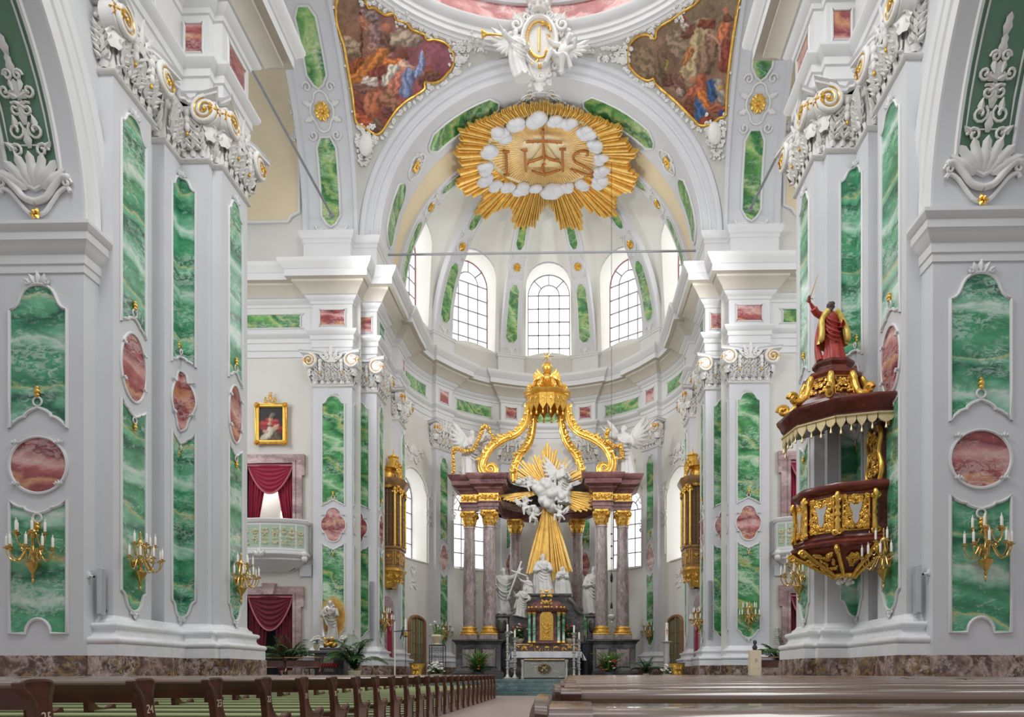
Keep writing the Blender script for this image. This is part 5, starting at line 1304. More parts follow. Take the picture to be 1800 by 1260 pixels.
for s_, side in SIDES:
    T = lambda x, y, z, s_=s_: (s_ * x + .08, y, z)
    t = empty('altar_pedestal', (s_ * 3.4 + .08, 37.2, ZF), 0, 'grey marble double pedestal under the %s column pair of the high altar' % side, 'pedestal', 'pedestals of the high altar')
    Ti = lambda x, y, z, s_=s_: (s_ * (x - 3.4), y - 37.2, z - ZF)
    path = [(4.6, 38.4), (4.6, 36.35), (2.3, 36.35), (2.3, 38.4)]
    mb = MB(Ti); mb.sweep([(.16, ZF), (.16, ZF + .28), (.1, ZF + .34), (.02, ZF + .4), (0, ZF + .44), (0, 2.42), (.04, 2.46), (.1, 2.56), (.18, 2.6), (.18, 2.67), (-1.2, 2.675)], path); mb.build('body', M['altdark'], t, smooth=30)
    for a in (2.9, 3.95):
        mb = MB(Ti); O = o_plaque(.36, .52)
        f = lambda a_, b_, c_, a=a: (a + a_, 36.34 - c_, 1.75 + b_)
        mb.prism(O, f, -.01, .02); mb.build('relief_panel', M['colmarble'], t, smooth=None)
        mb = MB(Ti); mb.tube([f(p[0], p[1], .02) for p in O], .025, 5, closed=True); mb.build('panel_frame', M['altdark'], t)
    # entablature block above the pair
    t = empty('altar_entablature', (s_ * 3.4 + .08, 37.2, 9.33), 0, 'mauve marble entablature with gilded frieze over the %s column pair' % side, 'entablature', 'entablatures of the high altar')
    Ti = lambda x, y, z, s_=s_: (s_ * (x - 3.4), y - 37.2, z - 9.33)
    path = [(4.38, 38.2), (4.38, 36.62), (3.42, 36.62), (3.42, 36.32), (2.42, 36.32), (2.42, 38.2)]
    mb = MB(Ti); mb.sweep([(-.3, 9.34), (0, 9.34), (0, 9.5), (.04, 9.51), (.04, 9.66), (.1, 9.72), (.1, 9.77), (0, 9.78)], path); mb.build('architrave', M['altred'], t, smooth=30)
    mb = MB(Ti); mb.sweep([(0, 9.77), (0.01, 10.2)], path); fz = mb.build('gilded_frieze', M['gold'], t, smooth=30)
    mb = MB(Ti); r = random.Random(3)
    for i in range(len(path) - 1):
        L, f = seg_fn(path[i], path[i + 1])
        for k in range(int(L / .16)):
            a = (k + .5) * .16
            mb.tube(spiral(f, a, 9.98, .11, 1.3, k * 1.3, 1 if k % 2 else -1, .03, .2, 10), .025, 5); leaf(mb, f, a, 9.98, k * 2.1, .18, .09, .03, .03, .03, 4, 2)
    mb.build('frieze_scrollwork', M['gold'], fz, smooth=60)
    mb = MB(Ti); mb.sweep([(0, 10.19), (.06, 10.2), (.1, 10.3), (.2, 10.38), (.22, 10.46), (.3, 10.5), (.42, 10.56), (.44, 10.78), (.5, 10.82), (.6, 11.0), (.6, 11.07), (-.8, 11.09)], path); mb.build('cornice', M['altred'], t, smooth=30)
# concave link behind
t = empty('altar_entablature', (.08, 39, 9.33), 0, 'dark concave entablature curving behind the cloud group of the high altar', 'entablature', 'entablatures of the high altar')
Ti = lambda x, y, z: (x, y - 39, z - 9.33)
arcp = [(2.42 * math.cos(R(k)), 37.4 + 2.0 * math.sin(R(k))) for k in range(0, 181, 9)]
mb = MB(Ti); mb.sweep([(-.3, 9.34), (0, 9.34), (.02, 9.7), (.08, 9.76), (0, 9.78)], arcp); mb.build('architrave', M['altred'], t, smooth=40)
mb = MB(Ti); mb.sweep([(0, 9.77), (0.0, 10.19)], arcp); mb.build('frieze', M['doormarble'], t, smooth=40)
mb = MB(Ti); mb.sweep([(0, 10.18), (.05, 10.22), (.12, 10.4), (.3, 10.5), (.34, 10.62), (.42, 10.68), (.44, 10.9), (.5, 11.05), (-.5, 11.08)], arcp); mb.build('cornice', M['altdark'], t, smooth=40)

# crown of volutes
BL = empty('baldachin_crown', (0.05, 37.5, 11.1), 0, 'gilded volute baldachin with tasselled crown, orb and star over the high altar', 'baldachin')
Tb = lambda x, y, z: (x - .05, y - 37.5, z - 11.1)
def yq(sx, sy, Y): return atY(sx, sy, Y)
def volute_arm(P, name, rad=.22, ns=0):
    mb = MB(Tb); C = catmull(P, 6); n = len(C)
    tp = lambda i: rad * (.8 + .2 * math.sin(PI * i / n)) * (1 if i < ns or ns == 0 else max(.34, 1 - .75 * (i - ns) / max(1, n - ns)))
    mb.tube(C, [tp(i) for i in range(n)], 10, flat=.8)
    for off in (-.85, .85):
        Q = []
        for i in range(n):
            a, b = Vector(C[max(0, i - 1)]), Vector(C[min(n - 1, i + 1)]); d = (b - a).normalized(); s_ = d.cross(Vector((0, 1, 0))).normalized()
            Q.append(Vector(C[i]) + s_ * tp(i) * off + Vector((0, -tp(i) * .35, 0)))
        mb.tube(Q, [tp(i) * .3 for i in range(n)], 6)
    r = random.Random(2)
    for i in range(2, (ns or n) - 4, 2):
        a, b = Vector(C[i]), Vector(C[i + 1]); d = (b - a).normalized(); s_ = d.cross(Vector((0, 1, 0))).normalized()
        if s_.z < 0: s_ = -s_
        f = lambda A, B, cc, a=a, d=d, s_=s_: a + d * A + s_ * (rad * .8 + B) + Vector((0, -cc - .05, 0))
        leaf(mb, f, 0, -.12, PI / 2 + r.uniform(-1.3, 1.3), r.uniform(.2, .36), .15, .06, .05, .05, 4, 3); leaf(mb, f, 0, -.16, r.uniform(-.5, 3.6), .22, .14, .06, .05, .12, 4, 3)
    return mb.build(name, M['gold'], BL, smooth=60)
def scroll_end(c, r_, hand, Y, n=22):
    return [yq(c[0] + r_ * (1 - .78 * t) * math.cos(hand[0] + hand[1] * t * 8.5), c[1] + r_ * (1 - .78 * t) * math.sin(hand[0] + hand[1] * t * 8.5), Y) for t in [k / n for k in range(n + 1)]]
Ya = [37.4, 37.3, 37.1, 36.9, 36.7, 36.6, 36.55, 36.5]
PL = [(929, 712), (924, 742), (908, 762), (884, 772), (862, 788), (850, 808), (848, 822)]
PRr = [(998, 712), (1003, 742), (1018, 760), (1043, 771), (1064, 786), (1075, 806), (1076, 820)]
volute_arm([yq(a, b, Ya[i]) for i, (a, b) in enumerate(PL)] + scroll_end((862, 825), 12, (PI, -1), 36.5)[1:], 'volute', ns=36)
volute_arm([yq(a, b, Ya[i]) for i, (a, b) in enumerate(PRr)] + scroll_end((1062, 824), 12, (0, 1), 36.5)[1:], 'volute', ns=36)
volute_arm([yq(a, b, 38.0) for a, b in ((938, 720), (936, 755), (928, 782), (913, 800), (904, 825), (903, 848))], 'volute', .19)
volute_arm([yq(a, b, 38.0) for a, b in ((986, 720), (989, 755), (998, 780), (1012, 798), (1021, 822), (1023, 846))], 'volute', .19)
cx, _, _ = yq(962, 700, 37.5)
f = lambda a, b, c: (cx + a, 37.5 - c, 15.6 + b)
def octo(r_): return [(r_ * math.cos(R(22.5 + 45 * k)) * 1.0, 37.5 + r_ * .75 * math.sin(R(22.5 + 45 * k))) for k in range(8)]
oc = [(cx + (x), y) for x, y in octo(1.12)]
mb = MB(Tb); mb.sweep([(-.9, -.05 + 15.62), (0, 15.5), (.08, 15.52), (.16, 15.6), (.2, 15.66), (.14, 15.72), (0, 15.76), (-.35, 15.9), (-.55, 16.2), (-.66, 16.55), (-.55, 16.6), (-.5, 16.66), (-.9, 16.75)], oc[::-1], closed=True)
for k in range(8):
    t = R(22.5 + 45 * k)
    fo = lambda a, b, c, t=t: (cx + (1.0 - a) * math.cos(t), 37.5 + (1.0 - a) * .75 * math.sin(t) - c * .3, 15.75 + b)
    mb.tube([fo(*q) for q in [(0, 0.1, 0), (.05, .25, 0), (.2, .2, 0), (.3, .5, 0), (.5, .7, 0)]], [.13, .14, .12, .1, .12], 7); mb.tube(spiral(fo, .02, .14, .16, 1.4, 0, 1, 0, .2, 12), .06, 6)
for q in (-1, 1):
    for k in range(5): leaf(mb, lambda a, b, c: f(q * a, b, c + .55), .2 + .05 * k, .75, .9 - .35 * k, .5 - .04 * k, .16, .06, .05, .05, 5, 3)
mb.ell(f(0, .72, .6), .17, .14, .2, 12, 9)
mb.build('crown', M['gold'], BL, smooth=50)
for k in range(8):
    t0, t1 = R(22.5 + 45 * k), R(67.5 + 45 * k); p, q = (cx + 1.05 * math.cos(t0), 37.5 + .79 * math.sin(t0)), (cx + 1.05 * math.cos(t1), 37.5 + .79 * math.sin(t1))
    L, g = seg_fn(q, p)
    mb = MB(Tb)
    for j in range(2):
        a0 = L * (j + .5) / 2; w_ = L * .24
        mb.prism([(a0 - w_, 15.55), (a0 + w_, 15.55), (a0 + w_, 14.95), (a0 + w_ * .5, 14.8), (a0, 14.62), (a0 - w_ * .5, 14.8), (a0 - w_, 14.95)][::-1], g, -.03, .03)
        rocaille(mb, lambda a, b, c: g(a0 + a, 15.2 + b, c + .03), w_ * .6, .22, 3, k + j, .02)
        mb.lathe([(.02, 0), (.05, -.08), (.04, -.1), (.07, -.22)], n=8, fn=lambda x, y, z: Vector(g(a0, 14.64, 0)) + Vector((x, y, z)))
    mb.build('lambrequin', M['gold'], BL, smooth=40)
mb = MB(Tb); mb.lathe([(.1, 16.65), (.14, 16.7), (.08, 16.76), (.2, 16.84), (.29, 17.02), (.28, 17.14), (.2, 17.28), (.06, 17.34), (.05, 17.4)], (cx, 37.5, 0), 18); mb.build('orb', M['gold'], BL, smooth=60)
mb = MB(Tb)
for k in range(8):
    t = 2 * PI * k / 8; mb.tube([(cx, 37.5, 17.66), (cx + .36 * math.cos(t), 37.5, 17.66 + .36 * math.sin(t))], [.03, .012], 5)
mb.tube([(cx, 37.5, 17.3), (cx, 37.5, 17.66)], .03, 6)
mb.build('star', M['brass'], BL, smooth=60)
# garlands from the angels to the volutes
for lab, P in (('left', [(797, 830), (797, 800), (799, 787), (815, 793), (832, 788), (842, 770), (848, 752), (856, 750), (868, 772)]), ('right', [(1094, 805), (1091, 785), (1082, 785), (1070, 778), (1066, 765), (1070, 755)])):
    C = catmull([yq(a, b, 36.4) for a, b in P], 8); mb = MB(); r = random.Random(6)
    for i, p in enumerate(C):
        for k in range(2): mb.ell((p[0] + r.uniform(-.07, .07), p[1] + r.uniform(-.07, .07), p[2] + r.uniform(-.06, .06)), r.uniform(.05, .09), nu=7, nv=5)
    tag(mb.build('gilded_garland', M['gold'], None, smooth=60), 'gilded fruit garland hanging beside the %s angel of the high altar' % lab, 'garland', 'gilded garlands')

# sunburst behind the cloud
G0 = (963, 862); YG = 37.35
AG = empty('altar_glory', yq(*G0, YG), 0, 'tall gilded bundle of rays behind the cloud group at the centre of the high altar', 'sunburst')
ag = AG.location.copy(); Ta = lambda x, y, z: (x - ag.x, y - ag.y, z - ag.z)
mb = MB(Ta); r = random.Random(9)
def ray(th, ln, w0, dy, base=14):
    d = (math.cos(th), -math.sin(th)); n = (-d[1], d[0])
    pr = []
    for t, w_ in ((0, w0 * .5), (.6, w0), (1, w0 * .8)):
        rr = base + (ln - base) * t
        q = lambda s_, c: yq(G0[0] + d[0] * rr + n[0] * s_, G0[1] + d[1] * rr + n[1] * s_, YG - dy - c)
        pr.append([mb.p(*q(-w_, 0)), mb.p(*q(-w_ * .5, .07)), mb.p(*q(w_ * .5, .07)), mb.p(*q(w_, 0))])
    for a, b in zip(pr, pr[1:]):
        for j in range(3): mb.f.append([a[j], a[j + 1], b[j + 1], b[j]])
for deg, ln in [(90, 92), (86, 84), (94, 82), (82, 72), (98, 76), (78, 80), (102, 62), (106, 68), (111, 74), (116, 66), (72, 64), (66, 58), (60, 66), (54, 62), (48, 56), (121, 58), (126, 64), (131, 72), (136, 76), (141, 68), (146, 72), (151, 66), (156, 60), (162, 64), (42, 52), (36, 64), (31, 70), (26, 72), (21, 66)]:
    for k in range(2): ray(R(deg + r.uniform(-1.6, 1.6)), ln * r.uniform(.9, 1.0), 1.6, r.uniform(0, .2))
for k in range(46):
    dg = lerp(-105, -73, (k + .5) / 46) ; ray(R(dg + r.uniform(-.5, .5)), lerp(134, 160, abs(math.sin(k * 1.7)) * (1 - abs(k - 23) / 60)), 2.0, r.uniform(0, .25), 26)
for dg, ln in [(-6, 80), (-10, 84), (-14, 82), (-19, 80), (-23, 84), (-27, 78), (-32, 70), (-36, 62), (187, 84), (191, 80), (195, 70)]:
    ray(R(dg), ln, 3.2, .25); ray(R(dg + 2), ln * .93, 2.4, .3)
mb.build('rays', M['goldray'], AG, smooth=25).name = 'ray_bundle'
# cloud
mb = MB(); r = random.Random(12)
for a, b, s_ in [(963, 862, 18), (948, 858, 13), (980, 866, 14), (962, 880, 15), (938, 852, 8), (995, 868, 9), (958, 848, 10), (970, 893, 10), (925, 846, 7), (912, 848, 6), (940, 898, 9), (1002, 856, 6)]:
    p = yq(a, b, YG - .55); mb.ell(p, s_ * .03, s_ * .028, s_ * .027, 14, 10)
    for k in range(4): mb.ell((p[0] + r.uniform(-.8, .8) * s_ * .03, p[1] - s_ * .02, p[2] + r.uniform(-.8, .8) * s_ * .027), s_ * .014, nu=9, nv=7)
tag(sculpt('stucco_cloud', mb, M['stone'], None, .045), 'grey white sculpted cloud bank in front of the gilded rays', 'cloud sculpture')
def statue(lab, sx, sytop, sybase, Y, group, **kw):
    p = yq(sx, sybase, Y); h = (sybase - sytop) * (Y) / F_PX
    mat = kw.pop('mat', 'stone'); nm = kw.pop('name', 'statue')
    o = figure(nm, p, h, mat, None, **kw); return tag(o, lab, 'statue', group)
ALT = 'white figures of the high altar'
def cross_prop(mb, h, nx, ny):
    mb.tube([(.12 * h, -.2 * h, .3 * h), (.42 * h, -.15 * h, 1.12 * h)], .022 * h, 6); mb.tube([(.2 * h, -.18 * h, .92 * h), (.55 * h, -.14 * h, .8 * h)], .022 * h, 6)
statue('white angel kneeling with spread wings on the cloud before the gilded rays', 990, 816, 885, YG - .6, ALT, arms='pray', wings=True, seed=3, turn=.5, rz=.5, name='angel_statue')
def cherub(lab, sx, sy, Y, h, seed, rz=0., ry=0., mat='stone', grp=None, cat='statue'):
    """small nude winged putto floating in the clouds: round torso, bent legs, reaching arms."""
    r = random.Random(seed); p = yq(sx, sy, Y); mb = MB(xf(p, rz, 1., 0, ry))
    mb.ell((0, 0, .0), .15 * h, .13 * h, .2 * h, 12, 9); mb.ell((0, .02 * h, -.18 * h), .16 * h, .14 * h, .14 * h, 12, 9)
    head(mb, (0, -.03 * h, .33 * h), h * .95, r.uniform(-.7, .7), r.uniform(-.2, .3), 'short')
    for q in (-1, 1):
        e = (q * .3 * h, -.1 * h, r.uniform(.0, .22) * h); w_ = (q * r.uniform(.3, .42) * h, -.22 * h, r.uniform(.0, .4) * h)
        mb.tube([(q * .13 * h, 0, .13 * h), e, w_], [.07 * h, .06 * h, .045 * h], 8); hand(mb, w_, (q * .3, -.5, .5), .8 * h)
        k = (q * .18 * h, -.24 * h, r.uniform(-.28, -.15) * h); f = (q * r.uniform(.1, .25) * h, -.12 * h + q * .1 * h, -.5 * h)
        mb.tube([(q * .09 * h, 0, -.2 * h), k, f], [.11 * h, .085 * h, .05 * h], 8); mb.tube([f, (f[0], f[1] - .1 * h, f[2] - .02 * h)], [.045 * h, .03 * h], 6)
        wing(mb, (q * .06 * h, .1 * h, .1 * h), (q * .8, .3, .3), (0, .1, 1), .5 * h, 6, .022 * h)
    mb.tube(catmull([(-.2 * h, -.1 * h, -.1 * h), (0, -.17 * h, -.2 * h), (.2 * h, -.1 * h, -.12 * h), (.4 * h, .0, -.3 * h)], 4), [.05 * h] * 6 + [.06 * h] * 7, 7)
    return tag(sculpt('cherub_statue', mb, M[mat], None, .022), lab, cat, grp or ALT)
cherub('white stucco cherub leaning on the right edge of the crossing cartouche', 990, 92, YC_ - .45, 1.7, 77, -.3, .5, 'stucco', 'stucco angels of the cartouche', 'angel statue')
cherub('white cherub clinging below the left side of the cloud, higher of the lower pair', 922, 888, YG - .85, .95, 4, .3, -.3)
cherub('white cherub crouching at the lower left corner of the cloud, over the capital', 936, 906, YG - .9, .9, 41, .5, .2)
cherub('small white cherub hanging below the right side of the cloud', 984, 902, YG - .85, .9, 5, -.3, .3)
cherub('tiny white cherub with raised arms at the left tip of the cloud', 929, 850, YG - .75, .8, 6, .2, -.4)
statue('white saint with a long cross standing between the left altar columns', 883, 998, 1081, 37.6, ALT, arms='raiseR', seed=11, extra=cross_prop, turn=.3, name='saint_statue')
statue('white saint with lowered arm standing between the right altar columns', 1043, 996, 1080, 37.6, ALT, arms='hold', seed=12, turn=-.5, beard=True, name='saint_statue')
statue('tall white figure standing at the peak of the central altar group', 956, 974, 1047, 36.9, ALT, arms='hold', seed=13, wid=1.25, beard=True, turn=.4, name='saint_statue')
statue('white bowed figure on the right of the central altar group', 990, 996, 1049, 36.7, ALT, arms='pray', seed=14, wid=1.5, veil=True, turn=-.6, lean=.1, name='saint_statue')
statue('white half-kneeling child on the left of the central altar group', 928, 1014, 1052, 36.6, ALT, arms='raiseL', seed=15, wid=1.5, hair='short', turn=.6, name='cherub_statue')
statue('white angel seated on the left volute of the tabernacle', 913, 1030, 1084, 36.4, ALT, arms='open', seed=16, wid=1.2, turn=.5, ry=.2, wings=False, name='angel_statue')
statue('white angel standing on the left end of the altar cornice', 829, 756, 838, 36.9, ALT, arms='raiseR', wings=True, seed=17, turn=.5, rz=.3, name='angel_statue')
statue('white angel standing on the right end of the altar cornice', 1099, 748, 838, 36.9, ALT, arms='raiseL', wings=True, seed=18, turn=-.5, rz=-.3, name='angel_statue')
for sx, lab in ((883, 'left'), (1043, 'right')):
    p = yq(sx, 1081, 37.6); mb = MB(); mb.bbox(p[0] - .42, p[0] + .42, 37.2, 38.0, p[2] - .14, p[2], .03); mb.bbox(p[0] - .34, p[0] + .34, 37.28, 37.95, ZF, p[2] - .13, .03); mb.lathe([(.2, -.9), (.3, -.6), (.22, -.3)], (p[0], 37.3, p[2]), 12)
    tag(mb.build('statue_pedestal', M['altdark'], None, smooth=35), 'dark pedestal carrying the white saint on the %s of the altar' % lab, 'pedestal')

# tabernacle and its base
def X_(sx, Y): return yq(sx, 1184, Y)[0]
def Z_(sy, Y): return yq(962, sy, Y)[2]
TB = empty('tabernacle', (X_(961, 36.2), 36.4, Z_(1131, 36.2)), 0, 'temple-shaped marble tabernacle with gilded door and green columns on the high altar', 'tabernacle')
tx, ty, tz = TB.location; Tt = lambda x, y, z: (x, y, z)
k = 36.2 / F_PX
mb = MB(); zc = (1131 - 1076) * k
arc = [(1.0 * math.cos(R(a)), -.15 - .45 * math.sin(R(a))) for a in range(0, 181, 15)]
mb.sweep([(-.25, 0), (0, 0), (0, .1), (-.08, .14), (-.12, zc - .05), (0, zc), (.05, zc + .06), (.1, zc + .14), (.02, zc + .18), (-.1, zc + .3), (-.3, zc + .52), (-.5, zc + .62), (-.9, zc + .66)], arc); mb.build('body', M['altred'], TB, smooth=35)
mb = MB(); mb.sweep([(-.02, zc + .01), (.02, zc + .03), (.07, zc + .1)], arc)
for q in range(9): mb.ell((arc[q + 2][0] * 1.04, arc[q + 2][1] - .06, zc + .22), .07, nu=7, nv=5)
rocaille(mb, lambda a, b, c: (a, -.62 - c, zc + .42 + b), .3, .18, 6, 3, .03); rocaille(mb, lambda a, b, c: (a, -.6 - c, zc + .95 + b), .3, .2, 8, 4, .035)
mb.build('gilded_crest', M['gold'], TB, smooth=60)
mb = MB(); mb.prism(arch_outline(.34, .15, 1.3), lambda a, b, c: (a, -.5 - c, b), .0, .06); rocaille(mb, lambda a, b, c: (a, -.57 - c, .6 + b), .2, .45, 10, 5, .025); mb.build('gilded_door', M['gold'], TB, smooth=40)
for q in (-.86, -.62, .62, .86):
    mb = MB(); mb.lathe([(.1, .05), (.1, .12), (.075, .16), (.08, .8), (.065, zc - .22), (.09, zc - .18), (.11, zc - .04)], (q, -.42 - .12 * (abs(q) < .8), 0), 12); c_ = mb.build('green_column', M['green'], TB, smooth=40)
    mb = MB(); mb.lathe([(.07, zc - .22), (.12, zc - .06), (.12, zc - .03)], (q, -.42 - .12 * (abs(q) < .8), 0), 10); mb.lathe([(.12, .02), (.12, .08), (.09, .13)], (q, -.42 - .12 * (abs(q) < .8), 0), 10); mb.build('gilded_mount', M['gold'], c_, smooth=40)
# dark sarcophagus-like substructure behind with scrolls
mb = MB(); O = [(-1.9, 0), (-1.9, zc - .1), (-1.62, zc), (-1.5, zc + .3), (-1.2, zc + .62), (-1.15, zc + .9), (1.15, zc + .9), (1.2, zc + .62), (1.5, zc + .3), (1.62, zc), (1.9, zc - .1), (1.9, 0)]
mb.prism(O, lambda a, b, c: (a, c, b), .0, 1.3)
for q in (-1, 1):
    mb.tube([(q * a, -.05, b) for a, b in catmull([(1.75, zc - .05), (1.55, zc + .1), (1.42, zc + .4), (1.12, zc + .72)], 5)], .12, 8)
    mb.tube(spiral(lambda a, b, c: (q * a, -.1, b), 1.68, zc + .06, .16, 1.5, 0, 1, 0, .2, 14), .05, 6)
mb.bbox(-1.28, 1.28, -.1, 1.3, zc + .85, zc + .98, .03)
mb.build('substructure', M['altdark'], TB, smooth=35)
# altar table
AT = empty('altar_table', (X_(961, 35.6), 36.0, ZF), 0, 'white-clothed high altar table with gold-inlaid predella below the tabernacle', 'altar')
zt = Z_(1146, 35.3) - ZF; zp0, zp1 = zt, Z_(1130, 35.8) - ZF
mb = MB(); mb.bbox(-1.5, 1.5, -.45, .5, 0, zt - .1, .04); mb.bbox(-1.68, 1.68, -.6, .5, zt - .12, zt, .03); mb.build('stone_block', M['altdark'], AT, smooth=None)
mb = MB(); mb.bbox(-1.72, 1.72, .0, .9, zp0, zp1, .02); mb.build('predella', plain('dark_violet_predella', sr(92, 78, 84), .35), AT, smooth=None)
for x, w_ in ((-1.15, .42), (1.15, .42), (-.48, .14), (.48, .14), (0, .2)):
    mb = MB(); rocaille(mb, lambda a, b, c: (x + a, -.01 - c, (zp0 + zp1) / 2 + b), w_, .13, 6 if w_ > .3 else 3, int(x * 10) + 30, .018); mb.tube([(x + a, -.01, (zp0 + zp1) / 2 + b) for a, b in ((-w_ * 1.15, -.17), (w_ * 1.15, -.17), (w_ * 1.15, .17), (-w_ * 1.15, .17))], .012, 4, closed=True); mb.build('gold_inlay', M['gold'], AT, smooth=60)
mb = MB(); mb.bbox(-1.74, 1.74, -.64, .1, zt, zt + .03, .01)
mb.grid(lambda u, v: (-1.75 + 3.5 * u, -.645 - .02 * math.sin(u * 40) * v, zt + .02 - .3 * v), 60, 4)
for q in (-1, 1): mb.grid(lambda u, v: (q * (1.76 + .12 * v * (1 + math.sin(u * 9))), -.64 + .6 * u, zt + .02 - .42 * v), 14, 4)
cl = mb.build('altar_cloth', M['linen'], None, smooth=50); cl.location = AT.location; tag(cl, 'white linen cloth laid over the high altar table', 'cloth')
# silver frontal in front
FR = empty('filigree_frontal', (X_(957, 34.3), 34.3, ZF), 0, 'openwork silver and gold altar frontal standing on the chancel step', 'altar frontal')
zf = Z_(1159, 34.3) - ZF
mb = MB(); mb.bbox(-.98, .98, 0, .6, 0, zf - .02, .02); mb.build('block', M['altdark'], FR, smooth=None)
mb = MB(); r = random.Random(8)
for i in range(26):
    for j in range(11):
        a, b = -.95 + i * .076, .1 + j * (zf - .2) / 11
        if (a / .34) ** 2 + ((b - zf * .5) / .25) ** 2 < 1: continue
        mb.tube(spiral(lambda x, y, c: (x, -.02 - c * .3, y), a, b, .05, 1.2, r.uniform(0, 6), 1 if (i + j) % 2 else -1, .05, .25, 8), .014, 4)
mb.build('silver_filigree', M['silver'], FR, smooth=60)
mb = MB(); mb.tube([(.34 * math.cos(t), -.05, zf * .5 + .25 * math.sin(t)) for t in [2 * PI * k / 24 for k in range(24)]], .022, 6, closed=True); rocaille(mb, lambda a, b, c: (a, -.04 - c, zf * .5 + b), .2, .16, 5, 2, .014); mb.tube([(-.98, -.03, zf), (.98, -.03, zf)], .02, 6); mb.build('gilded_oval', M['brass'], FR, smooth=60)
for q in (-1, 1):
    mb = MB(); mb.lathe([(.08, 0), (.09, .1), (.06, .2), (.08, zf * .5), (.05, zf * .7), (.09, zf - .05), (.09, zf)], (q * 1.06, .02, 0), 12); mb.build('corner_baluster', M['silver'], FR, smooth=50)
# silver candlesticks
CS = None
for sx, top, base, Y, lab in ((892, 1110, 1192, 34.0, 'tallest silver floor candlestick at the left of the altar frontal'), (905, 1120, 1193, 34.6, 'second silver floor candlestick from the left, nearest the frontal'), (1009, 1112, 1190, 34.4, 'silver floor candlestick just right of the altar frontal, before the white cloth end'), (1018, 1124, 1192, 34.9, 'lower silver floor candlestick at the far right of the altar frontal')):
    p = yq(sx, base, Y); h = Z_(top, Y) - ZF
    o = empty('floor_candlestick', (p[0], Y, ZF), 0, lab, 'candlestick', 'silver candlesticks by the altar')
    mb = MB(); prof = [(.2, 0), (.22, .04), (.12, .1), (.07, .2)]
    n = 5
    for q in range(n):
        z0 = .2 + (h - .35) * q / n; dz = (h - .35) / n
        prof += [(.055, z0 + dz * .1), (.065, z0 + dz * .45), (.05, z0 + dz * .7), (.10, z0 + dz * .82), (.10, z0 + dz * .9), (.05, z0 + dz * .98)]
    prof += [(.05, h - .14), (.13, h - .06), (.15, h)]
    mb.lathe(prof, n=14); mb.build('baluster_stem', M['silver'], o, smooth=50)
    mb = MB(); mb.lathe([(.045, h), (.045, h + .34), (.02, h + .36)], n=10); mb.build('candle', M['candle'], o, smooth=50)

# foliage helpers
def leafblade(mb, base, d, L, w, droop=.3, n=5):
    base = Vector(base); d = Vector(d).normalized(); s_ = d.cross(Vector((0, 0, 1)))
    if s_.length < .05: s_ = Vector((1, 0, 0))
    s_.normalize(); rows = []
    for i in range(n + 1):
        t = i / n; p = base + d * L * t + Vector((0, 0, -droop * L * t * t)); ww = w * math.sin(PI * min(1, .12 + .88 * t)) ** .8
        rows.append([mb.p(*(p - s_ * ww)), mb.p(*(p + Vector((0, 0, ww * .3)))), mb.p(*(p + s_ * ww))])
    for a, b in zip(rows, rows[1:]):
        for j in range(2): mb.f.append([a[j], a[j + 1], b[j + 1], b[j]])
def palm(loc, h, nf, spread, seed, lab, pot=True, mat='leaf', group=None, name='potted_palm', cat='palm', potmat='bowl', fl=None, wide=.028):
    r = random.Random(seed); o = empty(name, loc, 0, lab, cat, group)
    if pot:
        mb = MB(); pr = h * .13
        mb.lathe([(pr * .7, 0), (pr, h * .17), (pr * 1.06, h * .18), (pr * 1.06, h * .2), (pr * .9, h * .2), (0.01, h * .19)], n=18); mb.build('pot', M[potmat], o, smooth=40)
    mb = MB()
    for k in range(nf):
        t = 2 * PI * k / nf + r.uniform(-.3, .3); el = r.uniform(.75, 1.5); L = h * r.uniform(.7, 1.0)
        P = []
        for i in range(9):
            u = i / 8; rr = spread * (.25 + math.cos(el)) * L * u ** 1.3 * 1.1; z = h * .2 + L * (math.sin(el) * u - .42 * u * u * u * (1.9 - el))
            P.append(Vector((rr * math.cos(t), rr * math.sin(t), z)))
        mb.tube(P, [.012 - .0009 * i for i in range(9)], 4)
        for i in range(1, 9):
            d = (P[min(8, i + 1)] - P[i - 1]).normalized(); s_ = d.cross(Vector((0, 0, 1))).normalized()
            for q in (-1, 1):
                for j in range(3):
                    b = P[i] + (P[i - 1] - P[i]) * j * .333
                    leafblade(mb, b, s_ * q + d * .8 + Vector((0, 0, .1)), L * .28 * math.sin(PI * (.15 + .8 * i / 9)), wide * h * .6, .5, 3)
    mb.build('fronds', M[mat], o, smooth=60).name = 'foliage'
    if fl:
        for m_, n in fl:
            mb = MB()
            for k in range(n):
                t = r.uniform(0, 2 * PI); rr = r.uniform(.1, .3) * h; z = h * r.uniform(.22, .5)
                c = Vector((rr * math.cos(t), rr * math.sin(t), z))
                for j in range(5): mb.ell(c + Vector((.03 * math.cos(j * 1.26), .03 * math.sin(j * 1.26), 0)), .028, nu=6, nv=4)
            mb.build('blossoms', M[m_], o, smooth=60).name = 'blossom_cluster'
    return o
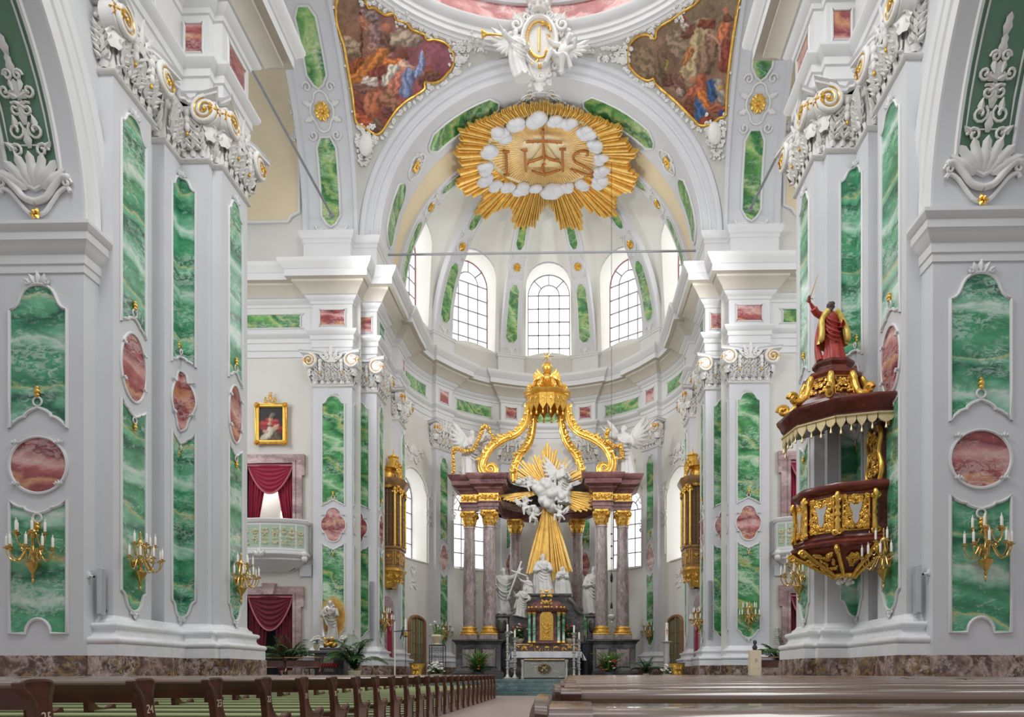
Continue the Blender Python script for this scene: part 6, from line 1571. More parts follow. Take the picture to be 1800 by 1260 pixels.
def bouquet(loc, h, seed, lab, flm, nfl, leaves=40, bowlr=.25, group=None, name='flower_bowl', bowlm='bowl', mat='leaf', vase=False):
    r = random.Random(seed); o = empty(name, loc, 0, lab, 'flower arrangement', group)
    mb = MB()
    if vase: mb.lathe([(bowlr * .5, 0), (bowlr * .6, .03), (bowlr * .3, .1), (bowlr * .8, .3), (bowlr, .42), (bowlr * .7, .5), (.01, .48)], n=16); z0 = .48
    else: mb.lathe([(bowlr * .45, 0), (bowlr * .5, .03), (bowlr * .8, .12), (bowlr, .24), (bowlr * .95, .24), (.01, .2)], n=18); z0 = .22
    mb.build('bowl', M[bowlm], o, smooth=40)
    mb = MB()
    for k in range(leaves):
        t = r.uniform(0, 2 * PI); el = r.uniform(-.1, 1.4); b = Vector((bowlr * .5 * math.cos(t) * r.random(), bowlr * .5 * math.sin(t) * r.random(), z0 + h * .35 * r.random()))
        leafblade(mb, b, (math.cos(t) * math.cos(el), math.sin(t) * math.cos(el), math.sin(el)), h * r.uniform(.3, .6), h * .045, .4, 4)
    mb.build('foliage', M[mat], o, smooth=60)
    for m_ in flm:
        mb = MB()
        for k in range(nfl):
            t = r.uniform(0, 2 * PI); el = r.uniform(0, 1.45); rr = h * r.uniform(.3, .55)
            c = Vector((rr * math.cos(t) * math.cos(el), rr * math.sin(t) * math.cos(el), z0 + h * .15 + rr * math.sin(el) * 1.1))
            for j in range(6): mb.ell(c + Vector((.035 * math.cos(j * 1.05), .035 * math.sin(j * 1.05), .01 * (j % 2))), .03, nu=6, nv=4)
            mb.ell(c + Vector((0, 0, .02)), .025, nu=6, nv=4)
        mb.build('blossom_cluster', M[m_], o, smooth=60)
    return o
zs_ = zp1 + ZF
bouquet((X_(913, 36.3), 36.3, zs_), 1.15, 3, 'cream bowl of white roses and russet flowers left of the tabernacle', ['flower', 'flowerred'], 16, 70, .3, 'flower bowls on the altar')
bouquet((X_(1001, 36.3), 36.3, zs_), 1.1, 5, 'cream bowl of russet flowers right of the tabernacle', ['flowerred'], 22, 70, .3, 'flower bowls on the altar')
def bush(loc, h, seed, lab, fl, w=.55):
    r = random.Random(seed); o = empty('plant_arrangement', loc, 0, lab, 'plant', 'plants before the high altar')
    mb = MB(); mb.lathe([(.2, 0), (.3, .3), (.32, .34), (.01, .33)], n=16); mb.build('pot', M['altdark'], o, smooth=40)
    for mat, n, hh, sp in (('leaf2', 90, 1., .35), ('leaf', 130, .62, .8)):
        mb = MB()
        for k in range(n):
            t = r.uniform(0, 2 * PI); el = r.uniform(.5, 1.5); b = Vector((.16 * math.cos(t) * r.random(), .16 * math.sin(t) * r.random(), .3 + r.random() * h * .25 * hh))
            leafblade(mb, b, (math.cos(t) * math.cos(el) * sp * 2, math.sin(t) * math.cos(el) * sp * 2, math.sin(el)), h * hh * r.uniform(.4, .8), .035, .35, 5)
        mb.build('foliage', M[mat], o, smooth=60)
    for k in range(7):
        t = 2 * PI * k / 7 + .3; P = [Vector((math.cos(t) * w * u * 1.3, math.sin(t) * w * u * 1.3, .35 + h * (.75 * u - .35 * u * u) + .2 * u)) for u in [i / 7 for i in range(8)]]
        mb = MB(); mb.tube(P, .012, 4)
        for i in range(1, 8):
            d = (P[i] - P[i - 1]).normalized(); s_ = d.cross(Vector((0, 0, 1))).normalized()
            for q in (-1, 1):
                for j in (0, .5): leafblade(mb, P[i].lerp(P[i - 1], j), s_ * q + d * .7, h * .22, .018, .4, 3)
        mb.build('frond', M['leaf2'], o, smooth=60)
    for m_, n in fl:
        mb = MB()
        for k in range(n):
            t = r.uniform(0, 2 * PI); c = Vector((.42 * math.cos(t), .42 * math.sin(t), r.uniform(.3, .75) * h * .8))
            for j in range(5): mb.ell(c + Vector((.04 * math.cos(j * 1.26), .04 * math.sin(j * 1.26), 0)), .034, nu=6, nv=4)
        mb.build('blossom_cluster', M[m_], o, smooth=60)
    return o
bush((X_(840, 35.0), 35.0, ZF), 1.75, 4, 'tall mixed palm and grass arrangement before the left altar pedestal', [('flowerred', 8)])
bush((X_(1070, 35.0), 35.0, ZF), 1.8, 6, 'tall bushy arrangement with orange blossoms before the right altar pedestal', [('flowerred', 30), ('flower', 10)])
palm((X_(1136, 35.5), 35.5, ZF), 1.3, 12, .85, 8, 'low dark fan palm between the altar and the right apse door', True, 'leaf', 'plants before the high altar', 'potted_palm', 'plant')
# black cylinder beside the altar
mb = MB(); mb.lathe([(.42, 0), (.44, .03), (.44, .08), (.36, .1), (.36, 1.75), (.4, 1.78), (.4, 1.86), (.01, 1.88)], (X_(1030, 36.4), 36.4, ZF), 24); tag(mb.build('round_plinth', plain('black_gloss', (.02, .02, .028), .25), None, smooth=40), 'black cylindrical plinth between altar table and right pedestal', 'plinth')
# sanctuary lamp on its long cord
SL = empty('sanctuary_lamp', yq(1075, 1085, 35.0), 0, 'hanging silver sanctuary lamp on a long thin cord before the right altar columns', 'hanging lamp')
lx, ly, lz = SL.location; k = 35.0 / F_PX
mb = MB(); mb.tube([(0, 0, .6), (0, 0, (1085 - 240) * k)], .012, 5); mb.build('cord', M['iron'], SL)
mb = MB(); mb.lathe([(.02, .62 + 1.1), (.06, .66 + 1.1), (.07, .9 + 1.1), (.015, 1.1 + 1.1)], n=10)
for z in (2.9, 3.5, 4.1): mb.ell((0, 0, z), .05, nu=8, nv=6)
mb.lathe([(.03, .42), (.06, .46), (.05, .62), (.015, .75)], n=10); mb.build('black_tassel', M['black'], SL, smooth=50)
mb = MB(); mb.lathe([(.02, -.28), (.05, -.24), (.03, -.18), (.16, -.08), (.22, .04), (.2, .12), (.1, .16), (.12, .2)], n=16)
for q in range(3): mb.tube([(.2 * math.cos(q * 2.1), .2 * math.sin(q * 2.1), .08), (0, 0, .5)], .01, 4)
mb.build('bowl', M['silver'], SL, smooth=50)
# ================================================================== brass wall candelabra
def sconce(name):
    o = empty(name)
    mb = MB(); mb.lathe([(.005, -.62), (.015, -.6), (.03, -.52), (.015, -.5), (.04, -.44), (.02, -.42), (.05, -.36), (.09, -.3), (.13, -.22), (.14, -.19), (.11, -.16), (.04, -.13), (.035, -.06), (.06, .0), (.07, .06), (.035, .1), (.03, .3), (.05, .34), (.075, .42), (.08, .47), (.04, .52), (.02, .54), (.03, .58), (.015, .62), (.03, .66), (.005, .72)], (0, -.13, 0), 16)
    mb.tube([(0, 0, .02), (0, -.08, .05), (0, -.13, .03)], [.05, .03, .03], 8); mb.lathe([(.1, 0), (.08, .02), (.02, .03)], n=12, fn=lambda x, y, z: (x, -z, y + .02))
    mb.build('stem', M['brass'], o, smooth=50)
    for tier, (z, rad, angs) in enumerate(((.02, .43, (-86, -58, -22, 22, 58, 86)), (.33, .29, (-80, -34, 34, 80)))):
        for an in angs:
            t = R(an); dx, dy = math.sin(t), -math.cos(t)
            P = [(dx * r_ * rad, -.13 + dy * r_ * rad, z + b) for r_, b in catmull([(.05, .0), (.25, .09), (.42, -.04), (.62, -.17), (.86, -.14), (1.0, -.02), (1.0, .06)], 4)]
            mb = MB(); mb.tube(P, .013, 6); e = P[-1]
            mb.tube(spiral(lambda a, b, c: (dx * a * rad, -.13 + dy * a * rad, z + b * rad), .42, .12, .1, 1.2, 0, 1, 0, .2, 10), .009, 5)
            mb.lathe([(.012, -.02), (.06, .0), (.07, .015), (.02, .02), (.028, .05), (.02, .06)], e, 10)
            a = mb.build('arm', M['brass'], o, smooth=50)
            mb = MB(); mb.lathe([(.025, .05), (.025, .235), (.01, .25)], e, 8); mb.lathe([(.01, .25), (.013, .27), (.002, .31)], e, 6); mb.build('candle', M['candle'], a, smooth=50)
    index_tree(o); return o
S0 = sconce('wall_candelabrum')
SCN = [((-9.53, 14.32, 3.35), 0, 'brass wall candelabrum on the left jamb panel, seen from the front'), ((9.55, 14.32, 3.35), 0, 'brass wall candelabrum on the right jamb panel, seen from the front'),
       ((-8.26, 15.5, 3.35), PI / 2, 'brass wall candelabrum on the left pier, its arms in profile above pew 24'), ((-7.34, 18.33, 3.35), PI / 2, 'brass wall candelabrum at the left pier corner beside the curtained doorway'),
       ((8.26, 15.5, 3.35), -PI / 2, 'brass wall candelabrum on the right pier, just right of the pulpit foot'), ((7.34, 18.33, 3.35), -PI / 2, 'brass wall candelabrum at the right pier corner, left of the pulpit foot'),
       ((9.12, 31.17, 3.35), 0, 'brass wall candelabrum low on the right choir entrance pilaster'), ((-7.36, 32.6, 3.3), PI / 2, 'brass wall candelabrum on the inner face of the left choir entrance pilaster'), ((7.36, 32.6, 3.3), -PI / 2, 'brass wall candelabrum on the inner face of the right choir entrance pilaster'),
       (fnA(RP, -54)(0, 3.2, .02), R(54), 'brass wall candelabrum on the left apse pilaster above the flower stand'), (fnA(RP, 54)(0, 3.2, .02), -R(54), 'brass wall candelabrum on the right apse pilaster above the fan palm')]
for i, (p, rz, lab) in enumerate(SCN):
    o = S0 if i == 0 else copy_tree(S0)
    o.location = p; o.rotation_euler = (0, 0, rz); tag(o, lab, 'candelabrum', 'brass wall candelabra')

# ================================================================== pews
def pew_parts(x0, x1, name, end_x, sg, full=True):
    """one pew whose rail line is y=0; people sit on its +y side. end_x: the aisle end; sg: direction of the aisle."""
    o = empty(name); ZS97 = lambda x, y, z: (x, y, z * .97)
    mb = MB(ZS97); L, R_ = min(x0, x1), max(x0, x1)
    prof = [(-.145, .872), (-.15, .885), (-.14, .90), (-.1, .907), (.02, .907), (.045, .9), (.05, .88), (.03, .868)]
    for a in (0,):
        A = [mb.p(L, y, z) for y, z in prof]; B = [mb.p(R_, y, z) for y, z in prof]; n = len(prof)
        for k in range(n): mb.f.append([A[k], A[(k + 1) % n], B[(k + 1) % n], B[k]])
        mb.f.append(A[::-1]); mb.f.append(B)
    mb.build('top_rail', M['pewtop'], o, smooth=50)
    mb = MB(ZS97); mb.prism([(-.02, .87), (.02, .87), (.05, .745), (.015, .745)], lambda a, b, c: (c, a, b), L + .03, R_ - .03); mb.build('backrest', M['pew'], o, smooth=None)
    mb = MB(); mb.bbox(L + .03, R_ - .03, .07, .46, .40, .435, .01); mb.build('seat', M['pew'], o, smooth=None)
    mb = MB(); mb.bbox(L + .06, R_ - .06, .09, .45, .436, .475, .012); mb.build('seat_cushion', M['cushion'], o, smooth=50)
    mb = MB(); mb.bbox(L + .03, R_ - .03, -.34, -.16, .17, .20, .01); mb.build('kneeler', M['pew'], o, smooth=None)
    mb = MB(); mb.bbox(L + .06, R_ - .06, -.335, -.165, .2, .235, .012); mb.build('kneeler_cushion', M['cushion'], o, smooth=50)
    EP = catmull([(-.01, 0), (-.02, .2), (-.01, .45), (-.035, .65), (-.085, .80), (-.155, .872), (-.15, .905), (-.05, .912), (.035, .905), (.05, .87), (.035, .8), (.045, .7), (.085, .6), (.17, .53), (.3, .50), (.40, .515), (.455, .55), (.5, .545), (.515, .50), (.485, .455), (.43, .43), (.405, .36), (.41, .2), (.44, .05), (.44, 0)], 3)
    for ex in (end_x, end_x + (-sg) * abs(x1 - x0) * .5):
        mb = MB(ZS97); mb.prism(EP, lambda a, b, c: (ex + c, a, b), -.03, .03); 
        if ex == end_x:
            mb.tube([(ex + sg * .03, a, b) for a, b in EP[3:-4]], .012, 5)
            mb.tube(spiral(lambda a, b, c: (ex + sg * .032, a, b), .475, .505, .045, 1.3, 0, 1, 0, .2, 10), .012, 5)
        e = mb.build('end_panel' if ex == end_x else 'support_panel', M['pew'], o, smooth=35)
    index_tree(o); return o
PEWS = {}
def text_mesh(txt, size, mat, parent, loc, rot, name='pew_number'):
    cu = bpy.data.curves.new('t', 'FONT'); cu.body = txt; cu.size = size; cu.extrude = .002; cu.align_x = 'CENTER'; cu.align_y = 'CENTER'
    t = bpy.data.objects.new('t', cu); COL.objects.link(t); dg = bpy.context.evaluated_depsgraph_get()
    me = bpy.data.meshes.new_from_object(t.evaluated_get(dg)); bpy.data.objects.remove(t); bpy.data.curves.remove(cu)
    me.materials.clear(); me.materials.append(M[mat]); o = bpy.data.objects.new(name, me); COL.objects.link(o); o.parent = parent; o.location = loc; o.rotation_euler = rot; return o
for side, sg in (('left', 1), ('right', -1)):
    for k in range(3 if side == 'left' else 0, 28):
        y = .95 + .95 * k; far = 7.55 if y < 15.2 else 6.75
        e = -1.50 if side == 'left' else 1.38
        key = (side, far)
        if key not in PEWS: o = PEWS[key] = pew_parts(e, -far if side == 'left' else far, 'church_pew', e, sg)
        else: o = copy_tree(PEWS[key])
        o.location = (0, y, 0)
        n = 28 - k
        if side == 'left':
            tag(o, 'dark oak pew numbered %d in the left block, %s' % (n, 'nearest the camera' if n == 25 else 'front row by the chancel steps' if n == 1 else 'in front of pew %d' % (n + 1)), 'pew', 'pews of the left block')
            text_mesh(str(n), .085, 'number', o, (e + .034, .005, .68), (PI / 2, 0, PI / 2))
        else:
            rn = ['nearest', 'second nearest', 'third nearest', 'fourth nearest', 'fifth nearest', 'sixth nearest', 'seventh nearest', 'eighth nearest', 'ninth nearest', 'tenth nearest'][k] if k < 10 else 'row %d from' % (k + 1)
            tag(o, 'polished dark pew rail in the right block, %s the camera' % (rn if k >= 10 else rn + ' to'), 'pew', 'pews of the right block')

# ================================================================== pulpit
PU = empty('pulpit', (7.62, 16.55, 3.0), 0, 'red marble pulpit with gilded reliefs and tasselled canopy on the right pier', 'pulpit')
px, py, pz = PU.location
Tp = lambda x, y, z: (x - px, y - py, z - pz)
def pathp(s_, ext=1.):
    # plan of the pulpit: from the pier at the near right, round the front, to the pier at the back left
    P = [(8.30, 15.62), (7.98, 15.62), (7.28, 15.86), (6.78, 16.45), (6.72, 17.05), (6.95, 17.40)]
    c = (7.7, 16.7)
    return [(8.3 if i == 0 else c[0] + (x - c[0]) * s_, c[1] + (y - c[1]) * s_) for i, (x, y) in enumerate(P)]
def rev(P): return P[::-1]
def sw(mb, prof, P): mb.sweep(prof, P)
P0 = pathp(1.)
P0 = P0[::-1] if False else P0
# left normal of a path running from the near right to the back left must point outward (away from the centre): check orientation
def outward(P):
    a, b = P[1], P[2]; n = (-(b[1] - a[1]), b[0] - a[0]); m = ((a[0] + b[0]) / 2 - 7.7, (a[1] + b[1]) / 2 - 16.7)
    return 1 if n[0] * m[0] + n[1] * m[1] > 0 else -1
sd = outward(P0)
mb = MB(Tp); mb.sweep([(-.06, 3.98), (-.04, 4.1), (-.06, 4.95), (-.04, 5.0)], P0, side=sd); mb.build('basket', M['pulpit'], PU, smooth=30)
mb = MB(Tp); mb.sweep([(-.05, 4.94), (0, 4.98), (.06, 5.02), (.08, 5.08), (.06, 5.14), (0, 5.16), (-.2, 5.16)], P0, side=sd); mb.build('handrail', M['pulpit'], PU, smooth=40)
mb = MB(Tp); mb.sweep([(-.1, 3.72), (.0, 3.74), (.08, 3.78), (.1, 3.84), (.04, 3.9), (.06, 3.94), (.03, 3.99), (-.05, 4.0)], P0, side=sd); mb.build('lower_moulding', M['pulpit'], PU, smooth=40)
for i in range(1, 5):
    p, q = P0[i], P0[i + 1] if i < 5 else P0[i]
    if sd < 0: p, q = q, p
    L, f = seg_fn(p, q)
    mb = MB(Tp); w_ = L * .36
    mb.tube([f(L / 2 + a, 4.47 + b, -.03) for a, b in ((-w_, -.38), (w_, -.38), (w_, .38), (-w_, .38))], .035, 6, closed=True)
    for k in range(15):
        rocaille(mb, lambda a, b, c: f(L / 2 + a, 4.47 + b, c - .05), w_ * .95, .36, 5, 60 + i * 9 + k, .022)
    g = mb.build('gilded_relief', M['gold'], PU, smooth=60)
    mb = MB(Tp); mb.prism([(L / 2 + a * w_, 4.47 + b) for a, b in catmull([(.45, .22), (.15, .17), (-.15, .17), (-.45, .22), (-.4, .08), (-.25, -.02), (-.25, -.15), (0, -.26), (.25, -.15), (.25, -.02), (.4, .08)], 3, True)], f, 0, .03); mb.build('silver_cartouche', M['silver'], g, smooth=40)
for i in range(1, 6):
    x, y = P0[i]; dx, dy = x - 7.7, y - 16.7; l = math.hypot(dx, dy); dx /= l; dy /= l
    f = lambda a, b, c: (x - dy * a + dx * (c - .03), y + dx * a + dy * (c - .03), b)
    mb = MB(Tp); mb.tube([f(0, z, c) for z, c in ((4.02, .03), (4.12, .06), (4.4, .03), (4.7, .05), (4.85, .1), (4.93, .06))], [.05, .065, .042, .05, .07, .045], 8)
    for z in (4.05, 4.8): 
        for q in (-1, 1): mb.tube(spiral(f, q * .05, z, .07, 1.3, 0, q, .08, .2, 10), .025, 5)
    for k in range(4): leaf(mb, f, 0, 4.2 + k * .15, PI / 2, .2, .12, .05, .03, .05, 4, 3)
    mb.build('gilded_pilaster', M['gold'], PU, smooth=60)
# tapering foot
foot = [(0, 3.74), (-.06, 3.67), (-.28, 3.52), (-.5, 3.37), (-.66, 3.25), (-.75, 3.16)]
def ftp(k): 
    s_ = 1 + foot[k][0] / .95
    c = (7.72, 16.55); return [(c[0] + (x - c[0]) * s_, c[1] + (y - c[1]) * s_, foot[k][1]) for x, y in P0]
mb = MB(Tp); RWS = [[mb.p(*q) for q in ftp(k)] for k in range(len(foot))]
for a, b in zip(RWS, RWS[1:]):
    for j in range(len(a) - 1): mb.f.append([a[j], a[j + 1], b[j + 1], b[j]])
mb.build('tapered_foot', M['pulpit'], PU, smooth=30)
for i in range(0, 6):
    mb = MB(Tp); P = []
    for k in range(len(foot)):
        q = ftp(k)[i]; d = Vector((q[0] - 7.72, q[1] - 16.55, 0)); d = d.normalized() * .05 if d.length > .01 else d
        P.append((q[0] + d[0], q[1] + d[1], q[2]))
    mb.tube(catmull(P, 3), [.05] * 3 + [.055] * 9 + [.045] * 10, 7); d = (Vector((P[0][0] - 7.72, P[0][1] - 16.55, 0))).normalized()
    mb.tube(spiral(lambda a, b, c: (P[0][0] + d.x * a, P[0][1] + d.y * a, P[0][2] - .08 + b), .02, 0, .1, 1.4, 0, 1, 0, .2, 12), .04, 6)
    mb.build('gilded_scroll', M['gold'], PU, smooth=60)
for i in range(1, 5):
    A, B = ftp(1), ftp(4); fl = lambda u, v: Vector(A[i]).lerp(Vector(A[i + 1]), u).lerp(Vector(B[i]).lerp(Vector(B[i + 1]), u), v)
    nrm = (fl(1, 0) - fl(0, 0)).cross(fl(0, 1) - fl(0, 0)).normalized()
    if nrm.dot(fl(.5, .2) - Vector((7.72, 16.55, 3.6))) < 0: nrm = -nrm
    mb = MB(Tp)
    for k in range(3): rocaille(mb, lambda a, b, c: fl(.5 + a * (1 if b > 0 else .9), .4 - b) + nrm * (c + .02), .3, .36, 4, i * 11 + k, .028)
    mb.build('foot_ornament', M['gold'], PU, smooth=60)
mb = MB(Tp); mb.lathe([(.26, 3.24), (.3, 3.2), (.24, 3.14), (.16, 3.12)], (7.72, 16.55, 0), 14)
for k in range(10): mb.ell((7.72 + .22 * math.cos(k * .63), 16.55 + .22 * math.sin(k * .63), 3.17), .06, nu=7, nv=5)
mb.build('pendant_collar', M['gold'], PU, smooth=50)
mb = MB(Tp); r = random.Random(3)
for k in range(26): mb.ell((7.72 + r.uniform(-.15, .15), 16.55 + r.uniform(-.15, .15), 3.06 + r.uniform(-.06, .06)), .045, nu=7, nv=5)
mb.build('grape_pendant', M['stucco'], PU, smooth=60)
# back panel linking basket and canopy
mb = MB(Tp); fb = lambda a, b, c: (8.28 - c, 16.05 + a, b)
mb.prism([(-.34, 5.15), (.34, 5.15), (.34, 6.5), (-.34, 6.5)], fb, 0, .1); bp = mb.build('back_board', M['pulpit'], PU, smooth=None)
mb = MB(Tp)
for q in (-1, 1): mb.tube([fb(q * a, b, .12) for a, b in catmull([(.3, 5.2), (.38, 5.45), (.26, 5.8), (.34, 6.15), (.25, 6.4)], 5)], .055, 7)
for k in range(4): rocaille(mb, lambda a, b, c: fb(a, 5.8 + b, .1 + c), .24, .55, 5, 80 + k, .028)
mb.build('gilded_border', M['gold'], bp, smooth=60)
# canopy
C0 = [(8.30, 15.35), (7.95, 15.38), (7.15, 15.62), (6.52, 16.25), (6.42, 17.05), (6.62, 17.42)]
sc_ = 1 if (lambda P: -(P[2][1] - P[1][1]) * ((P[1][0] + P[2][0]) / 2 - 7.7) + (P[2][0] - P[1][0]) * ((P[1][1] + P[2][1]) / 2 - 16.7) > 0)(C0) else -1
mb = MB(Tp); mb.sweep([(-.9, 6.62), (-.15, 6.55), (-.1, 6.45), (-.04, 6.46), (-.02, 6.6), (.04, 6.66), (.06, 6.74), (.12, 6.8), (.14, 6.88), (.1, 6.93), (0, 6.95), (-.12, 7.0), (-1.4, 7.02)], C0, side=sc_); CN = mb.build('canopy', M['pulpit'], PU, smooth=35)
mb = MB(Tp)
for i in range(len(C0) - 1):
    p, q = (C0[i], C0[i + 1]) if sc_ > 0 else (C0[i + 1], C0[i])
    L, f = seg_fn(p, q); n = max(1, int(L / .2))
    for k in range(n):
        a = L * (k + .5) / n; w_ = L / n * .46; dp = .2 if k % 2 else .15
        mb.prism([(a - w_, 6.52), (a - w_, 6.42), (a - w_ * .7, 6.36), (a, 6.46 - dp), (a + w_ * .7, 6.36), (a + w_, 6.42), (a + w_, 6.52)], f, -.03, 0.01)
        if k % 2 == 0 or 1: mb.lathe([(.008, 0), (.012, -.05), (.022, -.07), (.028, -.13), (.008, -.14)], n=7, fn=lambda x, y, z, a=a, dp=dp: Vector(f(a, 6.47 - dp, 0)) + Vector((x, y, z)))
    mb.tube([f(0, 6.52, .02), f(L, 6.52, .02)], .025, 6)
mb.build('tasselled_lambrequin', plain('pale_gilding', (.74, .60, .34), .4, .35, .12, 8.), CN, smooth=40)
# upper pyramid
tiers = [(6.98, .92), (7.06, .86), (7.2, .70), (7.4, .58), (7.66, .50), (7.72, .56), (7.78, .56), (7.8, .42), (7.95, .36), (8.02, .42), (8.08, .42), (8.08, .01)]
mb = MB(Tp); RWS = []
ux, uy = 7.45, 16.6
for z, s_ in tiers: RWS.append([mb.p(ux + s_ * 1.12 * math.cos(R(22.5 + 45 * k)), uy + s_ * math.sin(R(22.5 + 45 * k)), z) for k in range(8)])
for a, b in zip(RWS, RWS[1:]):
    for j in range(8): mb.f.append([a[j], a[(j + 1) % 8], b[(j + 1) % 8], b[j]])
mb.build('stepped_crown', M['pulpit'], PU, smooth=30)
for k in range(8):
    t = R(22.5 + 45 * k); f = lambda a, b, c: (ux + a * 1.12 * math.cos(t) - c * math.sin(t), uy + a * math.sin(t) + c * math.cos(t), b)
    mb = MB(Tp); mb.tube([f(a, b, 0) for a, b in catmull([(.98, 7.06), (.8, 7.12), (.66, 7.3), (.6, 7.55), (.54, 7.7)], 4)], [.085, .08, .075, .07] * 4 + [.05], 8); mb.tube(spiral(f, 1.0, 7.14, .13, 1.4, 0, 1, 0, .2, 14), .055, 6)
    mb.build('gilded_scroll', M['gold'], PU, smooth=60)
for k in (4, 5, 6):
    t = R(45 * k); f = lambda a, b, c: (ux + (.62 - .14 * b / .3 + c) * 1.03 * math.cos(t) - a * math.sin(t), uy + (.60 - .14 * b / .3 + c) * .95 * math.sin(t) + a * math.cos(t), 7.38 + b)
    mb = MB(Tp)
    for j in range(3): rocaille(mb, f, .16, .2, 4, 90 + k * 3 + j, .022)
    mb.tube([f(a, b, .02) for a, b in ((-.2, -.24), (.2, -.24), (.17, .24), (-.17, .24))], .02, 5, closed=True); mb.build('gilded_relief', M['gold'], PU, smooth=60)
# painted apostle-like statue on the canopy
zb = 8.085; hS = 1.42
mbx = MB(); 
def robed_saint():
    o = figure('saint_statue', (ux - .02, uy, zb), hS, 'red', None, seed=21, arms='raiseL', turn=-.5, beard=True, hair='short', hd=False, feet=True, wid=1.0, voxel=.014)
    mb = MB(xf((ux - .02, uy, zb)))
    r = random.Random(21); robe_off = .03 * hS * math.sin(4 + r.uniform(0, 6))
    head(mb, (robe_off, -.02, .92 * hS), hS * .68, -.5, 0, 'short', True)
    sculpt('head', mb, M['skin'], o, .012).matrix_parent_inverse = o.matrix_world.inverted()
    mb = MB(xf((ux - .02, uy, zb)))
    x0 = robe_off - .38 * hS; hand(mb, (x0, -.16 * hS, .92 * hS), (-.2, -.1, .6), 1.15); sculpt('hand', mb, M['skin'], o, .009, 1)
    mb = MB(xf((ux - .02, uy, zb))); mb.tube([(x0 - .02, -.17 * hS, .98 * hS), (x0 + .16, -.2 * hS, 1.36 * hS)], [.014, .006], 6); mb.tube([(x0 - .06, -.17 * hS, 1.0 * hS), (x0 + .06, -.17 * hS, .98 * hS)], .012, 6); mb.build('sword', M['brass'], o)
    # gilded mantle
    mb = MB(xf((ux - .02, uy, zb)))
    def g(u, v):
        th = lerp(-.55, PI + .45, u); t = lerp(.84, .30, v); rr = lerp(.10, .235, v ** .7) * hS * (1 + .09 * math.sin(th * 7 + v * 3) * v)
        return (robe_off * (1 - v * .5) + rr * 1.02 * math.cos(th), rr * .85 * math.sin(th) + .015 * hS, t * hS)
    mb.grid(g, 40, 20)
    for q in (-1, 1): mb.tube(catmull([(robe_off + q * .06 * hS, -.07 * hS, .84 * hS), (robe_off + q * .13 * hS, -.075 * hS, .76 * hS), (robe_off + q * .17 * hS, -.08 * hS, .66 * hS), (q * .2 * hS, -.1 * hS, .5 * hS), (q * .215 * hS, -.11 * hS, .31 * hS)], 4), [.05 * hS, .052 * hS, .05 * hS, .045 * hS] * 4 + [.02], 8)
    mb.build('gilded_mantle', plain('yellow_gilded_cloth', (.72, .52, .12), .4, .35, .15, 8.), o, smooth=60)
    return o
tag(robed_saint(), 'painted saint with dark face, red robe, gold mantle and raised sword atop the pulpit canopy', 'statue')

# ================================================================== transept openings
def door_frame(mb, x0, x1, z0, z1, w_, f):
    O = [(x0 - w_, z0), (x0, z0), (x0, z1), (x1, z1), (x1, z0), (x1 + w_, z0), (x1 + w_, z1 - .55), (x1 + w_ + .12, z1 - .55), (x1 + w_ + .12, z1 + w_), (x0 - w_ - .12, z1 + w_), (x0 - w_ - .12, z1 - .55), (x0 - w_, z1 - .55)]
    mb.prism(O, f, -.1, .12)
    O2 = [(x0 - w_ * .3, z0), (x0, z0), (x0, z1), (x1, z1), (x1, z0), (x1 + w_ * .3, z0), (x1 + w_ * .3, z1 + w_ * .3), (x0 - w_ * .3, z1 + w_ * .3)]
    mb.prism(O2, f, -.1, .17)
def drapes(parent, f, x0, x1, z0, z1, mat, gap_bot, swag=.46, Tn=None):
    w_ = x1 - x0; cx = (x0 + x1) / 2
    for q in (-1, 1):
        mb = MB(Tn)
        xo = cx + q * w_ / 2
        def g(u, v):
            inner = cx + q * lerp(.0, gap_bot * w_ / 2, v ** .8); a = lerp(xo, inner, u)
            return f(a, lerp(z1, z0, v), .02 + .05 * math.sin(u * 34) * (.5 + .5 * v) + .03 * math.sin(u * 13))
        mb.grid(g, 64, 12); mb.build('drape', M[mat], parent, smooth=60)
    mb = MB(Tn)
    def s(u, v):
        a = x0 + .06 + (w_ - .12) * u; sag = math.sin(PI * u) ** .8 * (z1 - z0) * swag * v
        return f(a, z1 - .05 - sag - .06 * v, .12 + .035 * math.sin(v * 40) * math.sin(PI * u) + .08 * math.sin(PI * u) * (1 - v * .3))
    mb.grid(s, 30, 48); sg = mb.build('swag', M[mat], parent, smooth=60)
    mb = MB(Tn); mb.tube([Vector(s(k / 30, 1)) for k in range(31)], .04, 6); mb.build('fringe', M['fringe'], sg)
    mb = MB(Tn); P = [(x0, z1 - .1), (x1, z1 - .1), (x1, z1), (x0, z1)]; mb.prism(P, f, .02, .2); mb.build('valance', M['fringe'], parent, smooth=None)
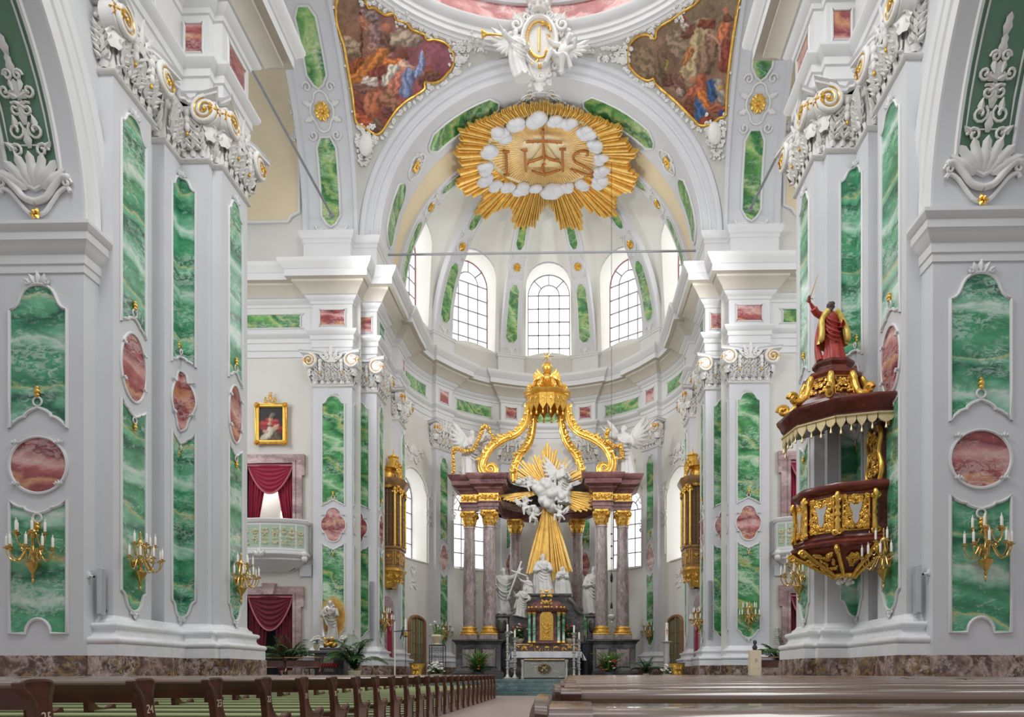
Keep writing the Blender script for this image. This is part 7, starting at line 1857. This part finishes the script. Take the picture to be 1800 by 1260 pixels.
for s_, side in SIDES:
    fy = lambda a, b, c: (s_ * a, 31.5 - c, b)
    t = empty('door_surround', (s_ * 12.05, 31.5, 0), 0, 'rose marble surround of the dark curtained doorway in the %s transept' % side, 'door surround', 'marble surrounds in the transepts')
    Tn = lambda x, y, z, t=t: (x - t.location.x, y - t.location.y, z - t.location.z)
    mb = MB(Tn); door_frame(mb, 11.0, 13.1, 0, 4.45, .36, fy); mb.build('jamb_frame', M['doormarble'], t, smooth=None)
    mb = MB(Tn); mb.prism([(11.85, 4.45), (12.25, 4.45), (12.35, 4.95), (11.75, 4.95)], fy, 0, .25); mb.build('keystone', M['doormarble'], t, smooth=None)
    t = empty('door_curtain', (s_ * 12.05, 31.6, 0), 0, 'dark crimson tied-back curtain in the ground doorway of the %s transept' % side, 'curtain', 'crimson curtains of the transepts')
    Tn = lambda x, y, z, t=t: (x - t.location.x, y - t.location.y, z - t.location.z)
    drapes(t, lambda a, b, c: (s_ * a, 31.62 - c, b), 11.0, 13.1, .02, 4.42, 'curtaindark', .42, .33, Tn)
    t = empty('window_surround', (s_ * 12.05, 31.5, 7.2), 0, 'rose marble surround of the upper balcony opening in the %s transept' % side, 'window surround', 'marble surrounds in the transepts')
    Tn = lambda x, y, z, t=t: (x - t.location.x, y - t.location.y, z - t.location.z)
    mb = MB(Tn); door_frame(mb, 11.0, 13.1, 7.0, 10.3, .4, fy); mb.build('jamb_frame', M['doormarble'], t, smooth=None)
    t = empty('balcony_curtain', (s_ * 12.05, 31.6, 7.2), 0, 'bright crimson parted curtain above the %s transept balcony' % side, 'curtain', 'crimson curtains of the transepts')
    Tn = lambda x, y, z, t=t: (x - t.location.x, y - t.location.y, z - t.location.z)
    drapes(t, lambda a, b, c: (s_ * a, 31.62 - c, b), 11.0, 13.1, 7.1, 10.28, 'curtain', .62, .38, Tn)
    # balcony
    t = empty('balcony', (s_ * 12.05, 31.5, 6.0), 0, 'bowed white balcony with gilt openwork parapet in the %s transept' % side, 'balcony', 'balconies of the transepts')
    Tn = lambda x, y, z, t=t, s_=s_: (s_ * x - t.location.x, y - t.location.y, z - t.location.z)
    path = [(13.85, 31.5), (13.85, 30.95), (13.5, 30.72), (12.9, 30.5), (12.05, 30.42), (11.2, 30.5), (10.6, 30.72), (10.28, 30.95), (10.28, 31.5)]
    mb = MB(Tn); mb.sweep([(-.9, 5.45), (-.5, 5.6), (-.2, 5.85), (-.1, 5.9), (-.1, 5.98), (.0, 6.02), (.1, 6.12), (.1, 6.2), (.02, 6.24), (.04, 6.3), (-.3, 6.31)], path); mb.build('corbelled_floor', M['trim'], t, smooth=35)
    mb = MB(Tn); mb.sweep([(0, 6.28), (0, 7.5)], path); pp = mb.build('parapet', M['trim'], t, smooth=35)
    mb = MB(Tn); mb.sweep([(-.1, 7.46), (.04, 7.48), (.08, 7.54), (.1, 7.62), (.06, 7.66), (-.1, 7.67)], path); mb.build('handrail', M['trim'], t, smooth=35)
    for i in range(1, 7):
        L, f = seg_fn(path[i], path[i + 1])
        mb = MB(Tn); mb.prism([(.04, 6.42), (L - .04, 6.42), (L - .04, 7.38), (.04, 7.38)], f, 0, .012); mb.build('green_panel', plain('pale_green_panel', (.42, .55, .42), .6) if 'pale_green_panel' not in bpy.data.materials else bpy.data.materials['pale_green_panel'], pp, smooth=None)
        mb = MB(Tn)
        for k in range(max(1, int(L / .3))): 
            for j in range(2): rocaille(mb, lambda a, b, c: f((k + .5) * L / max(1, int(L / .3)) + a, 6.9 + b, c), .1, .38, 5, i * 5 + k + j, .02, .02)
        mb.build('gilt_openwork', plain('pale_gilt_openwork', (.74, .68, .46), .5, .1) if 'pale_gilt_openwork' not in bpy.data.materials else bpy.data.materials['pale_gilt_openwork'], pp, smooth=60)
    mb = MB(Tn)
    for a, b in ((10.3, 30.9), (13.8, 30.9)):
        for z in (5.95, 6.15): mb.ell((a, b, z), .14, nu=10, nv=7)
    for k in range(3): leaf(mb, lambda a, b, c: (12.05 + a, 30.4 - c, 6.0 + b), 0, 0, PI / 2 + (k - 1) * .8, .35, .2, .1, .05, .05)
    mb.build('scroll_bracket', M['stucco'], t, smooth=60)
# portrait
def PT(sx, sy, c=0.): return Vector(atY(sx, sy, 31.46 - c))
pr = empty('portrait_painting', tuple(PT(477, 742)), 0, 'gilt-framed dark portrait of a woman in a red mantle on the left transept wall', 'painting')
Tq = lambda x, y, z: (x - pr.location.x, y - pr.location.y, z - pr.location.z)
FG = [(180, 320, 215, 390, 36, (92, 78, 66)), (130, 300, 165, 300, 30, (168, 44, 46)), (165, 275, 200, 285, 30, (176, 50, 50)), (205, 300, 240, 320, 28, (150, 38, 40)), (150, 350, 130, 385, 24, (186, 176, 160)), (175, 330, 160, 370, 20, (200, 190, 174)), (180, 260, 180, 282, 15, (206, 160, 134)), (180, 242, 181, 250, 14, (210, 166, 140)), (182, 228, 186, 222, 13, (120, 112, 104)), (200, 320, 225, 300, 10, (204, 156, 130)), (120, 330, 145, 340, 9, (200, 150, 124))]
col = paint(FG, lambda x, y: (48, 46, 48), 5); pts = []
mb = MB(Tq)
def fnp(a, b, c): pts.append((a, b)); return PT(430 + a * .262, 670 + b * .262, .04)
mb.fill([(95, 175), (258, 175), (258, 395), (95, 395)], fnp, 6.)
mb.build('canvas', M['oil'] if False else vcol('portrait_oil', .35, 40., .15), pr, smooth=None, cols=[col(a, b) for a, b in pts])
f = lambda a, b, c: PT(430 + a * .262, 670 + b * .262, c)
mb = MB(Tq)
ring = [(0, .02), (.02, .1), (.06, .14), (.1, .1), (.16, .1), (.2, .02)]
for (a0, b0, a1, b1) in ((88, 165, 265, 165), (265, 165, 265, 405), (265, 405, 88, 405), (88, 405, 88, 165)):
    mb.tube([f(a0, b0, .05), f(a1, b1, .05)], .085, 8); 
mb.tube([f(a, b, .1) for a, b in ((74, 152), (280, 152), (280, 418), (74, 418))], .05, 6, closed=True)
for a, b in ((80, 158), (272, 158), (272, 412), (80, 412)): rosette(mb, lambda x, y, c: f(a + x * 150, b - y * 150, .1 + c), 0, 0, .14)
mb.build('gilt_frame', M['gold'], pr, smooth=60)
mb = MB(Tq); rocaille(mb, lambda x, y, c: f(172 + x * 150, 128 - y * 150, .08 + c), .24, .16, 9, 4, .03); rocaille(mb, lambda x, y, c: f(172 + x * 150, 95 - y * 150, .08 + c), .08, .14, 5, 9, .03); mb.build('frame_crest', M['gold'], pr, smooth=60)
# plain white information cards
for sx0, sx1, y0, y1, lab in ((527, 548, 993, 1013, 'blank white square card on the left transept wall below the balcony'), (1361, 1382, 994, 1012, 'blank white square card on the right transept wall below the balcony')):
    mb = MB(); A = PT(sx0, y1, 0); B = PT(sx1, y0, 0); mb.bbox(A.x, B.x, 31.42, 31.49, A.z, B.z, .01); tag(mb.build('wall_card', M['sign'], None, smooth=None), lab, 'card', 'white cards on the transept walls')

# ================================================================== gilded oratories on the choir walls
for s_, side in SIDES:
    t = empty('oratory_box', (s_ * 7.2, 34.35, 5.0), 0, 'gilded wooden oratory box hanging on the %s choir wall' % side, 'oratory', 'oratories of the choir')
    Tn = lambda x, y, z: (s_ * x - s_ * 7.2, y - 34.35, z - 5.0)
    path = [(7.55, 33.55), (6.98, 33.55), (6.78, 33.85), (6.78, 34.85), (6.98, 35.15), (7.55, 35.15)]
    mb = MB(Tn); mb.sweep([(-.5, 5.05), (-.38, 5.1), (-.3, 5.3), (-.12, 5.6), (-.02, 5.8), (.06, 5.84), (.06, 5.95), (-.05, 6.0)], path); mb.build('gilded_corbel', M['gold'], t, smooth=35)
    mb = MB(Tn); mb.sweep([(-.04, 5.98), (-.02, 6.9)], path); mb.build('parapet', M['oratory'], t, smooth=None)
    mb = MB(Tn); mb.sweep([(-.04, 6.86), (.05, 6.9), (.05, 7.0), (-.06, 7.02)], path); mb.build('sill_moulding', M['oratory'], t, smooth=35); mb = MB(Tn); mb.sweep([(-.06, 9.78), (.04, 9.82), (.12, 9.95), (.2, 10.1), (.2, 10.2), (-.05, 10.3)], path); mb.build('cornice', M['oratory'], t, smooth=35)
    mb = MB(Tn); mb.sweep([(-.07, 7.0), (-.07, 9.8)], path); mb.build('window_wall', plain('dark_oratory_glass', (.12, .07, .035), .2) if 'dark_oratory_glass' not in bpy.data.materials else bpy.data.materials['dark_oratory_glass'], t, smooth=None)
    for i in range(1, 5):
        x, y = path[i]; mb = MB(Tn); mb.tube([(x, y, 7.0), (x, y, 9.8)], .055, 8); mb.ell((x, y, 9.7), .1, nu=8, nv=6); mb.ell((x, y, 7.1), .08, nu=8, nv=6); mb.build('gilded_post', M['gold'], t, smooth=50)
    for i in range(0, 5):
        L, f = seg_fn(path[i], path[i + 1]); mb = MB(Tn)
        for k in (.33, .66): mb.tube([f(L * k, 7.05, -.05), f(L * k, 9.75, -.05)], .02, 5)
        for z in (7.9, 8.5, 9.1): mb.tube([f(.05, z, -.05), f(L - .05, z, -.05)], .016, 5)
        mb.build('lattice', M['oratory'], t, smooth=None)
        mb = MB(Tn); mb.tube([f(a, b, 0) for a, b in ((L * .15, 6.15), (L * .85, 6.15), (L * .85, 6.75), (L * .15, 6.75))], .02, 5, closed=True); rocaille(mb, lambda a, b, c: f(L / 2 + a, 6.45 + b, c), L * .2, .2, 3, i, .018); mb.build('gilded_panel', M['gold'], t, smooth=60); mb = MB(Tn); rocaille(mb, lambda a, b, c: f(L / 2 + a, 5.5 + b, c - .1), L * .3, .22, 5, i + 3, .03); mb.build('corbel_carving', M['gold'], t, smooth=60); mb = MB(Tn)
        rocaille(mb, lambda a, b, c: f(L / 2 + a, 9.75 + b, c + .02), L * .4, .28, 6, i + 8, .035); mb.build('gilded_carving', M['gold'], t, smooth=60)
    mb = MB(Tn); r2 = [(x + (.25 if 0 < i < 5 else 0), 34.35 + (y - 34.35) * .75) for i, (x, y) in enumerate(path)]
    mb.sweep([(0, 10.28), (-.05, 10.5), (-.15, 10.7), (0, 10.74), (.05, 10.8), (-.1, 10.85)], r2); mb.lathe([(.32, 10.8), (.3, 11.0), (.22, 11.3), (.28, 11.36), (.26, 11.42), (.05, 11.45), (.04, 11.6), (.01, 11.75)], (7.2, 34.2, 0), 12)
    for k in range(3): rocaille(mb, lambda a, b, c: (6.95 - c, 34.2 + a, 10.75 + b), .5, .35, 7, 20 + k, .05)
    mb.build('gilded_top', M['gold'], t, smooth=50)
    # curtained door beneath
    t = empty('choir_door_curtain', (s_ * 7.5, 34.3, ZF), 0, 'crimson curtain with rose tassel loop under the %s oratory' % side, 'curtain', 'crimson curtains of the choir')
    Tn = lambda x, y, z: (x - s_ * 7.5, y - 34.3, z - ZF)
    fx = lambda a, b, c: (s_ * (7.53 - c), 34.3 + a, b)
    mb = MB(Tn); mb.grid(lambda u, v: fx(-.55 + 1.1 * u, lerp(ZF, 3.95, v), .05 + .04 * math.sin(u * 40)), 60, 4); mb.build('drape', M['curtain'], t, smooth=60)
    mb = MB(Tn); mb.prism([(-.75, ZF), (-.58, ZF), (-.58, 4.0), (.58, 4.0), (.58, ZF), (.75, ZF), (.75, 4.3), (.3, 4.65), (-.3, 4.65), (-.75, 4.3)], fx, 0, .14); mb.build('stone_surround', M['doormarble'], t, smooth=None)
    mb = MB(Tn); mb.tube([fx(a, b, .12) for a, b in catmull([(-.5, 3.9), (-.3, 3.3), (0, 3.0), (.3, 3.3), (.5, 3.9)], 5)], .035, 6); mb.build('cord', M['fringe'], t)
    # glazed oak door of the apse
    t = empty('glazed_oak_door', tuple(fwall(RW * R(s_ * 70), ZF, 0)), 0, 'arched oak door with leaded glass in the %s apse wall' % side, 'door', 'oak doors of the apse')
    lx, ly, lz = t.location; Tn = lambda x, y, z: (x - lx, y - ly, z - lz)
    fd = lambda a, b, c: fwall(RW * R(s_ * 70) + a, b, c)
    O = densify(arch_outline(.78, ZF, 3.7, 8, .35), .3); mb = MB(Tn); mb.fill(O, fd, .3, c=.03); mb.build('leaf_glazing', plain('greenish_door_glass', (.16, .19, .14), .2) if 'greenish_door_glass' not in bpy.data.materials else bpy.data.materials['greenish_door_glass'], t, smooth=60)
    mb = MB(Tn); mb.tube([fd(a, b, .06) for a, b in O], .1, 6, closed=True); mb.tube([fd(0, ZF, .06), fd(0, 4.0, .06)], .06, 6); mb.build('oak_frame', M['wood'], t, smooth=50)
    mb = MB(Tn)
    for a in (-.52, -.26, .26, .52): mb.tube([fd(a, ZF, .06), fd(a, 3.85, .06)], .016, 5)
    for b in (1.4, 2.0, 2.6, 3.2): mb.tube([fd(-.7, b, .06), fd(-.35, b, .06), fd(0, b, .06), fd(.35, b, .06), fd(.7, b, .06)], .016, 5)
    mb.build('glazing_bars', M['brass'], t, smooth=None)

# ================================================================== small furnishings
# loudspeakers
for p, lab in (((-8.44, 14.68, 2.55), 'slim grey column loudspeaker leaning on the left pier edge'), ((8.44, 14.68, 2.55), 'slim grey column loudspeaker leaning on the right pier edge')):
    o = empty('column_speaker', p, 0, lab, 'loudspeaker', 'column loudspeakers')
    mb = MB(); mb.bbox(-.06, .06, -.09, .06, -.42, .58, .02); mb.build('housing', M['speaker'], o, smooth=None)
    mb = MB(); mb.bbox(-.045, .045, -.1, -.085, -.38, .54, .006); mb.build('grille', plain('light_speaker_grille', (.55, .57, .6), .5) if 'light_speaker_grille' not in bpy.data.materials else bpy.data.materials['light_speaker_grille'], o, smooth=None)
    mb = MB(); mb.tube([(0, .08, -.3), (0, .15, -.3)], .03, 6); mb.build('bracket', M['iron'], o)
for p, lab in (((-7.95, 31.86, 3.8), 'slim grey column loudspeaker on the left choir pilaster'), ((7.95, 31.86, 3.8), 'slim grey column loudspeaker on the right choir pilaster')):
    o = empty('column_speaker', (p[0] + (.38 if p[0] < 0 else -.38), p[1], p[2]), 0, lab, 'loudspeaker', 'column loudspeakers')
    mb = MB(); mb.bbox(-.08, .08, -.1, .02, -1.3, 1.3, .02); mb.build('housing', M['speaker'], o, smooth=None)
    mb = MB(); mb.bbox(-.06, .06, -.11, -.095, -1.25, 1.25, .005); mb.build('grille', M['steel'], o, smooth=None)
for p, q, lab in (((-8.6, 14.5, 2.95), 1, 'tiny white camera on the left wall strip beside the loudspeaker'), ((8.6, 14.5, 2.95), -1, 'tiny white camera on the right wall strip beside the loudspeaker')):
    o = empty('wall_camera', p, 0, lab, 'camera', 'wall cameras'); mb = MB(); mb.bbox(-.03, .03, -.05, .05, -.05, .08, .01); mb.tube([(q * .02, 0, 0), (q * .12, -.02, -.02)], .025, 8); mb.build('housing', M['sign'], o, smooth=40)
    mb = MB(); mb.tube([(q * .12, -.02, -.02), (q * .14, -.022, -.025)], .022, 8); mb.build('lens', M['black'], o)
# Madonna in a gilded aureole on her side altar
YM = 29.6
def yM(sx, sy): return atY(sx, sy, YM)
bx, _, _ = yM(581, 1184)
TZ = .66
SA = empty('side_altar', (bx, YM, TZ), 0, 'dark stone side altar with votive shelf below the statue in the gilded aureole', 'side altar')
zt = yM(581, 1143)[2] - TZ
mb = MB(); mb.bbox(-.62, .62, -.2, .45, 0, zt - .12, .03); mb.bbox(-.85, .85, -.3, .55, zt - .14, zt, .03); mb.bbox(-.45, .45, -.1, .4, zt, zt + .12, .03); mb.build('stone_table', M['altdark'], SA, smooth=None)
mb = MB(); mb.bbox(-.2, .2, -.21, -.19, .35, zt - .25, .005); mb.build('rose_panel', M['doormarble'], SA, smooth=None)
mb = MB(); mb.bbox(-.75, .55, -.85, -.35, .48, .52, .01); mb.bbox(-.75, .55, -.62, -.35, .52, .60, .01)
for a in (-.68, .48): mb.tube([(a, -.6, 0), (a, -.6, .48)], .02, 6)
mb.build('votive_rack', M['iron'], SA, smooth=None); zt += TZ
VL = None
r = random.Random(4)
for j in range(2):
    for i in range(12):
        if VL is None:
            VL = o = empty('votive_light'); mb = MB(); mb.lathe([(.03, 0), (.04, .02), (.042, .1), (.036, .1), (.03, .03)], n=10); mb.build('red_glass', M['redglass'], o, smooth=50); mb = MB(); mb.lathe([(.02, .03), (.02, .085), (.004, .11)], n=8); mb.build('wick', M['candle'], o); index_tree(o)
        else: o = copy_tree(VL)
        o.location = (bx - .7 + i * .108, YM - (.74 if j == 0 else .5), TZ + (.52 if j == 0 else .60))
        tag(o, 'small red votive glass on the rack of the left side altar', 'votive light', 'votive lights of the side altar')
hM = yM(581, 1052)[2] - (zt + .5)
def scep(mb, h, nx, ny): mb.tube([(-.3 * h, -.2 * h, .3 * h), (-.42 * h, -.15 * h, 1.02 * h)], .014 * h, 6)
Mo = figure('madonna_statue', (bx, YM + .1, zt + .45), hM, 'silver', None, seed=31, arms='hold', veil=True, turn=.2, wid=.78, voxel=.02, extra=lambda mb, h, nx, ny: (mb.tube([(-.02 * h, -.2 * h, .35 * h), (-.36 * h, -.12 * h, .98 * h)], .016 * h, 6), mb.ell((.12 * h, -.17 * h, .72 * h), .05 * h, .05 * h, .09 * h), mb.ell((.12 * h, -.18 * h, .83 * h), .04 * h)))
tag(Mo, 'silvered standing statue with staff on the left side altar', 'statue')
mb = MB()
for k in range(90):
    t = 2 * PI * k / 90; a1 = (.57 + .05 * (k % 2)) * 1.05; b1 = (.86 + .07 * (k % 2)) * 1.0
    P = [(bx + a1 * s_ * math.cos(t), YM + .33, zt + .5 + hM * .55 + b1 * s_ * math.sin(t)) for s_ in (.15, .6, 1.)]
    mb.tube(P, [.012, .016, .012], 4)
mb.grid(lambda u, v: (bx + .5 * v * math.cos(2 * PI * u), YM + .34, zt + .5 + hM * .55 + .78 * v * math.sin(2 * PI * u)), 40, 3, cu=True)
au = mb.build('aureole', M['goldray'], None, smooth=40); tag(au, 'oval gilded ray aureole behind the silvered statue', 'aureole')
mb = MB(); r = random.Random(7)
for k in range(30): mb.ell((bx + r.uniform(-.28, .28), YM + r.uniform(-.12, .25), zt + .18 + abs(r.gauss(0, .16))), r.uniform(.05, .1), nu=9, nv=6)
tag(sculpt('cloud_base', mb, M['gold'], None, .025), 'gilded cloud base with cherub heads under the silvered statue', 'statue base')
for q, lab in ((-1, 'left'), (1, 'right')):
    bouquet((bx + q * .58, YM - .05, zt), .5, 40 + q, 'round bunch of white flowers at the %s end of the side altar' % lab, ['flower'], 26, 20, .14, 'white bunches on the side altar')
palm((yM(522, 1184)[0], 28.6, .66), 2.0, 16, .75, 14, 'dark potted palm left of the side altar before the transept doorway', True, 'leaf', 'palms of the crossing')
palm((yM(632, 1184)[0], 28.9, .66), 2.0, 14, .62, 15, 'taller potted palm right of the side altar before the choir pilaster', True, 'leaf', 'palms of the crossing', wide=.032)
palm((atY(1376, 1184, 28.5)[0], 28.5, .66), 2.05, 16, .7, 16, 'dark potted palm in the right transept behind the kneeler', True, 'leaf', 'palms of the crossing')
# kneelers
def kneeler(loc, w_, lab, rz=0):
    o = empty('kneeling_bench', loc, rz, lab, 'kneeler', 'kneeling benches of the crossing')
    mb = MB(); mb.bbox(-w_ / 2 - .04, w_ / 2 + .04, -.16, .12, .88, .92, .015); mb.build('book_rest', M['wood'], o, smooth=None)
    mb = MB(); mb.bbox(-w_ / 2, w_ / 2, .0, .03, .5, .8, .01); mb.build('front_board', M['pew'], o, smooth=None)
    EP = catmull([(-.1, 0), (-.12, .1), (-.06, .2), (-.1, .35), (0, .5), (.02, .7), (-.1, .86), (.1, .88), (.12, .7), (.08, .5), (.06, .3), (.12, .15), (.1, 0)], 3)
    for q in (-1, 1):
        mb = MB(); mb.prism(EP, lambda a, b, c: (q * w_ / 2 + c, a, b), -.025, .025); mb.build('end_panel', M['pew'], o, smooth=35)
    mb = MB(); mb.bbox(-w_ / 2, w_ / 2, -.5, -.2, .16, .22, .015); mb.build('knee_board', M['pew'], o, smooth=None)
    mb = MB(); mb.bbox(-w_ / 2 + .05, w_ / 2 - .05, -.1, .08, .5, .53, .01); mb.build('shelf', M['pew'], o, smooth=None)
    return o
kneeler((atY(533, 1184, 27.9)[0], 27.9, .66), 1.35, 'dark wooden kneeling bench before the left side altar')
kneeler((atY(478, 1184, 28.3)[0], 28.3, .66), 1.0, 'dark wooden kneeling bench beside the left pier, under the dark curtain')
kneeler((atY(1358, 1184, 27.5)[0], 27.7, .66), .95, 'brown kneeling bench with a dark book beside the cream post on the right')
mb = MB(); p = atY(1368, 1184, 27.65); mb.bbox(p[0] - .35, p[0] - .05, 27.6, 27.75, 1.581, 1.62, .006); tag(mb.build('prayer_book', M['black'], None, smooth=None), 'dark prayer book lying on the right kneeling bench', 'book')
# cream post with dark bust
o = empty('cream_stele', (atY(1328, 1184, 27.6)[0], 27.7, .66), 0, 'cream rectangular post with small emblem carrying the dark bust', 'stele')
zt2 = atY(1328, 1143, 27.7)[2] - .66
mb = MB(); mb.bbox(-.21, .21, -.18, .18, 0, zt2, .015); mb.build('body', plain('cream_lacquer', (.80, .70, .50), .4), o, smooth=None)
mb = MB(); rocaille(mb, lambda a, b, c: (a, -.185 - c, zt2 - .4 + b), .05, .12, 3, 3, .008); mb.build('emblem', M['doormarble'], o)
mb = MB(xf((o.location.x, 27.7, zt2 + .66))); mb.lathe([(.09, 0.002), (.07, .05), (.06, .08)], n=12); mb.tube([(0, 0, .06), (0, 0, .14), (0, -.01, .2)], [.1, .1, .06], 10); head(mb, (0, -.01, .28), .8, -.3, 0, 'short', True)
tag(sculpt('small_bust', mb, M['iron'], None, .012), 'dark metal bust standing on the cream post', 'bust')
# paschal candle
p = atY(1172, 1184, 33.0); zz = lambda sy: atY(1172, sy, 33.0)[2]
o = empty('paschal_candle', (p[0], 33.0, ZF), 0, 'tall white paschal candle on a carved stand before the right apse door', 'candle')
mb = MB(); h0 = zz(1127) - ZF; mb.lathe([(.26, 0), (.24, .06), (.13, .12), (.15, .3), (.12, .6), (.15, .9), (.12, 1.2), (.14, h0 - .1), (.26, h0 - .03), (.26, h0)], n=12); mb.build('carved_stand', M['silver'], o, smooth=35)
mb = MB(); mb.lathe([(.07, h0), (.07, zz(1095) - ZF), (.02, zz(1094) - ZF)], n=14); cd = mb.build('wax_candle', M['candle'], o, smooth=50)
mb = MB(); zc = h0 + .45; mb.tube([(0, -.075, zc - .14), (0, -.075, zc + .14)], .012, 5); mb.tube([(-.05, -.07, zc + .04), (.05, -.07, zc + .04)], .012, 5); mb.build('red_cross', M['redglass'], cd)
bouquet((p[0] - .02, 32.6, ZF), .62, 51, 'heap of white flowers at the foot of the paschal candle', ['flower'], 40, 50, .22)
# left flower stand
p = atY(769, 1184, 33.5); o = empty('filigree_stand', (p[0], 33.5, ZF), 0, 'square openwork metal stand with white flowers before the left apse pilaster', 'flower stand')
hs = atY(769, 1134, 33.5)[2] - ZF
mb = MB()
for a in (-.33, .33):
    for b in (-.3, .3): mb.tube([(a, b, 0), (a, b, hs)], .02, 6)
for z in (.05, hs): mb.tube([(-.33, -.3, z), (.33, -.3, z), (.33, .3, z), (-.33, .3, z)], .02, 5, closed=True)
r = random.Random(2)
for i in range(7):
    for j in range(14): mb.tube(spiral(lambda x, y, c: (x, -.3, y), -.28 + i * .095, .1 + j * (hs - .15) / 14, .05, 1.2, r.uniform(0, 6), 1, 0, .2, 8), .009, 4)
mb.build('filigree', M['iron'], o, smooth=None)
bouquet((p[0], 33.45, atY(769, 1134, 33.5)[2]), .9, 52, 'grey urn with green sprays on top of the openwork stand', ['flower'], 5, 30, .34, vase=True, name='flower_urn', bowlm='bowl', mat='leaf2')
bouquet((p[0] + .05, 32.9, ZF), .8, 53, 'bank of white blossoms on the floor before the openwork stand', ['flower'], 55, 70, .3)
# gilded drums by the doors
for sx, lab in ((733, 'left'), (1190, 'right')):
    p = atY(sx, 1184, 32.6); o = empty('gilded_stand', (p[0], 32.6, ZF), 0, 'short gilded carved stand beside the %s apse door' % lab, 'stand', 'gilded stands of the chancel'); h = atY(sx, 1166, 32.6)[2] - ZF
    mb = MB(); mb.lathe([(.22, 0), (.26, .05), (.2, .15), (.24, h * .6), (.32, h - .08), (.34, h)], n=16, sx=1.1)
    for k in range(3): rocaille(mb, lambda a, b, c: (a, -.24 - c, h * .5 + b), .16, .25, 4, k, .025)
    mb.build('carved_body', M['gold'], o, smooth=50); mb = MB(); mb.lathe([(.35, h), (.35, h + .03), (.01, h + .035)], n=16, sx=1.1); mb.build('dark_top', M['iron'], o, smooth=40)
# processional cross
p = atY(694, 1184, 31.0); o = empty('processional_cross', (p[0], 31.0, ZF), 0, 'slender processional crucifix pole beside the left choir pier', 'processional cross'); h = atY(694, 1093, 31.0)[2] - ZF
mb = MB(); mb.tube([(0, 0, 0), (0, 0, h)], .03, 8); mb.lathe([(.2, 0), (.18, .04), (.05, .08)], n=12); mb.build('birch_pole', M['candle'], o)
mb = MB(); mb.tube([(.25, -.02, h - .75), (.4, -.02, h - .2)], .03, 6); mb.tube([(-.02, -.02, h - .42), (.75, -.02, h - .36)], .022, 6); mb.ell((.36, -.08, h - .45), .06, .05, .16); mb.build('dark_corpus', M['iron'], o)
p = atY(713, 1184, 31.6); mb = MB(); o = empty('wall_lantern', (p[0], 31.6, ZF), 0, 'thin pole lantern with gold cup beside the processional cross', 'lantern'); h = atY(713, 1118, 31.6)[2] - ZF; mb.tube([(0, 0, 0), (0, 0, h)], .015, 6); mb.lathe([(.16, 0), (.15, .03), (.02, .05)], n=12); mb.build('pole', M['iron'], o); mb = MB(); mb.lathe([(.03, h - .05), (.14, h + .02), (.14, h + .2), (.12, h + .2), (.01, h + .05)], n=12); mb.build('gold_cup', M['brass'], o); mb = MB(); mb.lathe([(.05, h + .1), (.05, h + .75), (.01, h + .78)], n=10); mb.build('candle', M['candle'], o)
# cornice walk rails
for s_, side in SIDES:
    mb = MB(TS(s_)); mb.tube([(9.8, 31.0, 19.0), (15.5, 31.0, 19.0)], .02, 6)
    for x in (10.6, 12, 13.4, 14.8): mb.tube([(x, 31.0, 18.7), (x, 31.0, 19.0)], .02, 6)
    tag(mb.build('safety_rail', M['steel'], None), 'low thin steel rail along the %s transept cornice' % side, 'rail', 'cornice safety rails')
